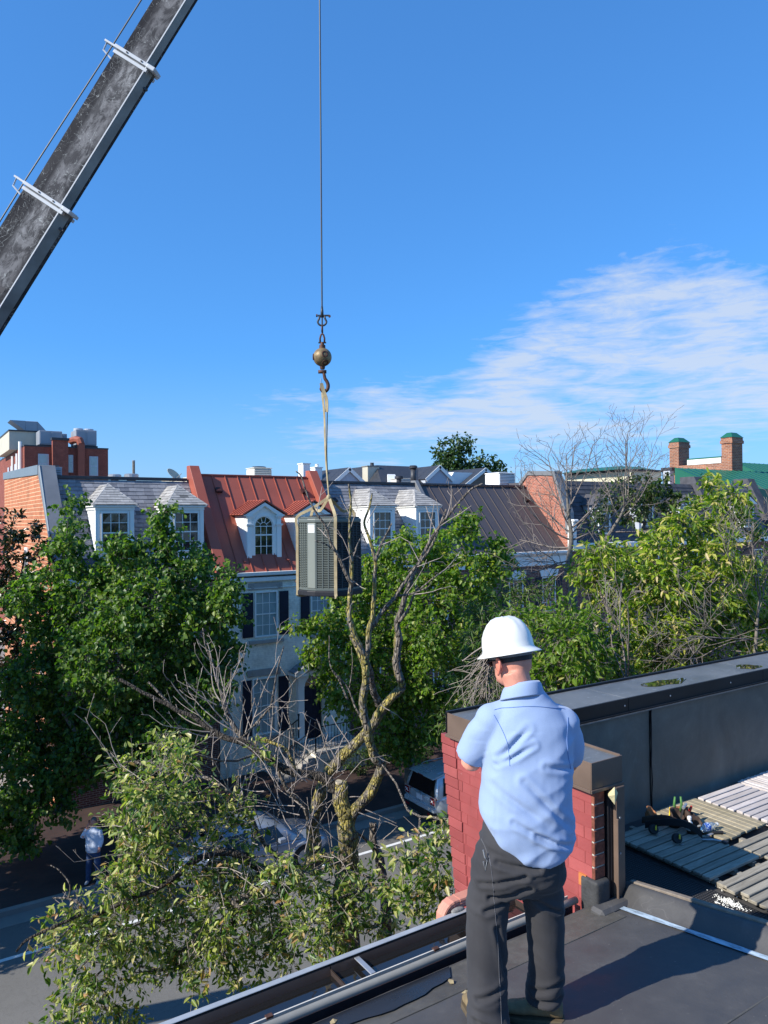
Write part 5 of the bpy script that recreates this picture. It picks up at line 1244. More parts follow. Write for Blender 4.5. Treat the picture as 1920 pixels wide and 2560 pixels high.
plant('long grey air handler in the middle of the roof plant on the far brick block', 8.75, 10.4, 62, 63.6, 15.6, 16.95)
plant('pale grey low air handler between the two larger plant units', 10.45, 11.1, 64, 66, 15.6, 17.0)
t = thing('roof_plant_unit', 'grey intake hood with slanted cowl on top of the stair tower, far left', 'air handler', (8.2, 66, 17.1), 'plant units on the far brick building')
MB().box(8.3, 9.2, 66, 68, 17.2, 18.1).build('casing', M['hvac'], t, .03)
MB().prism([(8.3, 66, 18.1), (7.2, 66, 18.1), (8.3, 66, 17.3)], (0, 1, 0), 2).build('cowl', M['hvac'], t); MB().prism([(9.2, 66, 18.1), (9.9, 66, 17.3), (9.2, 66, 17.2)], (0, 1, 0), 2).build('cowl', M['hvac'], t)
t = thing('roof_railing', 'thin pale guard railing on the roof edge of the far left block', 'railing', (7, 70, 15.6))
for z in (16.0, 16.4): MB().tube([(7.5, 66.5, z), (7.5, 77, z)], .035, 5).build('rail', M['greysiding'], t)
for y in range(67, 78, 2): MB().tube([(7.5, y, 15.6), (7.5, y, 16.4)], .035, 5).build('post', M['greysiding'], t)

# ---------------- gable-front houses behind the row
def gable_house(label, x0, x1, yf, yb, zb, za_, wall, roof, ridge_off=0, nseam=7):
    t = thing('gabled_house', label, 'house', ((x0+x1)/2, yf, 0), 'gabled roofs behind the row'); xm = (x0+x1)/2+ridge_off
    MB().prism([(x0, yf, 0), (x1, yf, 0), (x1, yf, zb), (xm, yf, za_), (x0, yf, zb)], (0, 1, 0), yb-yf).build('wall', wall, t)
    for a in ((x0, zb), (x1, zb)):
        P = Vector((a[0]+(a[0]-xm)*.06, yf-.15, zb-(za_-zb)*.06)); Q = Vector((xm, yf-.15, za_)); n_ = Vector((-(Q-P).z, 0, (Q-P).x)); n_ = n_ if n_.z > 0 else -n_; n_.normalize()
        for i in range(nseam):
            y0 = (yb-yf+.15)*i/nseam; y1 = (yb-yf+.15)*(i+1)/nseam
            MB().prism([P+Vector((0, y0+.02, 0)), Q+Vector((0, y0+.02, 0)), Q+Vector((0, y1, 0)), P+Vector((0, y1, 0))], n_, .05).build('roof_panel', roof, t)
        MB().prism([P+n_*.051, Q+n_*.051, Q-n_*.18, P-n_*.18], (0, 1, 0), .04).build('barge_board', M['white2'], t)
    return t
H1 = gable_house('pale gabled house with dark metal roof just right of the red roof ridge', 23.3, 25.8, 42, 49, 12.3, 13.3, M['greysiding'], M['dark_metal'])
H2 = gable_house('grey gabled house with dark shingle roof left of the far tree', 29.3, 31.6, 40, 47, 12.6, 13.5, M['greysiding'], M['dark_metal'], 0)
MB().prism([(26.5, 46, 12.2), (28.0, 43.2, 13.5), (30.4, 43.2, 13.5), (30.4, 46, 12.2)], (0, 0, -1), .3).build('side_roof', M['dark_metal'], H2)
MB().hexa([(25.6, 39.5, 11.9), (30.0, 39.5, 11.9), (30.0, 47, 11.9), (25.6, 47, 11.9), (27.0, 42.5, 13.6), (30.2, 42.5, 13.6), (30.2, 47, 13.6), (27.0, 47, 13.6)]).build('main_roof', M['dark_metal'], H2)
MB().hexa([(26.2, 39.9, 12.2), (27.0, 39.9, 12.2), (27.5, 41.0, 12.85), (26.9, 41.0, 12.85), (26.2, 39.85, 12.25), (27.0, 39.85, 12.25), (27.5, 40.95, 12.9), (26.9, 40.95, 12.9)]).build('skylight', M['white2'], H2)
H3 = gable_house('brown brick gabled house with a white dormer, below the far tree', 32.4, 36.6, 40, 45, 12.1, 13.45, simple('brown_gable', (.20, .15, .11), .85, .15, 1), M['dark_metal'])
MB().hexa([(31.3, 40.6, 12.0), (34.3, 40.6, 12.0), (34.3, 41.8, 12.0), (31.3, 41.8, 12.0), (32.2, 40.6, 13.15), (34.0, 40.6, 13.15), (34.0, 41.8, 13.15), (32.2, 41.8, 13.15)]).build('dormer', M['white'], H3)
for i, (x, w_, z, y, m_, lab) in enumerate(((21.2, .5, 13.46, 42, 'white', 'slim white chimney at the right end of the red roof'), (23.1, .55, 13.40, 44, 'white', 'white chimney with small pot behind the dark metal gable'), (26.0, .95, 13.45, 42, 'stucco', 'broad cream chimney with a dark cap left of the shingle roof'))):
    c = thing('chimney_stack', lab, 'chimney', (x, y, 11), 'pale chimneys behind the row')
    MB().box(x, x+w_, y, y+.7, 10, z).build('stack', M[m_], c, .02); MB().box(x-.05, x+w_+.05, y-.05, y+.75, z+.001, z+.06).build('cap', M['white2'] if i < 2 else M['concrete'], c)
    if i: MB().lathe([(.14, 0), (.12, .2), (.16, .22)], (x+w_*.6, y+.35, z+.06), 10).build('pot', M['white2'] if i == 1 else M['dark_metal'], c)

# ---------------- equipment standing on the row's roofs
def mushroom(label, x, y, z, s_, tall=.0, mat='galv', name='roof_ventilator'):
    t = thing(name, label, 'roof vent', (x, y, z)); MB().lathe([(.22*s_, 0), (.22*s_, .20*s_+tall)], (x, y, z), 16).build('stem', M['dark_metal'] if mat == 'galv' else M[mat], t)
    MB().lathe([(.34*s_, 0), (.36*s_, .05*s_), (.36*s_, .22*s_), (.30*s_, .26*s_)], (x, y, z+.20*s_+tall), 18).build('cap', M[mat], t); return t
mushroom('left of two squat metal vents on the slate roof by the brick block', 7.28, 31.5, 11.55, .72)
mushroom('right squat metal vent with a tall pipe beside it on the slate roof', 7.95, 31.5, 11.55, .8)
t = thing('vent_pipe', 'thin rusty pipe standing by the right squat vent', 'pipe', (8.15, 31.8, 11.5)); MB().tube([(8.12, 31.8, 11.5), (8.12, 31.8, 12.46)], .055, 10).build('tube', M['bark_grey'], t); MB().lathe([(.065, 0), (.065, .05)], (8.12, 31.8, 12.46), 10).build('collar', M['galv'], t)
t = thing('satellite_dish', 'cream satellite dish on the slate roof beside the red coping', 'satellite dish', (9.7, 31.5, 11.5))
q = Vector((.45, -.65, .75)); MB().lathe([(0.001, -.07), (.12, -.062), (.22, -.045), (.32, -.01), (.335, 0), (.32, .003), (.22, -.032), (.1, -.052), (0.001, -.058)], (9.7, 31.4, 11.95), 28, q, cap=False).build('reflector', simple('dish_cream', (.46, .43, .32), .6, .08, 3), t, smooth=True)
MB().tube([(9.68, 31.5, 11.5), (9.68, 31.45, 11.9)], .03, 8).build('mast', M['galv'], t); MB().tube([(9.7, 31.4, 11.68), (9.9, 31.0, 11.95)], .015, 6).build('feed_arm', M['galv'], t)
def condenser(label, x, y, z, w, h, mat='beige_metal', rnd_=True, dp=None):
    t = thing('condenser', label, 'air conditioner', (x, y, z), 'condensers on the far roofs'); dp = dp or w
    MB().box(x-w/2, x+w/2, y-dp/2, y+dp/2, z, z+h*.93).build('cabinet', M[mat], t, .09 if rnd_ else .01, 4)
    MB().box(x-w/2-.01, x+w/2+.01, y-dp/2-.01, y+dp/2+.01, z+h*.93, z+h).build('lid', M[mat], t, .09 if rnd_ else .01, 3)
    for j in range(int(h/.085)-1):
        MB().box(x-w/2+.05, x+w/2-.05, y-dp/2-.012, y-dp/2-.002, z+.06+j*.085, z+.09+j*.085).build('louvre', simple('dark_louvre', (.16, .16, .15), .6, .1, 3), t)
    MB().lathe([(w*.36, 0), (w*.36, .05), (w*.3, .07)], (x, y, z+h), 20).build('fan_guard', M['dark_metal'], t)
condenser('beige condenser behind the red roof ridge', 14.3, 33.0, 11.82, .95, .62)
condenser('white condenser behind the brown roof beside the brick gable', 29.1, 32.4, 11.6, 1.25, .95, 'white')
condenser('small grey condenser behind the slate roof by the gable flashing', 5.0, 31.5, 11.55, .46, .55, 'hvac', False)
t = thing('flue', 'thick black flue pipe with a flat cap where slate and brown roofs meet', 'flue', (21.6, 31, 11.6))
p0 = hit(1033, 1165, Y=31)
MB().lathe([(.15, 0), (.15, 1.0)], (p0.x, 31, 11.55), 18).build('pipe', M['dark_metal'], t, smooth=True); MB().lathe([(.21, 0), (.22, .02), (.22, .10), (.16, .16)], (p0.x, 31, 12.52), 18).build('cap', M['dark_metal'], t)
t = thing('flue', 'shorter black vent in front of the grey condenser left of the tall flue', 'flue', (20.6, 31, 11.6)); MB().lathe([(.13, 0), (.13, .45), (.22, .46), (.22, .58)], (p0.x-.62, 31.4, 11.55), 18).build('pipe', M['dark_metal'], t)
condenser('beige condenser partly hidden behind the black flue', p0.x+1.0, 33.5, 11.6, .95, .55)
# ================================================================== trees
def unit(a): return a/np.maximum(1e-9, np.linalg.norm(a, axis=-1, keepdims=True))
def frusta(A, B, RA, RB, n=5):
    A, B = np.asarray(A, float), np.asarray(B, float); RA, RB = np.asarray(RA, float)[:, None, None], np.asarray(RB, float)[:, None, None]
    d = unit(B-A); ref = np.where(np.abs(d[:, 2:3]) < .9, np.array([[0, 0, 1.]]), np.array([[1., 0, 0]])); u = unit(np.cross(d, ref)); w = np.cross(d, u)
    t = np.arange(n)*2*pi/n; c = (np.cos(t)[None, :, None]*u[:, None, :] + np.sin(t)[None, :, None]*w[:, None, :])
    V = np.concatenate([A[:, None, :]+c*RA, B[:, None, :]+c*RB], 1).reshape(-1, 3); m = len(A)
    k = np.arange(n); q = np.stack([k, (k+1) % n, n+(k+1) % n, n+k], -1)[None] + (np.arange(m)*2*n)[:, None, None]
    return V, q.reshape(-1, 4)
def leaf_arrays(P, D, Nn, L, Wd, fold=.25):
    """six-point leaves, two quads each, folded on the midrib and curled at the tip"""
    D = unit(D); S = unit(np.cross(Nn, D)); Nn = np.cross(D, S); L = L[:, None]; Wd = Wd[:, None]
    v = [P, P+D*L*.34+S*Wd*.5+Nn*Wd*fold, P+D*L*.70+S*Wd*.36+Nn*Wd*fold*.5, P+D*L-Nn*L*.14, P+D*L*.70-S*Wd*.36+Nn*Wd*fold*.5, P+D*L*.34-S*Wd*.5+Nn*Wd*fold]
    V = np.stack(v, 1).reshape(-1, 3); b = (np.arange(len(P))*6)[:, None]
    F = np.concatenate([b+np.array([[0, 1, 2, 3]]), b+np.array([[0, 3, 4, 5]])], 0)
    return V, F
def catmull(pts, k=6):
    P = [np.array(p, float) for p in pts]; P = [2*P[0]-P[1]] + P + [2*P[-1]-P[-2]]; out = []
    for i in range(1, len(P)-2):
        for j in range(k):
            t = j/k; a, b, c, d = P[i-1:i+3]
            out.append(.5*((2*b)+(-a+c)*t+(2*a-5*b+4*c-d)*t*t+(-a+3*b-3*c+d)*t**3))
    out.append(P[-2]); return np.array(out)

class Tree:
    def __init__(s, seed): s.r = np.random.RandomState(seed); s.nodes = []; s.par = []; s.cnt = []; s.seg = []; s.cl = []; s.cdir = []
    def trunk(s, pts, r0, r1, k=6):
        """main stem: adds nodes other branches grow from"""
        C = catmull(pts, k); base = len(s.nodes)
        for i, p in enumerate(C): s.nodes.append(p); s.par.append(base+i-1 if i else -1)
        s.fixed = getattr(s, 'fixed', {})
        for i in range(len(C)): s.fixed[base+i] = r0+(r1-r0)*i/(len(C)-1)
        return s
    def blob(s, c, r, n, flat=1.0, shell=.5):
        d = unit(s.r.normal(size=(n, 3))); rad = (shell+(1-shell)*s.r.rand(n, 1)**.6)
        p = np.array(c)[None]+d*rad*r*np.array([[1, 1, flat]]); s.cl.append(p); s.cdir.append(unit(d+np.array([[0, 0, .25]]))); return s
    def pblobs(s, lst, d0, dens, dj=1.0, dr=1.0, pad=0):
        for px, py, r, *dd in lst:
            d = (dd[0] if dd else d0)+s.r.uniform(-dj, dj); c = hit(px, py, d=d); n = max(3, int(dens*(r/60.)**2))
            s.blob((c.x, c.y, c.z), max(r*.35, r-pad)/FP*d*dr, n)
        return s
    def connect(s, tip=.006, wig=.12, expo=.5):
        P = np.concatenate(s.cl); s.P = P; s.PD = np.concatenate(s.cdir); N = np.array(s.nodes)
        root = N[-1] if len(N) else P.mean(0); order = np.argsort(np.linalg.norm(P-N[len(N)//2], axis=1)); nodes = list(s.nodes)
        start = len(nodes)*0
        arr = np.array(nodes)
        for i in order:
            p = P[i]; d = np.linalg.norm(arr-p, axis=1) + np.maximum(0, arr[:, 2]-p[2])*1.2
            j = int(np.argmin(d)); q = arr[j]; L = np.linalg.norm(p-q); k = max(1, min(4, int(L/.35))); prev = j
            sag = np.array([0, 0, -.10*L]); new = []
            for m in range(1, k+1):
                t = m/k; x = q+(p-q)*t + sag*math.sin(pi*t) + (s.r.normal(size=3)*wig*L/k if m < k else 0)
                s.par.append(prev); new.append(x); prev = len(arr)+len(new)-1
            arr = np.vstack([arr, new])
        s.nodes = arr; n = len(arr); cnt = np.zeros(n); has = np.zeros(n, bool)
        for i in range(n-1, -1, -1):
            if cnt[i] == 0: cnt[i] = 1
            if s.par[i] >= 0: cnt[s.par[i]] += cnt[i]
        rad = tip*cnt**expo
        for i, r in getattr(s, 'fixed', {}).items(): rad[i] = r
        par = np.array(s.par); idx = np.where(par >= 0)[0]
        ra = rad[par[idx]]; rb = rad[idx]; ra = np.minimum(ra, rb*1.6+.004)
        s.wood = frusta(arr[par[idx]], arr[idx], np.where([j in s.fixed for j in idx], rad[par[idx]], ra), rb, 6); return s
    def leaves(s, per, size, wid, spread, twl=.35, droop=.6, up=.7, twr=.0025, jit=.35):
        r = s.r; P, PD = s.P, s.PD; n = len(P); ntw = 4; per_t = max(1, per//ntw)
        base = np.repeat(P, ntw, 0); td = unit(np.repeat(PD, ntw, 0)*.8+r.normal(size=(n*ntw, 3))*.75+np.array([[0, 0, .1]])); tl = twl*(.6+.8*r.rand(n*ntw, 1))*spread
        ends = base+td*tl+np.array([[0, 0, -.12]])*tl; mids = base+td*tl*.5
        s.tw = frusta(np.concatenate([base, mids]), np.concatenate([mids, ends]), np.full(2*n*ntw, twr), np.full(2*n*ntw, twr*.7), 3)
        t = r.rand(n*ntw, per_t, 1); p = (base[:, None]*(1-t)+ends[:, None]*t + r.normal(size=(n*ntw, per_t, 3))*.05*spread).reshape(-1, 3)
        d = unit(np.repeat(td, per_t, 0)*.6 + r.normal(size=p.shape)*.6 + np.array([[0, 0, -droop]]))
        nn = unit(r.normal(size=p.shape)*jit+np.array([[0, 0, up]])+ np.repeat(td, per_t, 0)*.35)
        L = size*(.45+.85*r.rand(len(p))); s.LP, s.LD, s.LN, s.LL, s.LW = p, d, nn, L, L*wid; return s
    def build(s, name, label, cat, bark_mat, leaf_mat, loc, group=None, split=0, twig_mat=None, fold=.25, extra=None):
        t = thing(name, label, cat, loc, group); off = np.array(loc)
        V, F = s.wood; link('trunk', mesh_np('trunk', V-off, [F], bark_mat, True), t)
        V, F = s.tw; o = link('twigs', mesh_np('twigs', V-off, [F], twig_mat or bark_mat), t); o['kind'] = 'stuff'
        keep = np.ones(len(s.LP), bool)
        if split:
            cd = np.linalg.norm(s.LP-np.array(CP), axis=1); near = np.argsort(cd/s.LL)[:split]; keep[near] = False
            T = []
            for k in range(5):
                r_ = s.LL[near].mean(); V, F = leaf_arrays(np.zeros((1, 3)), np.array([[1., 0, 0]]), np.array([[0, 0, 1.]]), np.array([1.]), np.array([s.LW[near].mean()/r_*(.85+.08*k)]), fold*(.6+.25*k)); T.append(mesh_np('leaf', V, [F], leaf_mat))
            if True:
                for i in near:
                    d = Vector(s.LD[i]).normalized(); sd = Vector(s.LN[i]).cross(d).normalized(); nn = d.cross(sd); p = s.LP[i]-off; L = s.LL[i]
                    link('leaf', T[int(s.r.randint(5))], t, mtx=Matrix(((d.x*L, sd.x*L, nn.x*L, p[0]), (d.y*L, sd.y*L, nn.y*L, p[1]), (d.z*L, sd.z*L, nn.z*L, p[2]), (0, 0, 0, 1))))
        V, F = leaf_arrays(s.LP[keep], s.LD[keep], s.LN[keep], s.LL[keep], s.LW[keep], fold)
        o = link('foliage', mesh_np('foliage', V-off, [F], leaf_mat), t); o['kind'] = 'stuff'; return t

class Twigs:
    """bare dead twigs: recursive, upward curving"""
    def __init__(s, seed): s.r = random.Random(seed); s.A = []; s.B = []; s.RA = []; s.RB = []
    def grow(s, p, d, L, r, lv, up=.35, kink=.25, fork=.55, minr=.0022):
        n = max(3, int(L/.11)); p = Vector(p); d = Vector(d).normalized()
        for i in range(n):
            d = (d + Vector((s.r.gauss(0, kink), s.r.gauss(0, kink), s.r.gauss(0, kink)))*.35 + Vector((0, 0, up*.18))).normalized()
            q = p+d*(L/n); r2 = max(minr, r*(1-.55/n)); s.A.append(p); s.B.append(q); s.RA.append(r); s.RB.append(r2); p = q; r = r2
            if lv > 0 and i > 0 and s.r.random() < fork:
                a = d.orthogonal().normalized(); a.rotate(Matrix.Rotation(s.r.uniform(0, 6.28), 3, d))
                s.grow(p, d*.75+a*.75, L*s.r.uniform(.35, .7)*(1-.3*i/n), r*.62, lv-1, up, kink, fork, minr)
        return s
    def arrays(s, n=4): return frusta([tuple(a) for a in s.A], [tuple(b) for b in s.B], s.RA, s.RB, n)

M['twig_d'] = simple('weathered_twig', (.19, .16, .14), .85, .3, 9)
M['leaf_maple'] = leaf_mat('maple_leaf', [(0, (.036, .088, .018)), (.40, (.075, .15, .024)), (.8, (.135, .215, .034)), (1, (.22, .28, .05))], .42, .42, .45)
M['leaf_maple2'] = leaf_mat('bright_maple_leaf', [(0, (.05, .11, .016)), (.40, (.11, .20, .02)), (.85, (.20, .29, .032)), (1, (.33, .31, .06))], .45, .42)
M['leaf_old'] = leaf_mat('yellowing_leaf', [(0, (.035, .085, .018)), (.28, (.10, .18, .026)), (.50, (.22, .27, .045)), (.74, (.42, .43, .13)), (.90, (.58, .53, .24)), (1, (.42, .20, .07))], .36, .45)
M['leaf_right'] = leaf_mat('ash_leaf', [(0, (.045, .10, .014)), (.30, (.13, .22, .016)), (.58, (.26, .34, .026)), (.80, (.44, .42, .08)), (1, (.60, .46, .24))], .40, .42)
M['leaf_willow'] = leaf_mat('narrow_dark_leaf', [(0, (.03, .075, .016)), (.6, (.07, .14, .025)), (1, (.19, .23, .05))], .36, .42)
M['leaf_magnolia'] = leaf_mat('magnolia_leaf', [(0, (.012, .028, .010)), (.6, (.022, .042, .012)), (.85, (.06, .035, .018)), (1, (.11, .05, .022))], .12, .22, .6)
M['leaf_far'] = leaf_mat('far_leaf', [(0, (.02, .055, .014)), (1, (.06, .11, .03))], .3, .5)
M['leaf_vine'] = leaf_mat('vine_leaf', [(0, (.02, .05, .012)), (.7, (.05, .10, .018)), (1, (.16, .19, .04))], .3, .4)

def W3(px, py, d): p = hit(px, py, d=d); return (p.x, p.y, p.z)
# ---- big maple on the far pavement, left
b0 = hit(325, 2120, Z=.13)
T = Tree(3); T.trunk([(b0.x, b0.y, .1), (b0.x+.1, b0.y, 2.2), W3(320, 1780, 22.2), W3(305, 1600, 22.2), W3(300, 1420, 22.2)], .20, .05)
T.trunk([(b0.x+.1, b0.y, 2.2), W3(420, 1760, 22.0), W3(480, 1600, 22.0)], .11, .04); T.trunk([(b0.x+.1, b0.y, 2.2), W3(200, 1840, 21.5), W3(110, 1700, 21.5)], .11, .04)
ML = [(183, 1262, 26), (180, 1320, 34), (165, 1380, 60), (300, 1380, 45), (300, 1440, 70), (412, 1280, 28), (408, 1320, 42), (395, 1380, 62), (495, 1400, 42), (490, 1450, 80), (575, 1455, 38), (560, 1520, 55), (110, 1470, 70), (60, 1500, 50), (230, 1510, 110), (370, 1520, 110),
      (480, 1570, 95), (585, 1610, 32), (550, 1650, 55), (130, 1600, 85), (280, 1640, 130), (420, 1680, 120), (520, 1730, 75), (200, 1740, 110), (70, 1700, 75), (330, 1800, 115), (430, 1830, 75), (120, 1840, 95), (40, 1860, 85),
      (250, 1870, 90), (60, 1960, 80), (120, 2010, 60), (20, 2060, 70), (60, 2110, 40), (170, 1930, 60), (360, 1900, 60)]
T.pblobs(ML, 21.3, 34, 1.0, 1, 22); T.connect(.007); T.leaves(26, .135, .92, 1.0, .42, .75, .55)
mapleL = T.build('maple_tree', 'large dense dark green maple on the far pavement, left, hiding the slate house', 'tree', M['bark_grey'], M['leaf_maple'], (b0.x, b0.y, .13), 'maples on the far pavement', split=0)
mL_build = T
# ---- a further maple up the street, mostly out of frame to the left (it shades the pavement)
r2 = mapleL.copy(); COL.objects.link(r2); r2.location = (b0.x-8.2, b0.y+.2, .13); r2.rotation_euler.z = 2.0
r2['label'] = 'dark maple at the left edge, farther left than the big one'
for ch in mapleL.children:
    c = ch.copy(); COL.objects.link(c); c.parent = r2
# ---- brighter maple behind the air conditioner
b1 = hit(1024, 1962, Z=.13)
T = Tree(5); T.trunk([(b1.x, b1.y, .1), W3(1020, 1800, 27), W3(1010, 1600, 26.5), W3(1040, 1440, 26)], .19, .05); T.trunk([W3(1020, 1800, 27), W3(930, 1680, 26), W3(850, 1600, 25.5)], .09, .03)
MM = [(1170, 1290, 26), (1155, 1330, 45), (1008, 1345, 28), (985, 1385, 55), (1090, 1370, 60), (1225, 1385, 50), (1265, 1400, 32), (1255, 1440, 30), (1180, 1430, 75), (1060, 1450, 100), (925, 1440, 60), (900, 1500, 75), (985, 1540, 100), (850, 1560, 55), (790, 1575, 45), (735, 1563, 22), (845, 1500, 30),
      (1100, 1560, 110), (1190, 1530, 80), (880, 1640, 85), (800, 1640, 50), (765, 1640, 28), (980, 1680, 110), (1090, 1680, 110), (840, 1710, 55), (860, 1760, 45), (1190, 1650, 70), (960, 1790, 80), (1060, 1790, 85), (1140, 1770, 70), (1000, 1850, 55), (1020, 1880, 35)]
T.pblobs(MM, 25.3, 34, 1.0, 1, 20); T.connect(.007); T.leaves(26, .14, .85, 1.05, .42, .7, .55)
T.build('maple_tree', 'bright green maple on the far pavement behind the hanging air conditioner', 'tree', M['bark_grey'], M['leaf_maple2'], (b1.x, b1.y, .13), 'maples on the far pavement')
# ---- magnolia at the left edge
b2 = hit(30, 1960, d=26); 
T = Tree(8); T.trunk([(b2.x, b2.y, .1), W3(40, 1700, 25.5), W3(45, 1500, 25), W3(60, 1400, 25)], .12, .03); T.trunk([W3(45, 1560, 25), W3(110, 1450, 25), W3(130, 1360, 25)], .04, .015)
T.pblobs([(22, 1305, 26), (40, 1340, 30), (15, 1370, 40), (92, 1315, 12), (105, 1345, 26), (140, 1372, 24), (60, 1420, 45), (110, 1430, 26), (15, 1470, 55), (50, 1560, 60), (20, 1650, 80), (80, 1680, 60), (15, 1780, 90), (90, 1800, 60), (-60, 1500, 80), (-60, 1750, 100)], 24.6, 26, .6); T.connect(.006); T.leaves(26, .20, .42, .8, .25, .1, .5, jit=.6)
T.build('magnolia_tree', 'dark bronze-green magnolia in front of the orange brick gable at the left edge', 'tree', M['bark_dark'], M['leaf_magnolia'], (b2.x, b2.y, .13))
# ---- tree far behind the roofs
bf = hit(1160, 1300, d=72)
T = Tree(12); T.trunk([(bf.x, bf.y, 0), (bf.x, bf.y, 10), W3(1155, 1150, 72)], .4, .1); T.trunk([(bf.x, bf.y, 9), W3(1210, 1190, 72)], .2, .08)
T.pblobs([(1108, 1125, 18), (1103, 1150, 16), (1150, 1112, 20), (1165, 1125, 14), (1135, 1150, 22), (1125, 1180, 26), (1160, 1185, 28), (1190, 1155, 14), (1200, 1180, 22), (1228, 1160, 13), (1235, 1178, 18), (1220, 1200, 30), (1255, 1185, 9)], 72, 130, 1.5); T.connect(.02); T.leaves(20, .34, .7, 2.0, .42, .4, .5)
T.build('far_tree', 'dark green tree rising behind the gabled roofs at centre right', 'tree', M['bark_dark'], M['leaf_far'], (bf.x, bf.y, 0))

# ---- right-hand street trees beyond the parapet
b3 = hit(1640, 1700, d=12.5)
T = Tree(21); T.trunk([(b3.x, b3.y, .1), (b3.x, b3.y, 4.5), W3(1640, 1640, 12.5), W3(1660, 1500, 12.5), W3(1700, 1380, 12.5)], .14, .03); T.trunk([(b3.x, b3.y, 5.0), W3(1560, 1640, 12), W3(1500, 1480, 12)], .06, .02); T.trunk([(b3.x, b3.y, 5.0), W3(1780, 1600, 12.5), W3(1830, 1400, 12.5)], .06, .02)
RT = [(1500, 1385, 40), (1475, 1430, 55), (1545, 1410, 60), (1590, 1455, 60), (1530, 1480, 60), (1640, 1330, 35), (1650, 1380, 50), (1700, 1310, 40), (1745, 1250, 26), (1790, 1195, 17), (1785, 1222, 18), (1800, 1260, 34), (1850, 1235, 26), (1845, 1290, 40), (1770, 1320, 45), (1730, 1380, 55), (1820, 1390, 60),
      (1885, 1440, 50), (1640, 1450, 60), (1690, 1470, 55), (1770, 1480, 65), (1850, 1500, 50), (1905, 1540, 50), (1610, 1540, 60), (1700, 1560, 60), (1790, 1570, 50), (1560, 1560, 45), (1640, 1630, 55), (1750, 1640, 45), (1860, 1610, 50), (1580, 1650, 50), (1690, 1680, 40), (1890, 1350, 25), (1820, 1230, 20), (1900, 1630, 40)]
T.pblobs(RT, 12.3, 30, .9, 1, 18); T.connect(.0045); T.leaves(22, .125, .36, .62, .36, .5, .6, .002, .5)
T.build('ash_tree', 'yellow-green ash with pale seed clusters beyond the black parapet, right', 'tree', M['bark_plain'], M['leaf_right'], (b3.x, b3.y, .13), 'street trees beyond the parapet', split=300, twig_mat=M['twig'])
b4 = hit(1400, 1760, d=11)
T = Tree(23); T.trunk([(b4.x, b4.y, .1), (b4.x, b4.y, 5), W3(1400, 1680, 11), W3(1400, 1560, 11)], .10, .02); T.trunk([(b4.x, b4.y, 5), W3(1520, 1640, 11), W3(1540, 1580, 11)], .04, .015)
T.pblobs([(1400, 1530, 40), (1340, 1560, 45), (1420, 1590, 60), (1480, 1560, 50), (1380, 1640, 65), (1460, 1640, 60), (1530, 1620, 55), (1350, 1700, 60), (1430, 1710, 60), (1500, 1700, 55), (1570, 1690, 40), (1290, 1540, 30)], 10.8, 34, .7, 1, 14); T.connect(.0045); T.leaves(16, .098, .42, .6, .32, .35, .6, .002, .6)
T.build('ash_tree', 'fresh green small-leaved tree directly behind the white hard hat', 'tree', M['bark_plain'], M['leaf_maple2'], (b4.x, b4.y, .13), 'street trees beyond the parapet', split=300, twig_mat=M['twig'])
b5 = hit(1210, 1800, d=15)
T = Tree(25); T.trunk([(b5.x, b5.y, .1), (b5.x, b5.y, 4), W3(1210, 1700, 15), W3(1220, 1540, 15)], .13, .02); T.trunk([(b5.x, b5.y, 5), W3(1290, 1560, 14.5)], .05, .015)
T.pblobs([(1210, 1510, 35), (1260, 1500, 45), (1190, 1560, 45), (1250, 1570, 55), (1310, 1510, 40), (1190, 1640, 40), (1230, 1690, 55), (1180, 1740, 45), (1260, 1740, 45), (1130, 1790, 35), (1200, 1600, 40), (1170, 1690, 40), (1330, 1470, 28), (1380, 1480, 26)], 14.6, 26, .7); T.connect(.005); T.leaves(18, .15, .2, .75, .36, .6, .5, .002, .5)
T.build('willow_oak', 'narrow-leaved dark tree between the bright maple and the white hard hat', 'tree', M['bark_dark'], M['leaf_willow'], (b5.x, b5.y, .13), 'street trees beyond the parapet', twig_mat=M['twig'])
# drooping dead branches on it
tw = Twigs(31)
base = Vector(W3(1300, 1585, 14.0))
vine = thing('dead_branch_tangle', 'tangle of drooping bare grey branches left of the white hard hat', 'branches', base)
for k in range(9):
    p = hit(1300-k*12, 1585+k*5, d=14.0-k*.03); e = hit(1110+k*18, 1690+rnd.uniform(-30, 60), d=14)
    tw.grow(p, (e-p).normalized()+Vector((0, 0, .25)), (e-p).length*1.05, .014, 2, -.55, .3, .6, .004)
tw.grow(hit(1330, 1560, d=14), (hit(1150, 1610, d=14)-hit(1330, 1560, d=14)), 1.5, .02, 1, -.2, .15, .5)
V, F = tw.arrays(4); o = link('branches', mesh_np('branches', V-np.array(base), [F], M['twig']), vine)
# ---- ivy clump in the bare trees
b6 = hit(1620, 1500, d=17.5)
T = Tree(27); T.trunk([(b6.x, b6.y, .1), (b6.x, b6.y, 6), W3(1600, 1400, 17.5), W3(1620, 1270, 17.5)], .12, .03)
T.pblobs([(1500, 1275, 26), (1545, 1240, 32), (1600, 1225, 36), (1650, 1235, 30), (1590, 1270, 34), (1700, 1270, 28), (1690, 1300, 20), (1480, 1310, 18), (1655, 1215, 18)], 17.2, 70, .4); T.connect(.006); T.leaves(14, .13, .5, .7, .3, .5, .5)
T.build('vine_covered_tree', 'dark green vine clump draped over branches in front of the dark mansard', 'tree', M['bark_grey'], M['leaf_vine'], (b6.x, b6.y, .13))
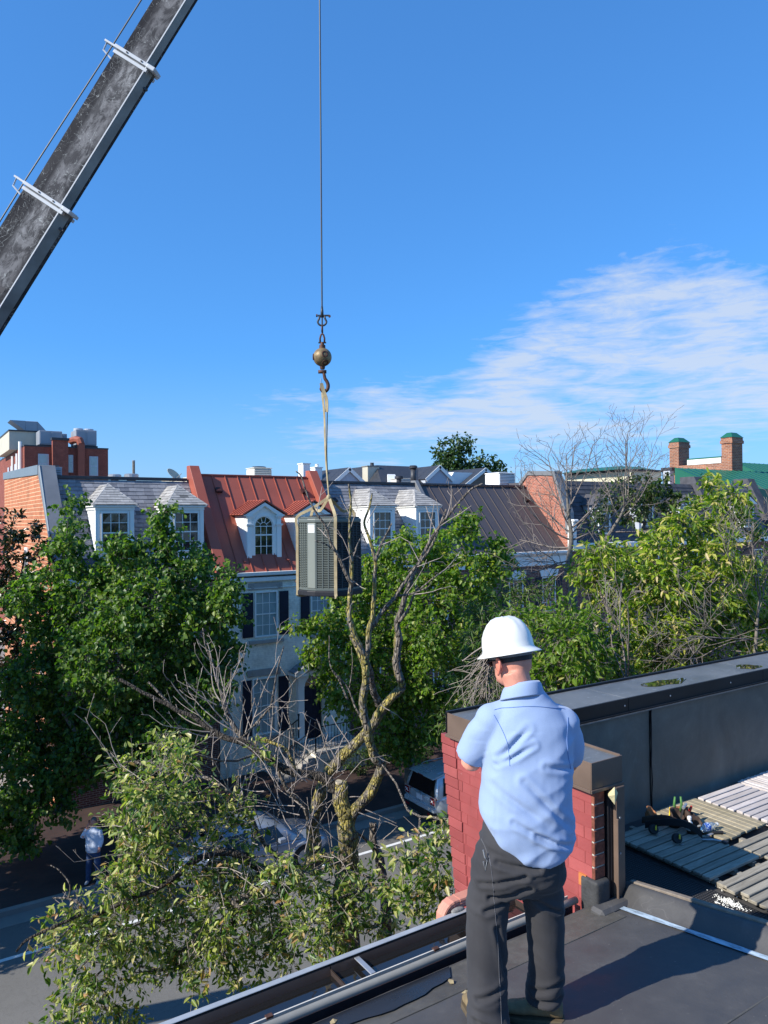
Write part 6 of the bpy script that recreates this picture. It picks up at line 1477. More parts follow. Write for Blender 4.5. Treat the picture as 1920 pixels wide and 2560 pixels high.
# ---- bare dead trees
def bare(label, stem, r0, r1, shoots, seed, loc, mat):
    t = thing('bare_tree', label, 'tree', loc, 'leafless trees at the right')
    C = catmull(stem, 6); b = MB(); b.smooth = True
    b.tube([tuple(c) for c in C], [r0+(r1-r0)*i/(len(C)-1) for i in range(len(C))], 10)
    off = Vector(loc); me = b.mesh('trunk', mat, off); link('trunk', me, t)
    tw = Twigs(seed)
    for (px, py, ex, ey, d, r, up) in shoots:
        p = hit(px, py, d=d); e = hit(ex, ey, d=d+tw.r.uniform(-1.2, 1.2)); tw.grow(p, e-p, (e-p).length*.95, r, 3, up, .22, .68, .0036)
    V, F = tw.arrays(4); link('branches', mesh_np('branches', V-np.array(off), [F], M['twig_d']), t)
D = 15.5
q = hit(1432, 1500, d=D)
sh = [(1425, 1320, 1330, 1150, D, .02, .5), (1425, 1300, 1400, 1130, D, .02, .5), (1425, 1280, 1470, 1120, D, .02, .5), (1428, 1260, 1520, 1140, D, .018, .5), (1425, 1330, 1290, 1230, D, .02, .35), (1428, 1350, 1270, 1300, D, .02, .3), (1430, 1370, 1260, 1380, D, .02, .15), (1430, 1400, 1300, 1440, D, .018, 0),
      (1428, 1320, 1560, 1230, D, .02, .3), (1430, 1350, 1580, 1300, D, .02, .2), (1430, 1400, 1340, 1490, D, .015, -.1), (1425, 1290, 1350, 1210, D, .018, .4), (1426, 1340, 1500, 1240, D, .018, .4), (1430, 1430, 1310, 1400, D, .014, .1)]
bare('pale bare dead tree standing in front of the brick party gable', [(q.x, q.y, .1), (q.x, q.y, 5), W3(1432, 1500, D), W3(1418, 1440, D), W3(1428, 1350, D), W3(1420, 1270, D), W3(1416, 1180, D)], .13, .012, sh, 41, (q.x, q.y, .13), M['bark_grey'])
D = 17; q = hit(1490, 1480, d=D)
sh = [(1560, 1270, 1560, 1110, D, .018, .5), (1565, 1260, 1600, 1120, D, .018, .5), (1560, 1280, 1640, 1150, D, .018, .4), (1550, 1300, 1500, 1150, D, .018, .5), (1560, 1290, 1690, 1220, D, .018, .25), (1540, 1330, 1640, 1330, D, .015, .1), (1520, 1360, 1450, 1280, D, .015, .3), (1555, 1290, 1700, 1330, D, .015, 0)]
bare('second bare tree, right of the first, in front of the dark shingled roofs', [(q.x, q.y, .1), (q.x, q.y, 5), W3(1490, 1480, D), W3(1480, 1400, D), W3(1520, 1340, D), W3(1560, 1270, D), W3(1565, 1200, D)], .10, .012, sh, 43, (q.x, q.y, .13), M['bark_grey'])
D = 11.5; q = hit(1890, 1700, d=D)
sh = [(1900, 1500, 1850, 1330, D, .012, .5), (1900, 1500, 1910, 1330, D, .012, .5), (1890, 1560, 1800, 1450, D, .012, .4), (1880, 1600, 1700, 1560, D, .012, .1), (1880, 1600, 1640, 1590, D, .012, .05), (1890, 1540, 1830, 1400, D, .010, .4), (1895, 1540, 1925, 1400, D, .010, .4), (1870, 1630, 1740, 1620, D, .010, .1)]
bare('thin bare grey branches at the right edge in front of the maroon roof', [(q.x, q.y, .1), (q.x, q.y, 5), W3(1890, 1700, D), W3(1890, 1600, D), W3(1900, 1480, D)], .07, .012, sh, 45, (q.x, q.y, .13), M['bark_grey'])
D = 10.3; q = hit(1570, 1760, d=D)
sh = [(1560, 1690, 1470, 1450, D, .014, .2), (1565, 1690, 1530, 1440, D, .014, .2), (1570, 1690, 1580, 1500, D, .012, .2)]
bare('slim pale stems rising behind the parapet to the right of the hard hat', [(q.x, q.y, .1), (q.x, q.y, 5), W3(1565, 1760, D), W3(1562, 1690, D)], .06, .03, sh, 46, (q.x, q.y, .13), M['bark_plain'])

# ================================================================== the old lichen-covered tree next to the roof
c3 = lambda x, y: (560+x/2.86, 1580+y/2.86)
c5 = lambda x, y: (700+x/2.765, 1200+y/2.765)
c4 = lambda x, y: (300+x/2.074, 1560+y/2.074)
cl = lambda x, y: (0+x/2.9625, 1960+y/2.9625)
gx = hit(870, 2210, d=8.7)
OT_LOC = (gx.x, gx.y, .13)
old = thing('old_street_tree', 'gnarled half-dead street tree with yellow lichen and yellowing leaves below the hanging unit', 'tree', OT_LOC)
stem_nodes = []
def limb(name, pts, r0, r1, d0, d1, mat, k=7, rough=.10, sides=12, crop=None, start=None):
    """pts in photo pixels; depth runs d0 -> d1"""
    n = len(pts); P = []
    for i, (x, y) in enumerate(pts):
        px, py = crop(x, y) if crop else (x, y); P.append(W3(px, py, d0+(d1-d0)*i/(n-1)))
    if start is not None: P = [start]+P
    C = catmull(P, k); m = len(C); R = [(r0+(r1-r0)*(i/(m-1))**.8)*(1+rough*noise.noise(Vector(C[i])*7)) for i in range(m)]
    C = [Vector(c)+Vector((noise.noise(Vector(c)*5), noise.noise(Vector(c)*5+Vector((9, 0, 0))), noise.noise(Vector(c)*5+Vector((0, 9, 0)))))*r0*.35 for c in C]
    b = MB(); b.smooth = True; b.tube(C, R, sides)
    if r0 > .04:                                                    # knobbly bark relief
        vs = []
        for i, v in enumerate(b.v):
            ci = C[min(m-1, i//sides)]; o_ = Vector(v)-ci; f = 1+.16*noise.noise(Vector((v[0]*14, v[1]*14, v[2]*6)))+.10*noise.noise(Vector(v)*34); vs.append(tuple(ci+o_*f))
        b.v = vs
    o = b.build(name, mat, old); stem_nodes.extend([(c, r) for c, r in zip(C[::3], R[::3])]); return C, R
B1, B2, B3 = M['bark'], M['bark_plain'], M['bark_dark']
d = 8.7
C, R = limb('trunk', [(870, 1840), (872, 1700), (880, 1500), (872, 1300), (845, 1190), (832, 1090)], .165, .075, d, d, B1, crop=c3, start=(gx.x+.05, gx.y, 3.0), sides=18, k=12)
trunk0 = (gx.x+.05, gx.y, 3.02)
limb('lower_trunk', [], .2, .19, d, d, B3, start=None) if False else None
MB().tube([(gx.x, gx.y, 0), (gx.x+.03, gx.y, 1.5), trunk0], [.24, .20, .165], 14).build('lower_trunk', B2, old, smooth=True)
MB().lathe([(.045, 0), (.04, .02)], hit(*c3(820, 1078), d=d), 12, (0, -.3, 1)).build('cut_stub', simple('cut_wood', (.42, .35, .24), .8, .2, 12), old)
limb('limb', [(895, 1340), (955, 1255), (1035, 1150), (1088, 1050), (1120, 945), (1082, 900), (1045, 800), (1030, 700), (1003, 600), (1010, 450), (1010, 230)], .072, .042, d, 8.2, B1, crop=c3, sides=14)
limb('branch', [(1010, 235), (960, 115), (918, 20)], .042, .035, 8.2, 8.2, B1, crop=c3)
limb('branch', [(590, 1230), (560, 1170), (510, 1060), (480, 960), (485, 830), (495, 720), (500, 620), (496, 540), (480, 400), (485, 270), (490, 150), (478, 30), (500, -90), (560, -130+60), (640, 100), (640, 40)][:12], .040, .011, 8.2, 8.0, B1, crop=c5)
limb('branch', [(595, 1230), (618, 1030), (640, 950), (645, 800), (655, 650), (658, 560), (620, 400), (580, 290), (620, 180), (640, 90)], .036, .008, 8.2, 8.1, B1, crop=c5)
limb('branch', [(658, 560), (700, 450), (740, 370), (772, 300)], .020, .007, 8.1, 8.2, B2, crop=c5)
limb('branch', [(510, 720), (470, 680), (410, 540), (350, 430), (320, 330), (250, 230), (200, 130), (150, -20), (110, -60)], .024, .006, 8.0, 7.8, B2, crop=c5)
limb('branch', [(350, 470), (310, 440), (240, 420)], .010, .004, 7.9, 7.8, B2, crop=c5)
limb('limb', [(640, 1700), (640, 1500), (645, 1330), (665, 1220), (700, 1110), (750, 1020), (820, 925), (900, 835), (1000, 745), (1075, 640), (1130, 550), (1200, 470), (1262, 400), (1250, 320), (1240, 200), (1238, 20)], .092, .042, 9.3, 8.6, B1, crop=c3, sides=16)
limb('branch', [(830, 1390), (812, 1250), (820, 1100), (808, 1000), (840, 890), (872, 790), (920, 650), (965, 560), (1030, 440), (1105, 320), (1185, 215), (1290, 90), (1400, 20)], .045, .010, 8.6, 8.3, B2, crop=c5)
limb('branch', [(640, 1010), (700, 920), (790, 815), (880, 680), (950, 590), (1040, 470), (1100, 330), (1150, 200), (1200, 120), (1100, 20)][:8], .028, .010, 8.3, 8.2, B2, crop=c5)
limb('branch', [(822, 985), (890, 890), (942, 780), (1100, 650), (1260, 560)], .022, .006, 8.5, 8.2, B2, crop=c5)
limb('branch', [(800, 800), (900, 790), (1020, 740), (1050, 700)], .014, .006, 8.3, 8.3, B2, crop=c5)
limb('branch', [(1105, 520), (1070, 430), (1050, 330), (1030, 240), (1010, 190)], .045, .034, 8.9, 8.4, B2, crop=c3)
limb('limb', [(1105, 885), (1110, 855), (1050, 800), (950, 780), (860, 752), (760, 692), (660, 625), (560, 590), (480, 550), (400, 500), (270, 432), (110, 345), (0, 290)], .066, .018, 8.7, 9.0, B3, crop=c4, sides=12)
limb('branch', [(270, 432), (215, 370), (145, 300)], .020, .013, 9.0, 9.0, B2, crop=c4)
limb('branch', [(680, 640), (600, 545), (550, 440), (515, 330), (480, 200), (445, 120), (430, 20)], .036, .006, 8.9, 9.0, B2, crop=c4)
limb('branch', [(720, 590), (860, 650), (910, 760)], .022, .020, 8.8, 8.8, B1, crop=c4)
limb('limb', [(1130, 1260), (1080, 1215), (1000, 1220), (930, 1290), (850, 1400)], .052, .046, 8.5, 8.3, B1, crop=c4)
limb('limb', [(850, 1400), (780, 1290), (700, 1250), (620, 1195), (500, 1190), (390, 1225), (300, 1300), (180, 1375), (0, 1450), (-100, 1500), (-160, 1545)], .052, .017, 8.3, 7.6, B3, crop=c4)
limb('branch', [(600, 960), (400, 1060), (200, 1150), (120, 1240)], .020, .010, 7.6, 7.4, B3, crop=cl)
limb('branch', [(640, 920), (520, 850), (390, 845)], .014, .008, 7.6, 7.6, B2, crop=cl); limb('branch', [(510, 845), (515, 740), (440, 640), (375, 600)], .010, .005, 7.6, 7.6, B2, crop=cl)
limb('branch', [(540, 1040), (400, 1190), (290, 1320)], .010, .004, 7.5, 7.4, B2, crop=cl)
limb('branch', [(1659, 480), (1400, 470), (1100, 430), (900, 470)], .022, .010, 8.2, 8.2, B2, crop=cl)
limb('broken_stump', [(1160, 1990), (1140, 1800), (1110, 1650), (1075, 1500), (1060, 1370)], .075, .045, 9.2, 9.2, B2, crop=c3, sides=14, start=(gx.x+.9, gx.y+.6, 4.0))
limb('branch', [(1070, 1550), (1000, 1470), (940, 1430)], .022, .016, 9.1, 8.8, B2, crop=c3)
limb('branch', [(60, 710), (240, 760), (400, 790), (470, 810), (600, 900), (680, 1000), (740, 1130), (900, 1290)], .014, .030, 9.2, 8.8, B2, crop=c4)
limb('branch', [(0, 720), (130, 710), (240, 760)], .006, .012, 9.2, 9.2, B2, crop=c4)
limb('branch', [(1180, 390), (1140, 300), (1090, 210), (1085, 60)], .016, .004, 8.6, 8.5, B2, crop=c4)
limb('branch', [(1270, 520), (1220, 430), (1180, 330), (1100, 240)], .016, .010, 8.6, 8.6, B2, crop=c4)
limb('branch', [(1190, 330), (1205, 220), (1200, 120)], .008, .003, 8.6, 8.6, B2, crop=c4)
limb('branch', [(800, 720), (870, 860), (960, 960), (980, 1060)], .020, .030, 9.0, 9.1, B2, crop=c4)
limb('branch', [(780, 440), (800, 330), (825, 200), (850, 115)], .014, .006, 8.9, 8.9, B2, crop=c4)
limb('branch', [(620, 600), (700, 520), (780, 430)], .014, .014, 8.9, 8.9, B2, crop=c4)
limb('branch', [(905, 740), (900, 600), (870, 450), (890, 330), (830, 220)], .012, .005, 8.8, 8.9, B2, crop=c4)
# dead twigs springing from the limbs
tw = Twigs(51)
def shoot(crop, pts, d0, r, L, lv=2, up=.5, fork=.45):
    for (x, y, ex, ey) in pts:
        p = hit(*crop(x, y), d=d0); e = hit(*crop(ex, ey), d=d0+tw.r.uniform(-.35, .35)); tw.grow(p, e-p, (e-p).length*L, r, lv, up, .22, fork, .0028)
shoot(c4, [(560, 500, 470, 220), (560, 500, 560, 120), (520, 400, 370, 160), (500, 420, 300, 300), (540, 480, 640, 260), (530, 440, 600, 160), (480, 540, 200, 330), (500, 300, 430, 90), (560, 520, 380, 380), (600, 560, 480, 330), (620, 600, 640, 330), (640, 600, 730, 380), (600, 560, 290, 420), (470, 550, 230, 540), (480, 560, 190, 600), (520, 590, 300, 600),
           (660, 630, 730, 120), (700, 640, 760, 450), (760, 690, 830, 430), (800, 700, 880, 430), (860, 740, 960, 400), (900, 740, 1000, 600), (940, 770, 1000, 480), (1000, 780, 1080, 560), (1090, 700, 1020, 500), (1110, 690, 1180, 560), (700, 660, 900, 560), (740, 690, 620, 800)], 8.9, .009, .95, 3, .5, .5)
shoot(c4, [(600, 900, 430, 700), (620, 920, 500, 760), (680, 1000, 640, 800), (560, 860, 580, 640), (640, 960, 700, 780), (700, 1080, 540, 930), (760, 1150, 700, 880), (820, 1220, 800, 960), (440, 800, 200, 760), (480, 830, 330, 960), (400, 790, 250, 900), (880, 900, 980, 760), (900, 930, 860, 740), (960, 960, 820, 860), (1000, 1080, 1140, 900), (700, 1250, 560, 1100), (620, 1200, 500, 1080), (980, 1000, 1060, 940)], 8.8, .007, 1.0, 2, .3)
shoot(c5, [(490, 540, 400, 330), (490, 330, 540, 180), (490, 250, 440, 100), (485, 150, 560, 60), (500, 540, 560, 400), (520, 480, 600, 330), (655, 560, 740, 470), (640, 400, 700, 300), (600, 300, 660, 150), (960, 560, 880, 420), (1030, 440, 1100, 130), (1100, 320, 1080, 120), (1185, 215, 1200, 60), (1105, 320, 1350, 190), (950, 600, 1120, 560), (880, 780, 1000, 640), (1080, 360, 1000, 200), (1150, 260, 1240, 40), (700, 450, 850, 430), (300, 380, 350, 250), (250, 230, 290, 60), (420, 560, 540, 500), (330, 400, 230, 330),
           (1100, 650, 1270, 540), (930, 790, 1130, 800), (510, 700, 620, 770), (560, 1170, 480, 1020)], 8.15, .006, .95, 2, .35, .4)
shoot(cl, [(1250, 640, 1100, 420), (1000, 820, 900, 660), (800, 900, 720, 700), (500, 1010, 450, 880), (300, 1110, 250, 1060), (230, 1140, 200, 1240), (1400, 560, 1659, 300), (700, 950, 620, 1100)], 7.9, .006, 1.0, 1, .2, .3)
shoot(c3, [(960, 1290, 1240, 1400), (1240, 1390, 1120, 1510), (920, 1750, 915, 2100), (1010, 1270, 1240, 1350), (900, 1180, 980, 1180), (850, 1150, 900, 1100), (1120, 520, 1230, 610), (900, 800, 760, 600), (800, 910, 660, 620)], 8.5, .007, 1.0, 1, .0, .3)
tw2 = tw; V, F = tw.arrays(5); link('dead_twigs', mesh_np('dead_twigs', V-np.array(OT_LOC), [F], M['twig']), old)['kind'] = 'stuff'
rr = random.Random(77); Tw2 = Twigs(78)
for k in range(120):
    px, py = rr.uniform(290, 860), rr.uniform(1900, 2440)
    if py > 2560-.40*(px-430)-60: continue
    p = hit(px, py, d=rr.uniform(7.5, 8.2)); e = hit(px+rr.uniform(-80, 60), py-rr.uniform(-10, 120), d=8); Tw2.grow(p, e-p, rr.uniform(.25, .7), .006, 2, .15, .25, .5, .0026)
V, F = Tw2.arrays(4); link('bare_sprays', mesh_np('bare_sprays', V-np.array(OT_LOC), [F], M['twig']), old)['kind'] = 'stuff'
# foliage of the old tree
T = Tree(61)
for c, r in stem_nodes[::1]: T.nodes.append(np.array(c)); T.par.append(-1)
T.fixed = {i: .01 for i in range(len(T.nodes))}
OF = [(395, 1880, 42), (440, 1870, 30), (470, 1900, 40), (330, 1930, 45), (390, 1960, 60), (470, 1990, 55), (318, 2000, 36), (340, 2060, 60), (430, 2080, 65), (318, 2120, 38), (360, 2160, 70), (540, 2010, 38), (560, 2080, 50), (640, 2050, 30), (600, 2000, 25),
      (470, 2200, 75), (305, 2235, 48), (200, 2290, 40), (240, 2330, 60), (340, 2300, 80), (450, 2320, 80), (560, 2290, 75), (560, 2210, 55), (640, 2250, 50), (700, 2300, 60), (760, 2250, 45), (790, 2320, 55), (650, 2360, 60), (850, 2270, 40), (160, 2380, 40), (220, 2420, 55),
      (320, 2410, 65), (430, 2420, 55), (540, 2400, 50), (190, 2480, 30), (200, 2540, 45), (270, 2500, 45), (310, 2560, 40), (720, 2390, 40), (600, 2440, 30), (480, 2480, 25), (130, 2560, 25), (860, 2350, 35), (640, 1880, 18), (580, 2150, 45), (690, 2190, 35), (720, 2130, 20), (140, 2310, 20), (830, 2390, 25), (930, 2320, 25)]
OF += [(800, 2200, 32), (900, 2250, 40), (870, 2290, 48), (760, 2180, 28), (960, 2310, 40), (930, 2200, 22), (830, 2150, 20)]
T.pblobs(OF, 8.1, 17, .6, 1, 14)
NRB = [(1085, 2110, 34), (1130, 2090, 24), (1045, 2160, 40), (1105, 2170, 38), (1015, 2205, 34), (1080, 2230, 40), (1125, 2240, 30), (1000, 2150, 18), (1040, 2290, 30), (1100, 2300, 24), (1130, 2050, 18), (1000, 2260, 22)]
T.pblobs(NRB, 6.6, 14, .3, 1, 16)
T.connect(.0035, .10); T.leaves(20, .086, .42, .62, .40, .35, .6, .0022, .75)
off = np.array(OT_LOC)
V, F = T.wood; link('leafy_branches', mesh_np('leafy_branches', V-off, [F], M['bark_plain'], True), old)['kind'] = 'stuff'
V, F = T.tw; link('leafy_twigs', mesh_np('leafy_twigs', V-off, [F], M['twig']), old)['kind'] = 'stuff'
cd = np.linalg.norm(T.LP-np.array(CP), axis=1)/T.LL; near = np.argsort(cd)[:300]; keep = np.ones(len(cd), bool); keep[near] = False
TL = []
for k in range(6):
    V, F = leaf_arrays(np.zeros((1, 3)), np.array([[1., 0, 0]]), np.array([[0, 0, 1.]]), np.array([1.]), np.array([.36+.03*k]), .1+.07*k); TL.append(mesh_np('leaf', V, [F], None))
# leaf objects carry their own tone
LM = []
for i, c in enumerate([(.05, .11, .02), (.09, .17, .03), (.15, .21, .035), (.30, .33, .09), (.42, .38, .16), (.07, .14, .02)]):
    t_ = leaf_mat('near_leaf_tone', [(0, tuple(x*.85 for x in c)), (1, tuple(x*1.15 for x in c))], .36, .4); LM.append(t_)
for k, me in enumerate(TL): me.materials.append(LM[k])
for i in near:
    dd = Vector(T.LD[i]).normalized(); sd = Vector(T.LN[i]).cross(dd).normalized(); nn = dd.cross(sd); p = T.LP[i]-off; L = T.LL[i]
    link('leaf', TL[int(nr.randint(6))], old, mtx=Matrix(((dd.x*L, sd.x*L, nn.x*L, p[0]), (dd.y*L, sd.y*L, nn.y*L, p[1]), (dd.z*L, sd.z*L, nn.z*L, p[2]), (0, 0, 0, 1))))
V, F = leaf_arrays(T.LP[keep], T.LD[keep], T.LN[keep], T.LL[keep], T.LW[keep], .25); link('foliage', mesh_np('foliage', V-off, [F], M['leaf_old']), old)['kind'] = 'stuff'
# shrub at the foot of the stoop and planting along the far fence
for (px, py, r, lab, sd) in ((895, 1935, 28, 'round dark shrub at the foot of the white stoop', 71), (985, 1890, 30, 'loose dark shrub behind the iron fence right of the stoop', 72), (1050, 1880, 26, 'low dark shrub behind the fence near the parked silver car', 73)):
    c = hit(px, py, Y=24.6); T = Tree(sd); T.trunk([(c.x, 24.6, .1), (c.x, 24.6, .5)], .04, .02, 3); T.blob((c.x, 24.6, .65), .55, 60); T.connect(.004); T.leaves(24, .07, .5, .5, .25, .1, .6)
    T.build('shrub', lab, 'shrub', M['bark_dark'], M['leaf_vine'], (c.x, 24.6, .13), 'shrubs by the stoop and fence')
# ================================================================== crane boom
def P0(px, py, d): return hit(px, py, d=d)
tip = P0(812, -597, 10.5); base = P0(-1090, 2482, 11.6)
def on_axis(px, py):
    best = None
    for i in range(2001):
        p = tip.lerp(base, i/2000); v = p-CP; dd = v.dot(CF); x = 960+FP*v.dot(CR)/dd; y = 1280-FP*v.dot(CU)/dd; e = (x-px)**2+(y-py)**2
        if best is None or e < best[0]: best = (e, i/2000)
    return best[1]
ax = (tip-base).normalized(); sd = Vector((ax.y, -ax.x, 0)).normalized()
if sd.dot(CP-tip) < 0: sd = -sd
upv = ax.cross(sd).normalized(); upv = upv if upv.z > 0 else -upv
def boom_mat():
    t = NT('scratched_boom_steel')
    tcg = t.new('ShaderNodeTexCoord'); co = tcg.outputs['Object']
    def mp(sc, rot=(0, 0, 0)):
        m = t.new('ShaderNodeMapping'); m.inputs['Scale'].default_value = sc; m.inputs['Rotation'].default_value = rot; t.l.new(co, m.inputs[0]); return m.outputs[0]
    n = t.noise(1.1, 6, .6, mp((1, 1, .5))); n2 = t.noise(6, 8, .7, mp((1, 1, .6)), .6)
    s_ = t.new('ShaderNodeSeparateXYZ'); t.l.new(co, s_.inputs[0])
    k = t.ramp(n, [(.30, (.10, .098, .102)), (.5, (.19, .185, .188)), (.66, (.31, .305, .305))])
    k = t.mix(t.ramp(n2, [(.44, .75), (.56, 0.0)]), k, (.022, .022, .026))
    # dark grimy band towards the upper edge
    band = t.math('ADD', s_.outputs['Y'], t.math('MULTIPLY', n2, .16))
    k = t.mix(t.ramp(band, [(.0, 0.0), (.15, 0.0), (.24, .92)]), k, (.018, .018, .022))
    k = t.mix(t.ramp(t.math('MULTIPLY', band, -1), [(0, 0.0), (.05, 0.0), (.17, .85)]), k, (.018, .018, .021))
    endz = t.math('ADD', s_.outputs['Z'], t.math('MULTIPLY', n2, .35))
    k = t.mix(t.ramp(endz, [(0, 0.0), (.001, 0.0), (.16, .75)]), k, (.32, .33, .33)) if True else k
    # scratches: thin bands of warped noise in several directions
    for i, (sc, rot, w) in enumerate((((1, 3, 1.2), .9, .005), ((1, 1.2, 3), .4, .004), ((1, 4, 2), 2.1, .004), ((1, 1.6, 1.4), -.5, .003))):
        nn = t.noise(1.6, 3, .5, mp(sc, (0, .3*i, rot)), 1.4)
        k = t.mix(t.math('MULTIPLY', t.ramp(nn, [(.5-w, 0.0), (.5, .9), (.5+w, 0.0)]), t.ramp(t.noise(2.5, 3, .6, mp((1, 1, 1), (i, 0, 0))), [(.47, 0.0), (.60, 1.0)])), k, (.50, .52, .50))
    n4 = t.noise(9, 5, .75, mp((1, 1, .35)))
    k = t.mix(t.ramp(n4, [(.76, 0.0), (.79, .7)]), k, (.52, .54, .50))
    t.col(k); t.rough(t.ramp(n, [(.3, .9), (.7, .7)])); t.b.inputs['Metallic'].default_value = 0; t.b.inputs['Specular IOR Level'].default_value = .12; t.bump(n2, .15, .01); return t.m
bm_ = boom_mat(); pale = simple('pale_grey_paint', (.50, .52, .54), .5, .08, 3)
bevelm = simple('boom_edge_steel', (.20, .225, .23), .4, .3, 2, metal=.3)
cr = thing('crane_boom', 'scratched dark telescopic crane boom rising from the left edge to the top of the picture', 'crane', tuple(base))
# local frame for the boom: X side normal, Y up of boom, Z along axis -> object rotation
BR = Matrix((sd, upv, ax)).transposed().to_4x4()
def bobj(mb, name, mat, t_axis, parent=cr, bev=0):
    """mesh in boom frame with origin on the axis at parameter t"""
    me = mb.mesh(name, mat); o = link(name, me, parent); p = tip.lerp(base, t_axis)-base
    m_ = BR.copy(); m_.translation = p; o.matrix_local = m_
    if bev: b = o.modifiers.new('b', 'BEVEL'); b.width = bev; b.segments = 2; b.limit_method = 'ANGLE'
    return o
LEN = (tip-base).length
t12 = on_axis(340, 150); t23 = on_axis(125, 495)
def section(ta, tb, h, w, nm='boom_section'):
    c = h*.14; L = (tb-ta)*LEN
    poly = [(w/2, h/2), (-w/2, h/2), (-w/2, -h/2+c), (-w/2+c, -h/2), (w/2-c, -h/2), (w/2, -h/2+c)]
    b = MB(); k = len(poly); b.add([(x, y, 0) for x, y in poly]+[(x, y, -L) for x, y in poly], [tuple(range(k)), tuple(range(2*k-1, k-1, -1))]+[(i, (i+1) % k, k+(i+1) % k, k+i) for i in range(k)])
    o = bobj(b, nm, bm_, ta, bev=.006)
    q = MB(); q.box(w/2-.002, w/2+.012, -h/2+c-.012, -h/2+c+.006, -L, 0); bobj(q, 'edge_weld', pale, ta)
    q = MB(); q.prism([(w/2+.002, -h/2+c-.014, 0), (w/2-c+.002, -h/2-.002, 0), (w/2-c+.002, -h/2-.002, -L), (w/2+.002, -h/2+c-.014, -L)], (1, -1, 0), .004); bobj(q, 'chamfer_strip', bevelm, ta)
    return o
H1_, H2_, H3_ = .50, .62, .76
W1_, W2_, W3_ = .20, .24, .30
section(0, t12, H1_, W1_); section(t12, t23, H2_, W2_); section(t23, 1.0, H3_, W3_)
def collar(t, h, w):
    for zz, e, l_ in ((0, .035, .05), (-.07, .018, .05)):
        b = MB(); hh, ww = h/2+e, w/2+e; b.box(-ww, ww, -hh+.06, hh, zz-l_, zz); bobj(b, 'collar', pale, t, bev=.006)
    q = MB(); q.tube([(w/2-.05, h/2, -.02), (w/2-.05, h/2+.22, -.01), (w/2-.05, h/2+.20, -.15), (w/2-.05, h/2+.02, -.20)], .014, 6); bobj(q, 'rope_guide', pale, t)
    q = MB(); q.box(w/2-.10, w/2-.02, h/2+.01, h/2+.25, -.035, -.005); bobj(q, 'guide_plate', pale, t, bev=.004)
    q = MB(); q.box(w/2-.16, w/2+.05, -h/2-.07, -h/2+.07, -.06, .0); bobj(q, 'wear_pad', pale, t, bev=.012)
    q = MB(); q.tube([(w/2-.08, -h/2+.02, -.30), (w/2-.08, -h/2-.05, -.30)], .022, 8); bobj(q, 'lug', M['dark_metal'], t)
    for yy in (-.14, .12): q = MB(); q.lathe([(.012, 0), (.012, .012)], (w/2+.036, yy, -.025), 8, (1, 0, 0)); bobj(q, 'bolt', M['dark_metal'], t)
collar(t12, H2_, W2_); collar(t23, H3_, W3_)
# painted lettering running along the lower section (only its tail shows)
blk = simple('black_lettering', (.018, .018, .026), .5, .1, 5)
tl_ = on_axis(-30, 700)
q = MB(); q.box(.1505, .153, -.20, .22, -.04, .04); q.box(.1505, .153, .14, .22, -.34, -.04); bobj(q, 'letter', blk, tl_)
q = MB(); N = 28
for i in range(N):
    a, c = 2*pi*i/N, 2*pi*(i+1)/N; ro, ri = 1.0, .58
    f = lambda k_, r_: (.1505, .20*r_*sin(k_)+.0, .17*r_*cos(k_)-.32)
    A_, B_, C_, D_ = f(a, ri), f(a, ro), f(c, ro), f(c, ri); q.prism([A_, B_, C_, D_], (1, 0, 0), .0025)
tl2 = on_axis(-58, 745)
bobj(q, 'letter', blk, tl2)
# hoist rope running along the top of the boom
hp = thing('hoist_rope', 'thin dark wire rope stretched along the upper side of the crane boom', 'rope', tuple(tip)); off_ = upv*.47
MB().tube([tip+upv*.36+sd*.08, tip.lerp(base, t12)+upv*.42+sd*.08, tip.lerp(base, t23)+upv*.48+sd*.08, base+upv*.5+sd*.08], .011, 6).build('rope', M['cable'], hp)
# boom head and the slewing base standing on the carriageway
q = MB(); q.lathe([(.22, -.06), (.26, -.05), (.2, 0), (.26, .05), (.22, .06)], (0, 0, .1), 20, (1, 0, 0)); bobj(q, 'head_sheave', M['dark_metal'], 0)
q = MB(); q.box(-.22, .22, -.3, .25, -.1, .25); bobj(q, 'boom_head', pale, 0, bev=.03)
q = MB(); q.box(base.x-1.0, base.x+1.0, base.y-1.1, base.y+1.1, 1.1, base.z+.2); q.build('slewing_base', pale, cr, .08, 2)
q = MB(); q.box(base.x-4.0, base.x+2.6, base.y-1.25, base.y+1.25, .55, 1.1); q.build('carrier_frame', M['dark_metal'], cr, .05, 2)
for xx in (-3.2, -2.0, .6, 1.8):
    for yy in (-1.2, 1.0): MB().lathe([(.3, 0), (.5, .03), (.5, .25), (.3, .28)], (base.x+xx, base.y+yy+.28, .5), 20, (0, -1, 0)).build('wheel', M['rubber'], cr)

# ================================================================== hoist line, ball, hook
DP = 10.5
def pc(px, py, d=DP): return hit(px, py, d=d)
lineX = pc(806, 893); top_c = Vector((lineX.x, lineX.y, tip.z+.1))
hc = thing('hoist_cable', 'taut steel hoist cable hanging straight down from above the picture', 'cable', tuple(lineX))
MB().tube([top_c, Vector((lineX.x, lineX.y, pc(806, 815).z))], .0115, 8).build('cable', M['cable'], hc)
bl = thing('crane_hook_block', 'round brass-coloured overhaul ball with rusty shackle above and open hook below', 'crane hook', tuple(lineX)); BR_ = .132
x0, y0_ = lineX.x, lineX.y; zb = lineX.z
r3 = CR.copy(); r3.z = 0; r3.normalize(); f3 = Vector((-r3.y, r3.x, 0))
def L3(u, v, z): return Vector((x0, y0_, 0)) + r3*u + f3*v + Vector((0, 0, z))
ballp = [(BR_*sin(pi*i/22), -BR_*cos(pi*i/22)) for i in range(1, 22)]
MB().lathe(ballp, (x0, y0_, zb), 30).build('ball', M['brass'], bl, smooth=True)
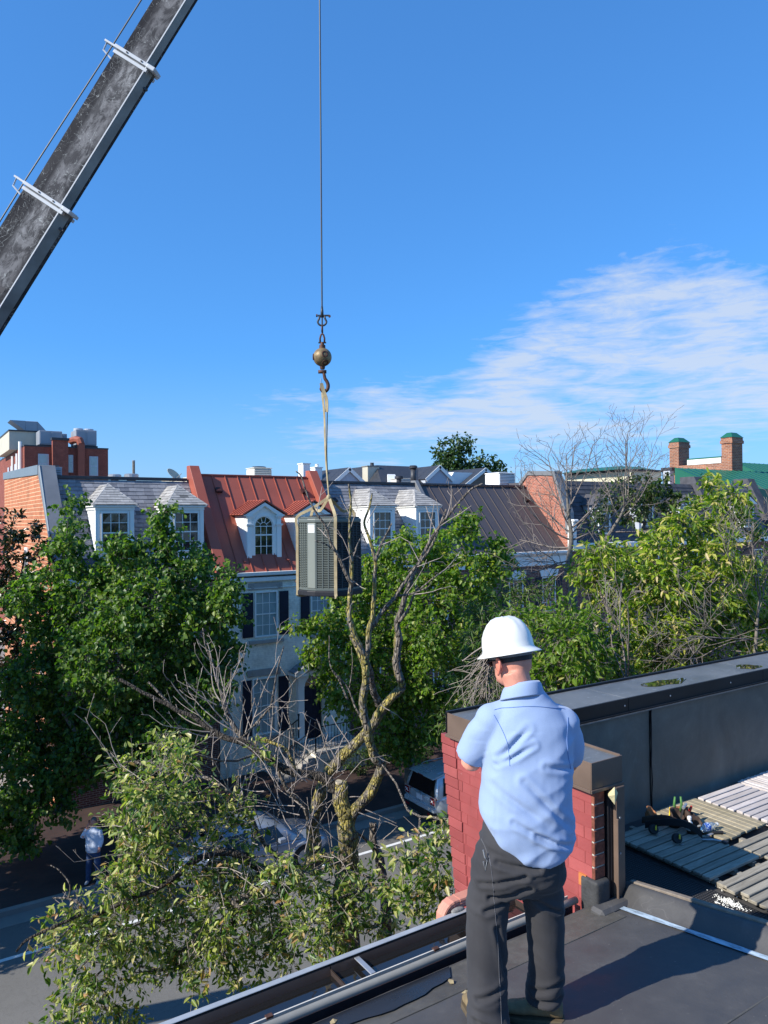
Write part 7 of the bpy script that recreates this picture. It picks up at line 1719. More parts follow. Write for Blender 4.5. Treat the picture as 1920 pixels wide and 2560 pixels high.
for (u, v, z) in ((.35, -.93, .15), (-.97, -.2, 0), (.35, -.6, -.72)):
    n_ = (r3*u+f3*v+Vector((0, 0, z))).normalized(); MB().lathe([(.028, -.004), (.045, -.002), (.048, .004), (.040, .008), (.030, .002), (.0, .0)], Vector((x0, y0_, zb))+n_*(BR_-.004), 18, n_).build('ball_boss', M['rust'], bl, smooth=True)
MB().lathe([(.045, 0), (.043, .05), (.028, .055), (.024, .09)], (x0, y0_, zb+BR_-.012), 18).build('neck', M['rust'], bl)
zt = zb+BR_+.075
def clevis(z, w, h, r, parent, flip=1, name='clevis'):
    b = MB(); b.smooth = True; b.tube([L3(-w, 0, z), L3(-w*1.05, 0, z+flip*h*.5), L3(-w*.6, 0, z+flip*h*.92), L3(0, 0, z+flip*h*1.05), L3(w*.6, 0, z+flip*h*.92), L3(w*1.05, 0, z+flip*h*.5), L3(w, 0, z)], r, 10); b.build(name, M['rust'], parent)
    MB().tube([L3(-w-.025, 0, z), L3(w+.025, 0, z)], r*.9, 10).build('pin', M['dark_metal'], parent)
clevis(zt, .030, .12, .013, bl)
MB().tube([L3(0, -.03, zt+.14), L3(0, -.028, zt+.22), L3(0, 0, zt+.245), L3(0, .028, zt+.22), L3(0, .03, zt+.14)], .012, 8).build('link', M['rust'], bl, smooth=True)
# bow shackle
b = MB(); b.smooth = True; N = 14; zs = zt+.30
b.tube([L3(-.032, 0, zs+.085), L3(-.042, 0, zs+.04)]+[L3(.062*cos(a), 0, zs+.0+.058*sin(a)) for a in np.linspace(pi+.0, 2*pi, N)]+[L3(.042, 0, zs+.04), L3(.032, 0, zs+.085)], .014, 10); b.build('shackle', M['dark_metal'], bl)
MB().tube([L3(-.06, 0, zs+.085), L3(.10, 0, zs+.085)], .013, 10).build('shackle_pin', M['dark_metal'], bl)
MB().lathe([(.018, -.012), (.018, .012)], L3(.105, 0, zs+.075), 10, f3).build('pin_eye', M['rust'], bl); MB().lathe([(.02, 0), (.02, .02)], L3(-.065, 0, zs+.085), 8, -r3).build('nut', M['rust'], bl)
MB().tube([L3(0, 0, zs+.06), L3(0, 0, zs+.15), L3(0, 0, zs+.22)], [.024, .020, .013], 10).build('wedge_socket', M['cable'], bl, smooth=True)
# lower clevis and hook
zl = zb-BR_
MB().lathe([(.04, 0), (.036, -.04), (.03, -.06)], (x0, y0_, zl+.02), 14).build('swivel', M['rust'], bl)
MB().tube([L3(-.06, 0, zl-.075), L3(.055, 0, zl-.075)], .026, 10).build('clevis_pin', M['rust'], bl, smooth=True)
hk = [(0, -.06), (.012, -.12), (.022, -.17), (.050, -.215), (.066, -.265), (.058, -.32), (.020, -.355), (-.022, -.34), (-.038, -.30), (-.036, -.275)]
b = MB(); b.smooth = True; C = catmull([(u, 0, z) for u, z in hk], 5); b.tube([L3(c[0]+.012, 0, zl+c[2]) for c in C], [.020+.006*sin(pi*i/len(C)) if i < len(C)-6 else .012 for i in range(len(C))], 12); b.build('hook', M['rust'], bl)
MB().tube([L3(-.025, 0, zl-.17), L3(-.022, 0, zl-.27)], .007, 8).build('safety_latch', M['galv'], bl)
# ================================================================== the hanging unit
ac = thing('air_conditioner', 'grey-green louvred air-conditioning unit hanging from the crane in tan slings', 'air conditioner', tuple(pc(820, 1480)))
acz1 = pc(820, 1294).z; acz0 = pc(820, 1488).z
fpx = DP/FP
segs = [(50, 27), (32, 20), (12, 50), (-36, 32), (-60, 29)]
pts = [(0., 0.)]
for th, w in segs:
    L_ = w*fpx/cos(radians(th)); a = radians(th); pts.append((pts[-1][0]+L_*cos(a), pts[-1][1]+L_*sin(a)))
u0 = (746-960)*fpx; base_r = CP+CR*0
ctr = pc(746, 1400, DP+.10)
tow = Vector((-sin(_A), -cos(_A), 0)); rr_ = Vector((cos(_A), -sin(_A), 0))
def A3(p, z): return Vector((ctr.x, ctr.y, 0)) + rr_*p[0] + tow*p[1] + Vector((0, 0, z))
W_ = pts[-1][0]; foot = pts + [(W_*.9, pts[-1][1]-.18), (W_*.45, -.66), (.02, -.40)]
def inset(P, e):
    cx = sum(p[0] for p in P)/len(P); cy = sum(p[1] for p in P)/len(P); return [(cx+(p[0]-cx)*(1-e), cy+(p[1]-cy)*(1-e)) for p in P]
def slab(P, z0_, z1_): return MB().prism([A3(p, z0_) for p in P], (0, 0, 1), z1_-z0_)
acm = simple('grey_green_cabinet', (.11, .125, .112), .42, .08, 3, spec=.5); acp = simple('cabinet_post', (.20, .215, .185), .38, .06, 2, spec=.5); acd = simple('dark_recess', (.012, .013, .014), .7, .1, 2); acb = simple('black_base_pan', (.02, .02, .024), .5, .2, 5)
slab(inset(foot, .10), acz0+.09, acz1-.03).build('inner_core', acd, ac)
slab(inset(foot, -.045), acz0, acz0+.075).build('base_pan', acb, ac, .012, 2)
slab(inset(foot, .0), acz0+.075, acz0+.11).build('bottom_rim', acm, ac, .006)
slab(inset(foot, -.012), acz1-.075, acz1-.01).build('top_rim', acm, ac, .018, 2)
slab(inset(foot, .04), acz1-.01, acz1+.012).build('lid', acm, ac, .01)
cxy = (sum(p[0] for p in foot)/len(foot), sum(p[1] for p in foot)/len(foot))
b = MB()
for k in range(7): 
    R_ = .05+.045*k; b.tube([A3((cxy[0]+R_*cos(a), cxy[1]+R_*sin(a)), acz1+.045-.004*k) for a in np.linspace(0, 2*pi, 25)], .004, 4)
b.build('fan_grille', M['black'], ac)
z0_, z1_ = acz0+.11, acz1-.075
def face(p, q, kind, cols, mat=acm):
    p, q = Vector(p), Vector(q); t_ = (q-p).normalized(); n_ = Vector((-t_.y, t_.x)) ; L_ = (q-p).length
    n3 = rr_*n_.x+tow*n_.y
    if n_.y < 0 and kind != 'back': pass
    def Q(s_, o_, z): pp = p+t_*s_+n_*o_; return A3((pp.x, pp.y), z)
    def bx(b, s0, s1, o0, o1, za, zb_): b.hexa([Q(s0, o0, za), Q(s1, o0, za), Q(s1, o1, za), Q(s0, o1, za), Q(s0, o0, zb_), Q(s1, o0, zb_), Q(s1, o1, zb_), Q(s0, o1, zb_)])
    if kind == 'post':
        b = MB(); bx(b, 0, L_, -.02, .004, z0_, z1_); o = b.build('corner_post', mat, ac, .008, 2)
        return Q
    fr_ = .018; b = MB(); bx(b, 0, fr_, -.02, .0, z0_, z1_); bx(b, L_-fr_, L_, -.02, .0, z0_, z1_)
    cw = (L_-2*fr_)/cols
    for c in range(1, cols): bx(b, fr_+c*cw-.007, fr_+c*cw+.007, -.02, -.001, z0_, z1_)
    pn = b.build('side_panel', mat, ac)
    g = MB(); n_r = int((z1_-z0_)/.024)
    for j in range(n_r):
        z = z0_+j*(z1_-z0_)/n_r
        g.add([Q(fr_, -.016, z+.015), Q(L_-fr_, -.016, z+.015), Q(L_-fr_, -.003, z+.006), Q(fr_, -.003, z+.006), Q(L_-fr_, -.004, z+.0), Q(fr_, -.004, z+.0)], [(0, 1, 2, 3), (3, 2, 4, 5)])
    o = g.build('louvres', mat, pn); o['kind'] = 'stuff'
    b = MB(); bx(b, fr_*.5, L_-fr_*.5, -.030, -.024, z0_, z1_); b.build('coil', acd, pn)
face(pts[0], pts[1], 'l', 4); Q = face(pts[1], pts[2], 'post', 1, acp); face(pts[2], pts[3], 'l', 3); acs = simple('shaded_side_cabinet', (.045, .052, .055), .5, .1, 3); face(pts[3], pts[4], 'l', 2, acs); face(pts[4], pts[5], 'l', 3, acs)  # shade on the two faces turned from the sun is painted as darker colour
for a, c in zip(foot[5:], foot[6:]+foot[:1]): face(a, c, 'l', 3)
# paper data label on the post
wl_ = NT('data_label'); n_ = wl_.noise(160, 2); wl_.col(wl_.ramp(n_, [(.40, (.45, .47, .48)), (.47, (.80, .81, .80))])); wl_.rough(.6)
Ls = (Vector(pts[2])-Vector(pts[1])).length
MB().add([Q(.012, .006, z1_-.135), Q(Ls-.008, .006, z1_-.135), Q(Ls-.008, .006, z1_-.022), Q(.012, .006, z1_-.022), Q(.012, .0045, z1_-.135), Q(Ls-.008, .0045, z1_-.135), Q(Ls-.008, .0045, z1_-.022), Q(.012, .0045, z1_-.022)], [(0, 1, 2, 3), (7, 6, 5, 4), (0, 3, 7, 4), (1, 5, 6, 2)]).build('data_label', wl_.m, ac)
MB().tube([A3((-.02, -.1), acz0+.20), A3((-.05, -.1), acz0+.17)], .02, 8).build('service_valve', M['rust'], ac)
# slings
sg = thing('lifting_sling', 'tan webbing lifting sling looped from the hook round the air-conditioning unit', 'sling', tuple(pc(822, 1240)))
def web(name, P, w=.048, th=.006, tw0=0.0, tw1=0.0, face_=None):
    C = [Vector(c) for c in catmull([tuple(p) for p in P], 8)]; vs = []; m_ = len(C); fd = face_ or tow
    for i, c in enumerate(C):
        d_ = (C[min(i+1, m_-1)]-C[max(i-1, 0)]).normalized(); s_ = d_.cross(fd).normalized(); n_ = d_.cross(s_).normalized(); a = tw0+(tw1-tw0)*i/(m_-1)
        s2 = s_*cos(a)+n_*sin(a); n2 = n_*cos(a)-s_*sin(a)
        vs += [c-s2*w/2-n2*th/2, c+s2*w/2-n2*th/2, c+s2*w/2+n2*th/2, c-s2*w/2+n2*th/2]
    fs = [(i*4+k, i*4+(k+1) % 4, (i+1)*4+(k+1) % 4, (i+1)*4+k) for i in range(m_-1) for k in range(4)]+[(3, 2, 1, 0), tuple(range(4*m_-4, 4*m_))]
    return MB().add(vs, fs).build(name, M['strap'], sg)
hkp = L3(.02, 0, zl-.34)
kn = pc(822, 1243, DP-.02)
web('strap', [hkp+Vector((0, 0, .02)), pc(806, 985), pc(811, 1040), pc(814, 1140), kn], .034, .006, .2, 1.1)
web('strap', [hkp+Vector((.01, 0, .02)), pc(813, 985, DP+.02), pc(818, 1020, DP+.02), pc(817, 1140, DP+.02), kn], .026, .006, 1.3, .9)
web('strap_wrap', [pc(803, 958, DP-.03), pc(808, 975, DP-.03), pc(816, 1000, DP-.03), pc(817, 1030, DP-.01)], .05, .010, -.3, .6)
MB().ell(kn+Vector((0, 0, -.005)), (.035, .035, .045), 10, 8).build('knot', M['strap'], sg)
eL = A3((pts[0][0]-.014, pts[0][1]+.01), acz1+.01); eR = A3((pts[3][0]+.002, pts[3][1]+.016), acz1+.012)
web('strap', [kn, kn.lerp(eL, .5)+Vector((0, 0, -.01)), eL, eL+Vector((0, 0, -.2)), eL+Vector((0, 0, -.7)), eL+Vector((0, 0, acz0-acz1+.05)), eL+Vector((0.02, 0.02, acz0-acz1-.02)), A3((.12, -.1), acz0-.012)], .040, .006, 0, .5)
web('strap', [kn, kn.lerp(eR, .5)+Vector((0, 0, .008)), eR, eR+Vector((.0, 0, -.2)), eR+Vector((0, 0, -.6)), eR+Vector((0, 0, acz0-acz1+.05)), eR+Vector((0, 0, acz0-acz1-.015)), A3((.40, -.1), acz0-.012)], .044, .006, 0, .35)
web('strap', [kn, A3((.30, -.25), acz1+.11), A3((.14, -.45), acz1+.01), A3((.10, -.52), acz0)], .045, .006, .4, .4)
web('strap', [kn, A3((.62, -.25), acz1+.10), A3((.80, -.33), acz1+.01), A3((.80, -.34), acz0)], .045, .006, .4, .4)

# ================================================================== parked cars
def loft(b, secs, cap=True):
    k = len(secs[0]); vs = [p for s_ in secs for p in s_]; fs = []
    for i in range(len(secs)-1):
        for j in range(k-1): fs.append((i*k+j, i*k+j+1, (i+1)*k+j+1, (i+1)*k+j))
    if cap: fs += [tuple(range(k-1, -1, -1)), tuple(range((len(secs)-1)*k, len(secs)*k))]
    return b.add(vs, fs)
def car(name, label, cat, X, Y, L, Wd, H, kind, paint, group='cars parked along the far kerb'):
    """rear at X, pointing to +X"""
    t = thing(name, label, cat, (X, Y, 0), group)
    hw = Wd/2; bz = .95 if kind == 'suv' else .86
    # lower body: x, half-width, bottom, top
    if kind == 'suv': st = [(0, .80, .55, .96), (.04, .86, .42, 1.02), (.25, .90, .30, 1.04), (.9, .905, .27, 1.04), (2.0, .905, .26, 1.03), (3.0, .905, .27, 1.02), (3.75, .89, .30, .98), (4.12, .84, .38, .93), (4.22, .74, .50, .84)]
    else: st = [(0, .78, .48, .86), (.06, .84, .38, .93), (.5, .88, .28, .95), (1.4, .89, .24, .93), (2.6, .89, .24, .90), (3.4, .88, .26, .86), (4.1, .84, .32, .76), (4.45, .74, .42, .66)]
    sc_ = L/st[-1][0]; secs = []
    for x, w, zb_, zt_ in st:
        w *= hw/.905
        secs.append([Vector((X+x*sc_, Y+y, z)) for y, z in ((-w*.90, zb_), (-w, zb_+.10), (-w*1.005, (zb_+zt_)/2), (-w*.985, zt_-.10), (-w*.93, zt_), (0, zt_+.02), (w*.93, zt_), (w*.985, zt_-.10), (w*1.005, (zb_+zt_)/2), (w, zb_+.10), (w*.90, zb_), (-w*.90, zb_))])
    b = MB(); b.smooth = True; loft(b, secs); bd = b.build('body', paint, t)
    # greenhouse
    if kind == 'suv': gs = [(.05, .80, 1.0, 1.02), (.10, .80, .98, 1.30), (.22, .70, .98, 1.60), (.5, .66, .98, 1.66), (1.4, .66, .98, 1.68), (2.2, .66, .98, 1.65), (2.75, .64, .98, 1.52), (3.25, .70, .98, 1.04)]
    else: gs = [(.75, .70, .88, .93), (1.25, .62, .88, 1.28), (1.7, .59, .88, 1.42), (2.4, .58, .88, 1.44), (3.0, .60, .88, 1.28), (3.5, .68, .86, .90)]
    secs = []
    for x, wt_, zb_, zt_ in gs:
        wb__ = .86*hw/.905; wt_ *= hw/.905; f = min(1, (zt_-zb_)/.66); w1 = wb__+(wt_-wb__)*f
        secs.append([Vector((X+x*sc_, Y+y, z)) for y, z in ((-wb__, zb_), (-(wb__+(w1-wb__)*.5), zb_+(zt_-zb_)*.55), (-w1, zt_-.05*f), (-w1*.85, zt_), (0, zt_+.02*f), (w1*.85, zt_), (w1, zt_-.05*f), ((wb__+(w1-wb__)*.5), zb_+(zt_-zb_)*.55), (wb__, zb_), (-wb__, zb_))])
    b = MB(); b.smooth = True; loft(b, secs); b.build('cabin', paint, t)
    def sidewin(x0, x1, x0t, x1t, z0w, z1w):
        for s_ in (-1, 1):
            yb_, yt_ = .865*hw/.905, .715*hw/.905 if kind == 'suv' else .66*hw/.905
            b = MB().add([(X+x0*sc_, Y+s_*(yb_+.0), z0w), (X+x1*sc_, Y+s_*(yb_), z0w), (X+x1t*sc_, Y+s_*(yt_+.01), z1w), (X+x0t*sc_, Y+s_*(yt_+.01), z1w),
                          (X+x0*sc_, Y+s_*(yb_-.05), z0w), (X+x1*sc_, Y+s_*(yb_-.05), z0w), (X+x1t*sc_, Y+s_*(yt_-.04), z1w), (X+x0t*sc_, Y+s_*(yt_-.04), z1w)], [(0, 1, 2, 3), (7, 6, 5, 4), (0, 4, 5, 1), (1, 5, 6, 2), (2, 6, 7, 3), (3, 7, 4, 0)])
            b.build('side_window', M['carglass'], t, .006)
    if kind == 'suv':
        for a in ((.30, .72, .42, .72), (.80, 1.72, .80, 1.72), (1.80, 2.85, 1.80, 2.50)): sidewin(*a, 1.06, 1.56)
        # rear
        MB().hexa([(X-.01, Y-.70, 1.04), (X-.01, Y+.70, 1.04), (X+.10, Y+.72, 1.04), (X+.10, Y-.72, 1.04), (X+.155, Y-.61, 1.53), (X+.155, Y+.61, 1.53), (X+.26, Y+.61, 1.53), (X+.26, Y-.61, 1.53)]).build('rear_window', M['carglass'], t, .02, 2)
        MB().hexa([(X+.02, Y-.68, 1.57), (X+.02, Y+.68, 1.57), (X+.5, Y+.64, 1.64), (X+.5, Y-.64, 1.64), (X+.05, Y-.66, 1.60), (X+.05, Y+.66, 1.60), (X+.5, Y+.64, 1.685), (X+.5, Y-.64, 1.685)]).build('rear_spoiler', paint, t, .012, 2)
        MB().box(X+.005, X+.02, Y-.14, Y+.14, 1.585, 1.60).build('high_stop_light', M['redlens'], t)
        MB().hexa([(X-.06, Y-.84, .34), (X-.06, Y+.84, .34), (X+.6, Y+.90, .28), (X+.6, Y-.90, .28), (X-.09, Y-.84, .58), (X-.09, Y+.84, .58), (X+.6, Y+.93, .58), (X+.6, Y-.93, .58)]).build('bumper', M['plastic'], t, .03, 2)
        MB().hexa([(X-.085, Y-.83, .58), (X-.085, Y+.83, .58), (X+.3, Y+.90, .58), (X+.3, Y-.90, .58), (X-.05, Y-.83, .72), (X-.05, Y+.83, .72), (X+.3, Y+.90, .72), (X+.3, Y-.90, .72)]).build('bumper_cover', paint, t, .02, 2)
        for s_ in (-1, 1):
            l_ = MB().box(X-.045, X+.09, Y+s_*.70-.13, Y+s_*.70+.13, .80, 1.03).build('tail_light', M['redlens'], t, .03, 2)
            MB().box(X-.030, X-.012, Y+s_*.70-.155, Y+s_*.70+.155, .775, 1.055).build('light_surround', M['galv'], l_, .03, 2)
            MB().tube([(X-.050, Y+s_*.70-.07, .86), (X-.050, Y+s_*.70+.07, .97)], .012, 4).tube([(X-.050, Y+s_*.70-.07, .97), (X-.050, Y+s_*.70+.07, .86)], .012, 4).build('light_cross', M['white2'], l_)
            MB().box(X-.095, X-.08, Y+s_*.62-.1, Y+s_*.62+.1, .46, .52).build('reflector', M['redlens'], t)
            MB().tube([(X+.45, Y+s_*.60, 1.66), (X+.6, Y+s_*.60, 1.72), (X+2.1, Y+s_*.60, 1.72), (X+2.3, Y+s_*.60, 1.66)], .018, 6).build('roof_rail', M['galv'], t)
        MB().box(X-.045, X-.012, Y-.16, Y+.16, .79, .95).build('number_plate', M['plate'], t, .004)
        MB().box(X-.055, X-.0, Y-.3, Y+.3, .965, .995).build('handle_bar', paint, t, .006)
        MB().box(X-.03, X-.008, Y-.10, Y+.10, 1.0, 1.02).build('badge', M['galv'], t)
        MB().tube([(X+.02, Y+.05, 1.07), (X-.005, Y-.25, 1.10)], .008, 5).build('wiper', M['plastic'], t)
        MB().hexa([(X+.35, Y-.5, 1.667), (X+2.0, Y-.5, 1.695), (X+2.0, Y+.5, 1.695), (X+.35, Y+.5, 1.667), (X+.35, Y-.5, 1.69), (X+2.0, Y-.5, 1.71), (X+2.0, Y+.5, 1.71), (X+.35, Y+.5, 1.69)]).build('roof_panel', paint, t, .01)
        wx = (.82, 3.42)
    else:
        for a in ((1.15, 1.9, 1.38, 1.95), (2.0, 3.0, 2.02, 2.75)): sidewin(*a, .95, 1.33)
        for x0c, x1c, z0c, z1c in ((.80, 1.30, .95, 1.33), (3.42, 2.92, .94, 1.34)):
            MB().hexa([(X+x0c*sc_, Y-.62, z0c), (X+x0c*sc_, Y+.62, z0c), (X+x0c*sc_+(.05 if x1c > x0c else -.05), Y+.62, z0c-.03), (X+x0c*sc_+(.05 if x1c > x0c else -.05), Y-.62, z0c-.03), (X+x1c*sc_-.02, Y-.53, z1c), (X+x1c*sc_-.02, Y+.53, z1c), (X+x1c*sc_+.03, Y+.53, z1c-.03), (X+x1c*sc_+.03, Y-.53, z1c-.03)]).build('windscreen', M['carglass'], t, .004)
        for s_ in (-1, 1):
            MB().box(X-.02, X+.12, Y+s_*.62-.16, Y+s_*.62+.16, .66, .80).build('tail_light', M['redlens'], t, .02); MB().box(X+L-.14, X+L-.02, Y+s_*.58-.14, Y+s_*.58+.14, .52, .62).build('headlight', M['plate'], t, .02)
            MB().box(X+2.75*sc_, X+2.95*sc_, Y+s_*.93-.07, Y+s_*.93+.07, .93, 1.05).build('mirror', paint, t, .02)
        MB().box(X-.03, X-.01, Y-.16, Y+.16, .58, .70).build('number_plate', M['plate'], t); wx = (.85, 3.55)
    for x in wx:
        for s_ in (-1, 1):
            c = (X+x*sc_, Y+s_*(hw-.10), .335); ar = MB(); ar.tube([(c[0]+.40*cos(a), Y+s_*(hw-.0), .335+.40*sin(a)) for a in np.linspace(-.15, pi+.15, 16)], .045, 6); ar.build('wheel_arch', M['plastic'] if kind == 'suv' else paint, t)
            MB().lathe([(.37, -.02), (.37, .01)], (c[0], Y+s_*(hw+.003), .345), 24, (0, s_, 0)).build('wheel_well', M['black'], t)
            w_ = MB().lathe([(.20, -.11), (.31, -.11), (.335, -.08), (.335, .08), (.31, .11), (.22, .115)], (c[0], Y+s_*(hw-.08), .335), 24, (0, s_, 0)).build('wheel', M['rubber'], t)
            r_ = MB(); r_.lathe([(.215, .10), (.225, .118), (.20, .118)], (c[0], Y+s_*(hw-.08), .335), 24, (0, s_, 0)); r_.lathe([(.05, .10), (.05, .122)], (c[0], Y+s_*(hw-.08), .335), 12, (0, s_, 0))
            for k in range(5):
                a = 2*pi*k/5; r_.tube([(c[0]+.04*cos(a), Y+s_*(hw+.032), .335+.04*sin(a)), (c[0]+.21*cos(a), Y+s_*(hw+.032), .335+.21*sin(a))], .022, 4)
            r_.build('rim', M['galv'], w_)
    for x in ((1.22, 2.28) if kind == 'suv' else (1.55, 2.55)):
        for s_ in (-1, 1): MB().box(X+x*sc_, X+x*sc_+.16, Y+s_*(hw+.012)-.012, Y+s_*(hw+.012)+.012, .86, .89).build('door_handle', paint, t, .004)
    return t
suvx = hit(1016, 1990, Y=20.6).x
car('suv', 'boxy silver SUV with dark rear window parked by the far kerb', 'car', suvx, 19.80, 4.24, 1.81, 1.69, 'suv', M['silver'])
sed = simple('pale_silver_paint', (.32, .35, .40), .25, .03, 1, metal=.3, spec=.6)
car('sedan', 'silver-grey sedan half hidden behind the old tree\'s leaves at the far kerb', 'car', 6.0, 19.98, 4.5, 1.78, 1.45, 'sedan', sed)

# wheelie bin / kerb furniture seen dimly? left out where the photo shows nothing certain
# ================================================================== people
def fuse(mb, voxel, smooth=10, disp=None, name='m'):
    """union of overlapping closed shapes -> one continuous skin"""
    me = mb.mesh(name, []) if False else bpy.data.meshes.new(name)
    me.from_pydata(mb.v, [], mb.f); o = bpy.data.objects.new('tmp', me); COL.objects.link(o)
    r = o.modifiers.new('r', 'REMESH'); r.mode = 'VOXEL'; r.voxel_size = voxel; r.use_smooth_shade = True
    if smooth: s_ = o.modifiers.new('s', 'SMOOTH'); s_.iterations = smooth; s_.factor = .5
    dg = bpy.context.evaluated_depsgraph_get(); ev = o.evaluated_get(dg); m2 = bpy.data.meshes.new_from_object(ev)
    bpy.data.objects.remove(o)
    n = len(m2.vertices); co = np.empty(n*3, np.float32); m2.vertices.foreach_get('co', co); co = co.reshape(-1, 3)
    if disp is not None:
        no = np.empty(n*3, np.float32); m2.vertices.foreach_get('normal', no); no = no.reshape(-1, 3)
        d = np.array([disp(Vector(c), Vector(k)) for c, k in zip(co, no)]); co = co+no*d[:, None]; m2.vertices.foreach_set('co', co.ravel().astype(np.float32))
    m2.polygons.foreach_set('use_smooth', [True]*len(m2.polygons)); m2.update(); return m2
def rings(b, R, n=28, cap=True):
    """R: list of (cu, cv, z, rx, ry) or with a callable dz(angle)"""
    vs = []
    for r in R:
        cu, cv, z, rx, ry = r[:5]; dz = r[5] if len(r) > 5 else None; e = r[6] if len(r) > 6 else 2.4
        for k in range(n):
            a = 2*pi*k/n; c, s_ = cos(a), sin(a); q = (abs(c)**e+abs(s_)**e)**(-1/e)
            u, v = cu+rx*c*q, cv+ry*s_*q; vs.append((u, v, z+(dz(u, v) if dz else 0)))
    fs = [(i*n+k, i*n+(k+1) % n, (i+1)*n+(k+1) % n, (i+1)*n+k) for i in range(len(R)-1) for k in range(n)]
    if cap: fs += [tuple(range(n-1, -1, -1)), tuple(range((len(R)-1)*n, len(R)*n))]
    return b.add(vs, fs)
def nz(v, s_, o_=0): return noise.noise(Vector(v)*s_+Vector((o_, o_*1.7, 0)))

# ---- worker: local frame u = picture right, v = towards the camera, z up
g0 = hit(1300, 2552, Z=7.69)
ZR = RZ(g0.y)
wk = thing('person', 'worker seen from behind in white hard hat, light blue shirt and charcoal trousers', 'person', (g0.x, g0.y, ZR))
WM = Matrix((Vector((cos(_A), -sin(_A), 0)), Vector((-sin(_A), -cos(_A), 0)), Vector((0, 0, 1)))).transposed().to_4x4()
def wput(name, me, mats, parent=wk):
    for m_ in (mats if isinstance(mats, (list, tuple)) else [mats]): me.materials.append(m_)
    o = link(name, me, parent)
    if parent is wk: o.matrix_local = WM
    return o
def wbuild(mb, name, mat, parent=wk, bevel=0, smooth=False):
    me = mb.mesh(name, mat)
    if smooth: me.polygons.foreach_set('use_smooth', [True]*len(me.polygons))
    o = link(name, me, parent)
    if parent is wk: o.matrix_local = WM
    if bevel: b = o.modifiers.new('b', 'BEVEL'); b.width = bevel; b.segments = 2; b.limit_method = 'ANGLE'
    return o
HD = Vector((-.018, -.055, 1.655))                       # head centre
hrot = Matrix.Rotation(radians(-35), 3, 'Z') @ Matrix.Rotation(radians(14), 3, 'X')   # face points -v, turned to picture left, tipped down
# face forward vector (local) = hrot @ (0,-1,0)
def Hd(x, y, z): return HD + hrot @ Vector((x, y, z))
def tubeb(b, P, R, n=16): b.tube(P, R, n)
body = MB()
body.ell(HD, (.078, .098, .115), 20, 14, hrot); body.ell(Hd(0, -.03, -.06), (.058, .072, .065), 16, 10, hrot); body.ell(Hd(0, .035, -.005), (.074, .07, .09), 16, 10, hrot)
body.ell(Hd(0, -.105, -.015), (.013, .02, .022), 8, 6, hrot); body.ell(Hd(0, -.085, -.085), (.03, .025, .02), 8, 6, hrot)
for s_ in (-1, 1):
    body.ell(Hd(s_*.080, .010, -.030), (.010, .020, .034), 10, 8, hrot); body.ell(Hd(s_*.087, .018, -.018), (.008, .014, .022), 10, 8, hrot)
body.tube([(-.012, -.015, 1.61), (.01, -.005, 1.54), (.04, 0, 1.46)], [.066, .063, .060], 18)
rings(body, [(.05, -.01, 1.46, .09, .08), (.055, 0, 1.40, .14, .09), (.05, 0, 1.2, .165, .11), (.03, .01, .95, .17, .12), (.01, .01, .70, .16, .11)])
AL = [(-.10, -.02, 1.37), (-.212, -.060, 1.168)]; 
body.tube([AL[0], (-.155, -.035, 1.29), AL[1], (-.19, -.12, 1.165), (-.10, -.235, 1.20), (.02, -.262, 1.225)], [.055, .052, .046, .045, .038, .030], 14)
body.tube([(.19, -.02, 1.35), (.235, -.045, 1.27), (.255, -.085, 1.160), (.225, -.17, 1.160), (.10, -.262, 1.19), (-.02, -.295, 1.205)], [.055, .052, .046, .044, .037, .029], 14)
# hands folded over the opposite forearm: palm, four fingers, thumb
def hand(b, w, d_, up_, s_=1):
    w, d_, up_ = Vector(w), Vector(d_).normalized(), Vector(up_).normalized(); sdv = d_.cross(up_).normalized()*s_
    b.tube([w, w+d_*.05, w+d_*.09], [.028, .036, .034], 10, flat=.55)
    for i, (l_, o_) in enumerate(((.070, -.030), (.078, -.010), (.073, .011), (.058, .030))):
        q = w+d_*.085+up_*(-o_); b.tube([q, q+d_*l_*.5-sdv*.006, q+d_*l_*.8-sdv*.022, q+d_*l_*.9-sdv*.04], [.0098, .0092, .0085, .0075], 8)
    q = w+d_*.02+up_*.026; b.tube([q, q+up_*.022+d_*.03, q+up_*.026+d_*.062], [.013, .011, .009], 8)
hand(body, (.02, -.262, 1.225), (1, .10, -.08), (0, 0, 1)); hand(body, (-.02, -.295, 1.205), (-1, .18, .10), (0, 0, 1), -1)
body.tube([(-.10, .0, .68), (-.14, .04, .40), (-.150, .12, .06)], [.075, .055, .042], 14); body.tube([(.10, 0, .68), (.13, -.02, .38), (.125, -.02, .06)], [.075, .055, .042], 14)
wput('body', fuse(body, .0065, 5), M['skin'])
# head details
hair = MB(); hair.ell(Hd(0, .030, .022), (.0795, .0765, .070), 20, 14, hrot); wput('hair', fuse(hair, .008, 2, lambda c, n_: .0015*nz(c, 120)), M['hair'])
ear = MB(); 
for s_ in (-1,):
    P_ = [Hd(s_*.088, -.006, -.060), Hd(s_*.098, .012, -.052), Hd(s_*.106, .034, -.028), Hd(s_*.106, .037, -.002), Hd(s_*.098, .018, .012), Hd(s_*.088, .0, .006)]
    ear.tube([tuple(c) for c in catmull([tuple(p) for p in P_], 4)], [.0055]*21, 8)
    ear.ell(Hd(s_*.090, .012, -.022), (.009, .022, .032), 10, 8, hrot); ear.ell(Hd(s_*.087, -.002, -.048), (.006, .009, .010), 8, 6, hrot)
wbuild(ear, 'ear', simple('sunburnt_ear', (.66, .22, .15), .5, .1, 20), smooth=True)
for s_ in (-1, 1): wbuild(MB().tube([Hd(s_*.088, .02, .005), Hd(s_*.086, -.03, .006), Hd(s_*.078, -.085, .004)], .0035, 6), 'spectacle_arm', M['plastic'])
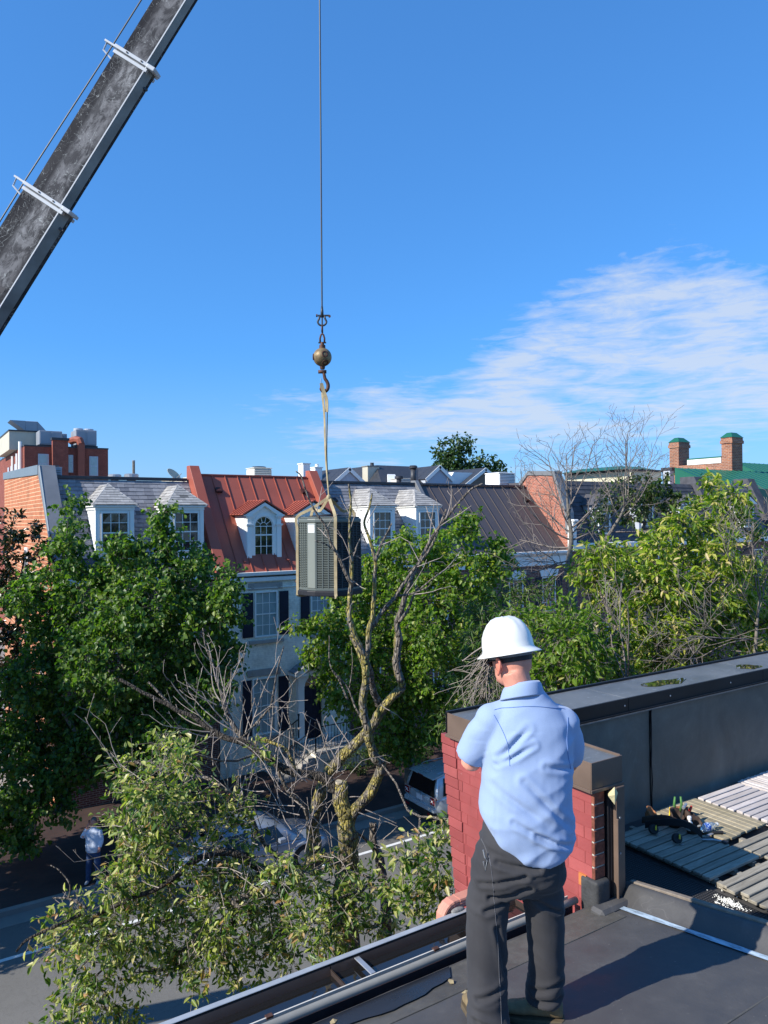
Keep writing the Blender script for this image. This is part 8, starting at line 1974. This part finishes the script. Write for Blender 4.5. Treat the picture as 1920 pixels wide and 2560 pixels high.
for s_ in (-1, 1): wbuild(MB().ell(Hd(s_*.036, -.098, .0), (.028, .010, .020), 12, 8, hrot), 'lens', M['carglass'])
# hard hat
HC = Hd(0, -.004, .040); hq = hrot.to_4x4(); HS = 1.0
hh = MB(); n = 48; prof = [(.0, .160), (.030, .157), (.058, .148), (.082, .131), (.100, .106), (.115, .074), (.121, .040), (.122, .012), (.125, .004), (.136, -.004), (.146, -.011), (.153, -.016), (.154, -.019), (.146, -.016), (.134, -.009), (.119, -.004), (.112, .03), (.096, .096), (.05, .142), (.0, .152)]
vs = []
for r_, z_ in prof:
    for k in range(n):
        a = 2*pi*k/n; x_, y_ = r_*cos(a)*.93, r_*sin(a)*1.06
        rid = 0
        if .02 < r_ < .117 and z_ > .02:
            for cx_ in (-.042, -.022, .022, .042): rid += .0045*math.exp(-((x_-cx_)/.0045)**2)*(1 if abs(y_) < .112 else 0)
        kk = 1+rid/max(.04, math.hypot(x_, z_)); vs.append(HC+hrot @ Vector((x_*kk, y_*kk, (z_)*kk)))
hh.add(vs, [(i*n+k, (i)*n+(k+1) % n, (i+1)*n+(k+1) % n, (i+1)*n+k) for i in range(len(prof)-1) for k in range(n)]); hh.sm = [True]*len(hh.f)
hat = wbuild(hh, 'hard_hat', simple('white_hard_hat', (.70, .70, .67), .28, .02, 3, spec=.5))
for a in (1.0, -1.0+pi, pi/2+.0):
    c_ = HC+hrot @ Vector((.116*cos(a)*.93, .116*sin(a)*1.06, .018)); o_ = MB().box(-.014, .014, -.006, .006, -.010, .012).build('hat_slot', MATS['white_hard_hat'], hat, .003)
    o_.matrix_local = Matrix.Translation(c_) @ hrot.to_4x4() @ Matrix.Rotation(a-pi/2, 4, 'Z')
bnd = MB(); vs = []
for z_ in (-.052, .006):
    for k in range(14):
        a = 2*pi*(k+1)/30; vs.append(HC+hrot @ Vector((.0865*cos(a), .110*sin(a)+.006, z_)))
bnd.add(vs, [(k, k+1, 15+k, 14+k) for k in range(13)]); sb = wbuild(bnd, 'suspension_band', M['plastic']); m_ = sb.modifiers.new('s', 'SOLIDIFY'); m_.thickness = .004
bn2 = MB(); vs = []
for z_ in (-.030, .004):
    for k in range(40):
        a = 2*pi*k/40; vs.append(HC+hrot @ Vector((.089*cos(a), .112*sin(a)+.006, z_)))
bn2.add(vs, [(k, (k+1) % 40, 40+(k+1) % 40, 40+k) for k in range(40)]); sb = wbuild(bn2, 'headband', simple('grey_band', (.16, .17, .18), .6, .1, 10)); m_ = sb.modifiers.new('s', 'SOLIDIFY'); m_.thickness = .004
# shirt
sh_ = MB()
def hem(u, v): return 2.7*(u-.075)**2 + (.02 if v < 0 else 0)
rings(sh_, [(.045, .02, .775, .195, .150, hem), (.040, .022, .80, .207, .162, hem), (.032, .02, .90, .212, .172, lambda u, v: .4*hem(u, v)), (.030, .015, 1.0, .214, .178), (.038, .008, 1.1, .204, .172), (.046, 0, 1.2, .200, .160), (.055, -.008, 1.3, .200, .146), (.058, -.014, 1.38, .188, .130), (.054, -.016, 1.435, .150, .112), (.046, -.016, 1.485, .108, .092), (.036, -.014, 1.53, .080, .078), (.028, -.016, 1.555, .072, .070)], 36)
sh_.ell((-.110, -.018, 1.385), (.082, .085, .075), 18, 12); sh_.ell((.210, -.020, 1.365), (.082, .085, .078), 18, 12)
sh_.ell((-.04, -.02, 1.41), (.12, .085, .062), 18, 12); sh_.ell((.145, -.02, 1.395), (.12, .085, .062), 18, 12)
sh_.tube([(-.09, -.01, 1.39), (-.150, -.03, 1.315), (-.195, -.050, 1.235), (-.212, -.063, 1.200)], [.080, .082, .077, .074], 20)
sh_.tube([(.19, -.01, 1.37), (.240, -.035, 1.29), (.258, -.065, 1.21), (.258, -.083, 1.185)], [.078, .074, .066, .063], 20)
def ridge(x): return (1-abs(x)*2.2)
def folds(c, n_):
    u, v, z = c
    q = Vector((u*.9+z*.55, v*.6, z*.9-u*.55)); d_ = 0
    d_ += .006*(ridge(noise.noise(Vector((q.x*3.2, q.y*3, q.z*11.5+2))))-.5)
    d_ += .0012*(ridge(noise.noise(Vector((u*12-z*6, v*5, z*9+u*4))))-.5)
    w = 1.0
    if z < .98: d_ += .008*noise.noise(Vector((u*16, v*9, z*3.5)))*(min(1, (.98-z)/.12)); 
    # blouse over the waistband and drag line from the left armpit, deep fold across the right back
    for (a, b_, amp, wd) in (((-.10, 1.25), (.03, 1.38), -.012, .012), ((-.11, 1.22), (.05, 1.31), -.009, .010), ((.0, 1.16), (.22, .94), -.010, .014), ((-.13, 1.13), (.10, .98), -.008, .016), ((.05, .93), (.22, .86), -.012, .012), ((-.05, .99), (.12, .90), -.009, .012), ((.10, 1.22), (.24, 1.19), -.008, .012)):
        px_, pz_ = u-a[0], z-a[1]; dx, dz = b_[0]-a[0], b_[1]-a[1]; L2 = dx*dx+dz*dz; t_ = max(0, min(1, (px_*dx+pz_*dz)/L2)); dd = math.hypot(px_-t_*dx, pz_-t_*dz)
        if v > -.03: d_ += 1.15*amp*math.exp(-(dd/(wd*.8))**2)*sin(pi*min(1, max(.05, t_)))-amp*.5*math.exp(-((dd-wd*1.8)/wd)**2)
    if z > 1.36: d_ *= .45
    if u < -.13 and z < 1.3: d_ *= .6
    return d_
shirtm = NT('light_blue_shirt'); n_ = shirtm.noise(3, 5); n2_ = shirtm.noise(420, 2, .5)
shirtm.col(shirtm.mix(1.0, shirtm.ramp(n_, [(.3, (.265, .35, .53)), (.7, (.295, .39, .58))]), shirtm.ramp(n2_, [(.3, .93), (.7, 1.05)]), 'MULTIPLY')); shirtm.rough(.8); shirtm.b.inputs['Sheen Weight'].default_value = .25; shirtm.bump(n2_, .15, .001)
shirt = wput('shirt', fuse(sh_, .0075, 7, folds), shirtm.m)
# collar, yoke seam, sleeve hems
cm_ = MB(); vs = []; NC = 26
for k in range(NC):
    a = -.35+ (pi+.7)*k/(NC-1); c, s_ = cos(a), sin(a)
    for rr, zz in ((.074, 1.535), (.071, 1.583), (.084, 1.580), (.100, 1.512)): vs.append((.027+rr*c*1.02, -.016+rr*s_*.97, zz - .030*(1-s_) + .012*c - .004))
cm_.add(vs, [(k*4+j, (k+1)*4+j, (k+1)*4+j+1, k*4+j+1) for k in range(NC-1) for j in range(3)]); cl_ = wbuild(cm_, 'collar', shirtm.m, smooth=True)
m_ = cl_.modifiers.new('s', 'SOLIDIFY'); m_.thickness = .003; m_ = cl_.modifiers.new('u', 'SUBSURF'); m_.levels = m_.render_levels = 1
seam_m = simple('shirt_seam', (.15, .24, .47), .8, .05, 10)
def on_shirt(pts, r_=.0016, off=.0012, name='seam', start=.35):
    """project polyline points (u,z) onto the back of the shirt"""
    me = shirt.data; from mathutils.bvhtree import BVHTree
    global _SB
    if '_SB' not in globals(): _SB = BVHTree.FromPolygons([v.co for v in me.vertices], [p.vertices[:] for p in me.polygons])
    P_ = []
    for u, z in pts:
        h_ = _SB.ray_cast(Vector((u, .6, z)), Vector((0, -1, 0)))
        if h_[0]: P_.append(h_[0]+h_[1]*off)
    if len(P_) > 2: wbuild(MB().tube(P_, r_, 5), name, seam_m)
on_shirt([(u, 1.440+.030*sin((u+.12)/.33*pi)) for u in np.linspace(-.11, .215, 30)])
on_shirt([(-.115+.055*t+.02*sin(t*pi), 1.425-.20*t) for t in np.linspace(0, 1, 20)]); on_shirt([(.222-.018*sin(t*pi), 1.41-.22*t) for t in np.linspace(0, 1, 20)])
# trousers
tr = MB()
rings(tr, [(.020, .012, .93, .170, .135), (.012, .015, .86, .190, .150), (.005, .018, .78, .200, .158), (-.008, .015, .70, .214, .155), (-.014, .010, .645, .210, .130), (-.014, .008, .62, .18, .10)], 32)
tr.tube([(-.110, .01, .72), (-.143, .02, .60), (-.155, .035, .45), (-.158, .060, .28), (-.162, .105, .14), (-.166, .135, .0)], [.106, .102, .094, .087, .089, .100], 22)
tr.tube([(.100, .0, .72), (.112, -.005, .60), (.124, -.015, .45), (.128, -.02, .28), (.120, -.02, .16), (.114, -.02, .095)], [.104, .098, .088, .084, .082, .080], 22)
TC = (((-.19, .69), (.0, .75)), ((-.15, .63), (.02, .69)), ((-.17, .57), (-.03, .63)), ((-.12, .80), (.06, .78)), ((-.21, .21), (-.10, .25)), ((-.22, .13), (-.11, .10)), ((-.21, .06), (-.10, .08)), ((.06, .17), (.18, .21)), ((.06, .12), (.17, .14)), ((-.12, .50), (-.08, .30)), ((.06, .60), (.17, .54)))
def tfold(c, n_):
    u, v, z = c; s_ = min(1, max(0, (.62-z)/.1))
    d_ = .006*(ridge(noise.noise(Vector((u*3+z*2, v*3, z*13+u*7))))-.5)*(.5+.5*abs(noise.noise(Vector((u*3, 0, z*3)))*2))
    d_ += .005*noise.noise(Vector((u*14, v*14, z*3)))
    if v > -.05:
        for a, b_ in TC:
            dx, dz = b_[0]-a[0], b_[1]-a[1]; t_ = max(0, min(1, ((u-a[0])*dx+(z-a[1])*dz)/(dx*dx+dz*dz))); dd = math.hypot(u-a[0]-t_*dx, z-a[1]-t_*dz); d_ += -.011*math.exp(-(dd/.010)**2)+.006*math.exp(-((dd-.02)/.012)**2)
    if z > .55: d_ += .008*(ridge(noise.noise(Vector((u*2.5, v*2, (z-.35*abs(u))*16))))-.5)
    if z < .2: d_ += .007*(ridge(noise.noise(Vector((u*5, v*5, z*22))))-.5)
    return d_
tm = NT('charcoal_trousers'); n_ = tm.noise(4, 5); tm.col(tm.ramp(n_, [(.3, (.030, .029, .032)), (.7, (.046, .045, .048))])); tm.rough(.85); tm.b.inputs['Sheen Weight'].default_value = .08; tm.bump(tm.noise(400, 2), .1, .001)
trs = wput('trousers', fuse(tr, .0078, 6, tfold), tm.m)
me = trs.data; from mathutils.bvhtree import BVHTree
TBV = BVHTree.FromPolygons([v.co for v in me.vertices], [p.vertices[:] for p in me.polygons])
def on_tr(pts, mat, r_=.0015, name='seam'):
    P_ = []
    for u, z in pts:
        h_ = TBV.ray_cast(Vector((u, .6, z)), Vector((0, -1, 0)))
        if h_[0]: P_.append(h_[0]+h_[1]*.001)
    if len(P_) > 2: wbuild(MB().tube(P_, r_, 5), name, mat)
sm_ = simple('trouser_seam', (.11, .11, .12), .8, .1, 20)
on_tr([(-.150+.03*sin(t*2.2)+.01*t, .83-.80*t) for t in np.linspace(0, 1, 60)], sm_, .0014)
on_tr([(-.185+.04*t, .87-.085*t+.02*sin(pi*t)) for t in np.linspace(0, 1, 14)], sm_, .0018)
cp_ = TBV.ray_cast(Vector((-.165, .6, .80)), Vector((0, -1, 0)))[0]
ky = wbuild(MB().tube([cp_+Vector((-.012, .006, .045)), cp_+Vector((-.006, .010, .015)), cp_+Vector((.004, .012, -.0)), cp_+Vector((-.004, .010, -.045)), cp_+Vector((-.012, .010, -.005))], .0032, 6), 'key_clip', M['galv'])
wbuild(MB().box(cp_.x-.004, cp_.x+.012, cp_.y+.008, cp_.y+.014, cp_.z-.008, cp_.z+.014), 'clip_body', M['dark_metal'], bevel=.002)
# boots
def boot(c, ang, L_=.285, h=.115):
    rt = Matrix.Rotation(ang, 3, 'Z'); b = MB()
    def q(x, y, z): return Vector(c)+rt @ Vector((x, y, z))
    vs = []; st = [(-.085, .030, .085), (-.07, .040, .115), (-.02, .042, .125), (.04, .044, .100), (.10, .049, .078), (.155, .047, .066), (.190, .034, .050), (.203, .015, .036)]
    n = 14
    for x, w, hh_ in st:
        for k in range(n): a = 2*pi*k/n; vs.append(q(x, w*cos(a)*(1.0), .022+max(0, hh_-.022)*(.5+.5*sin(a))*1.0))
    b.add(vs, [(i*n+k, i*n+(k+1) % n, (i+1)*n+(k+1) % n, (i+1)*n+k) for i in range(len(st)-1) for k in range(n)]+[tuple(range(n)), tuple(range((len(st)-1)*n, len(st)*n))][:2])
    b.tube([q(-.03, 0, .08), q(-.035, 0, .17)], [.046, .050], 14)
    bt = wput('boot', fuse(b, .007, 3, lambda c_, n_: .0015*nz(c_, 40)), simple('tan_work_boot', (.20, .145, .075), .75, .25, 22, bump=.4))
    s_ = MB(); P_ = [q(x, y, 0) for x, y in [(-.092, -.02), (-.080, -.040), (0, -.044), (.09, -.053), (.16, -.050), (.205, -.025), (.212, 0), (.205, .025), (.16, .050), (.09, .053), (0, .044), (-.080, .040), (-.092, .02)]]
    s_.prism([p for p in P_], (0, 0, 1), .024); wbuild(s_, 'sole', simple('boot_sole', (.10, .075, .045), .85, .2, 20), bevel=.004)
    la = MB()
    for k in range(4): la.tube([q(.03+.02*k, -.022, .10-.008*k), q(.035+.02*k, .022, .10-.008*k)], .0025, 4)
    wbuild(la, 'laces', M['black'])
dzl = RZ(g0.y-.12)-ZR
boot((.115, -.02, 0.0), radians(180+12)); boot((-.165, .05, .012), radians(-90-18))

# ---- man standing on the far pavement, hand raised to his head
p2 = hit(232, 2207, Z=.13)
mn = thing('person', 'man in pale blue shirt and jeans on the far pavement, hand raised to his ear', 'person', (p2.x, p2.y, .13))
def mput(name, me, mat):
    me.materials.append(mat); o = link(name, me, mn); o.matrix_local = WM; return o
b = MB(); b.ell((.03, 0, 1.66), (.075, .095, .115), 14, 10); b.ell((.03, .05, 1.62), (.05, .05, .06), 12, 8); b.ell((.03, .105, 1.64), (.012, .015, .02), 8, 6); b.tube([(.03, 0, 1.58), (.03, 0, 1.46)], .055, 12)
rings(b, [(.02, 0, 1.45, .14, .09), (.02, 0, 1.2, .14, .10), (.02, 0, .9, .14, .10)]); 
b.tube([(-.16, 0, 1.42), (-.24, .08, 1.28), (-.22, .12, 1.30), (-.12, .08, 1.52), (-.07, .05, 1.64)], [.05, .045, .042, .034, .028], 10); b.tube([(.20, 0, 1.42), (.25, .02, 1.15), (.22, .10, .95)], [.05, .042, .032], 10)
for s_ in range(4): b.tube([(-.07, .05+.018*s_-.03, 1.64), (-.055, .05+.018*s_-.03, 1.70)], .009, 6); b.tube([(.22-.01*s_, .10+.01*s_, .95), (.215-.01*s_, .11+.01*s_, .87)], .009, 6)
b.tube([(-.08, 0, .85), (-.11, 0, .1)], [.07, .045], 10); b.tube([(.10, 0, .85), (.15, 0, .1)], [.07, .045], 10); b.ell((.23, .10, .93), (.025, .03, .045), 8, 6)
mput('body', fuse(b, .011, 3), M['skin'])
b = MB(); b.ell((.03, -.015, 1.69), (.08, .095, .10), 14, 10); mput('hair', fuse(b, .012, 2), simple('grey_brown_hair', (.16, .13, .11), .8, .2, 40))
b = MB(); rings(b, [(.02, .01, .86, .19, .14), (.02, .01, 1.0, .20, .16), (.02, 0, 1.25, .20, .14), (.02, 0, 1.40, .21, .12), (.03, 0, 1.48, .12, .09), (.03, 0, 1.53, .07, .07)])
b.tube([(-.14, 0, 1.42), (-.24, .08, 1.28)], [.08, .065], 12); b.tube([(-.24, .08, 1.28), (-.21, .10, 1.34), (-.13, .08, 1.50)], [.065, .058, .048], 12); b.tube([(.18, 0, 1.42), (.25, .02, 1.16), (.225, .09, 1.0)], [.08, .065, .05], 12)
mput('shirt', fuse(b, .013, 4, lambda c, n_: .008*nz(c, 12)), simple('pale_blue_shirt', (.62, .68, .78), .8, .06, 6))
b = MB(); rings(b, [(.02, 0, .95, .17, .12), (.02, 0, .82, .185, .13), (.02, 0, .74, .175, .12)]); b.tube([(-.07, 0, .82), (-.10, .01, .45), (-.115, .0, .05)], [.10, .08, .075], 14); b.tube([(.11, 0, .82), (.14, .01, .45), (.155, 0, .05)], [.10, .08, .075], 14)
mput('jeans', fuse(b, .013, 4, lambda c, n_: .007*nz(c, 14)), simple('blue_denim', (.035, .065, .14), .85, .2, 9))
for x, a in ((-.13, .25), (.17, -.25)):
    b = MB(); b.ell((x, .07, .045), (.048, .13, .05), 12, 8); mput('shoe', fuse(b, .012, 2), simple('grey_trainer', (.42, .42, .42), .7, .2, 30))
b = MB().box(-.085, -.055, .045, .065, 1.60, 1.72); o = link('phone', b.mesh('phone', M['black']), mn); o.matrix_local = WM
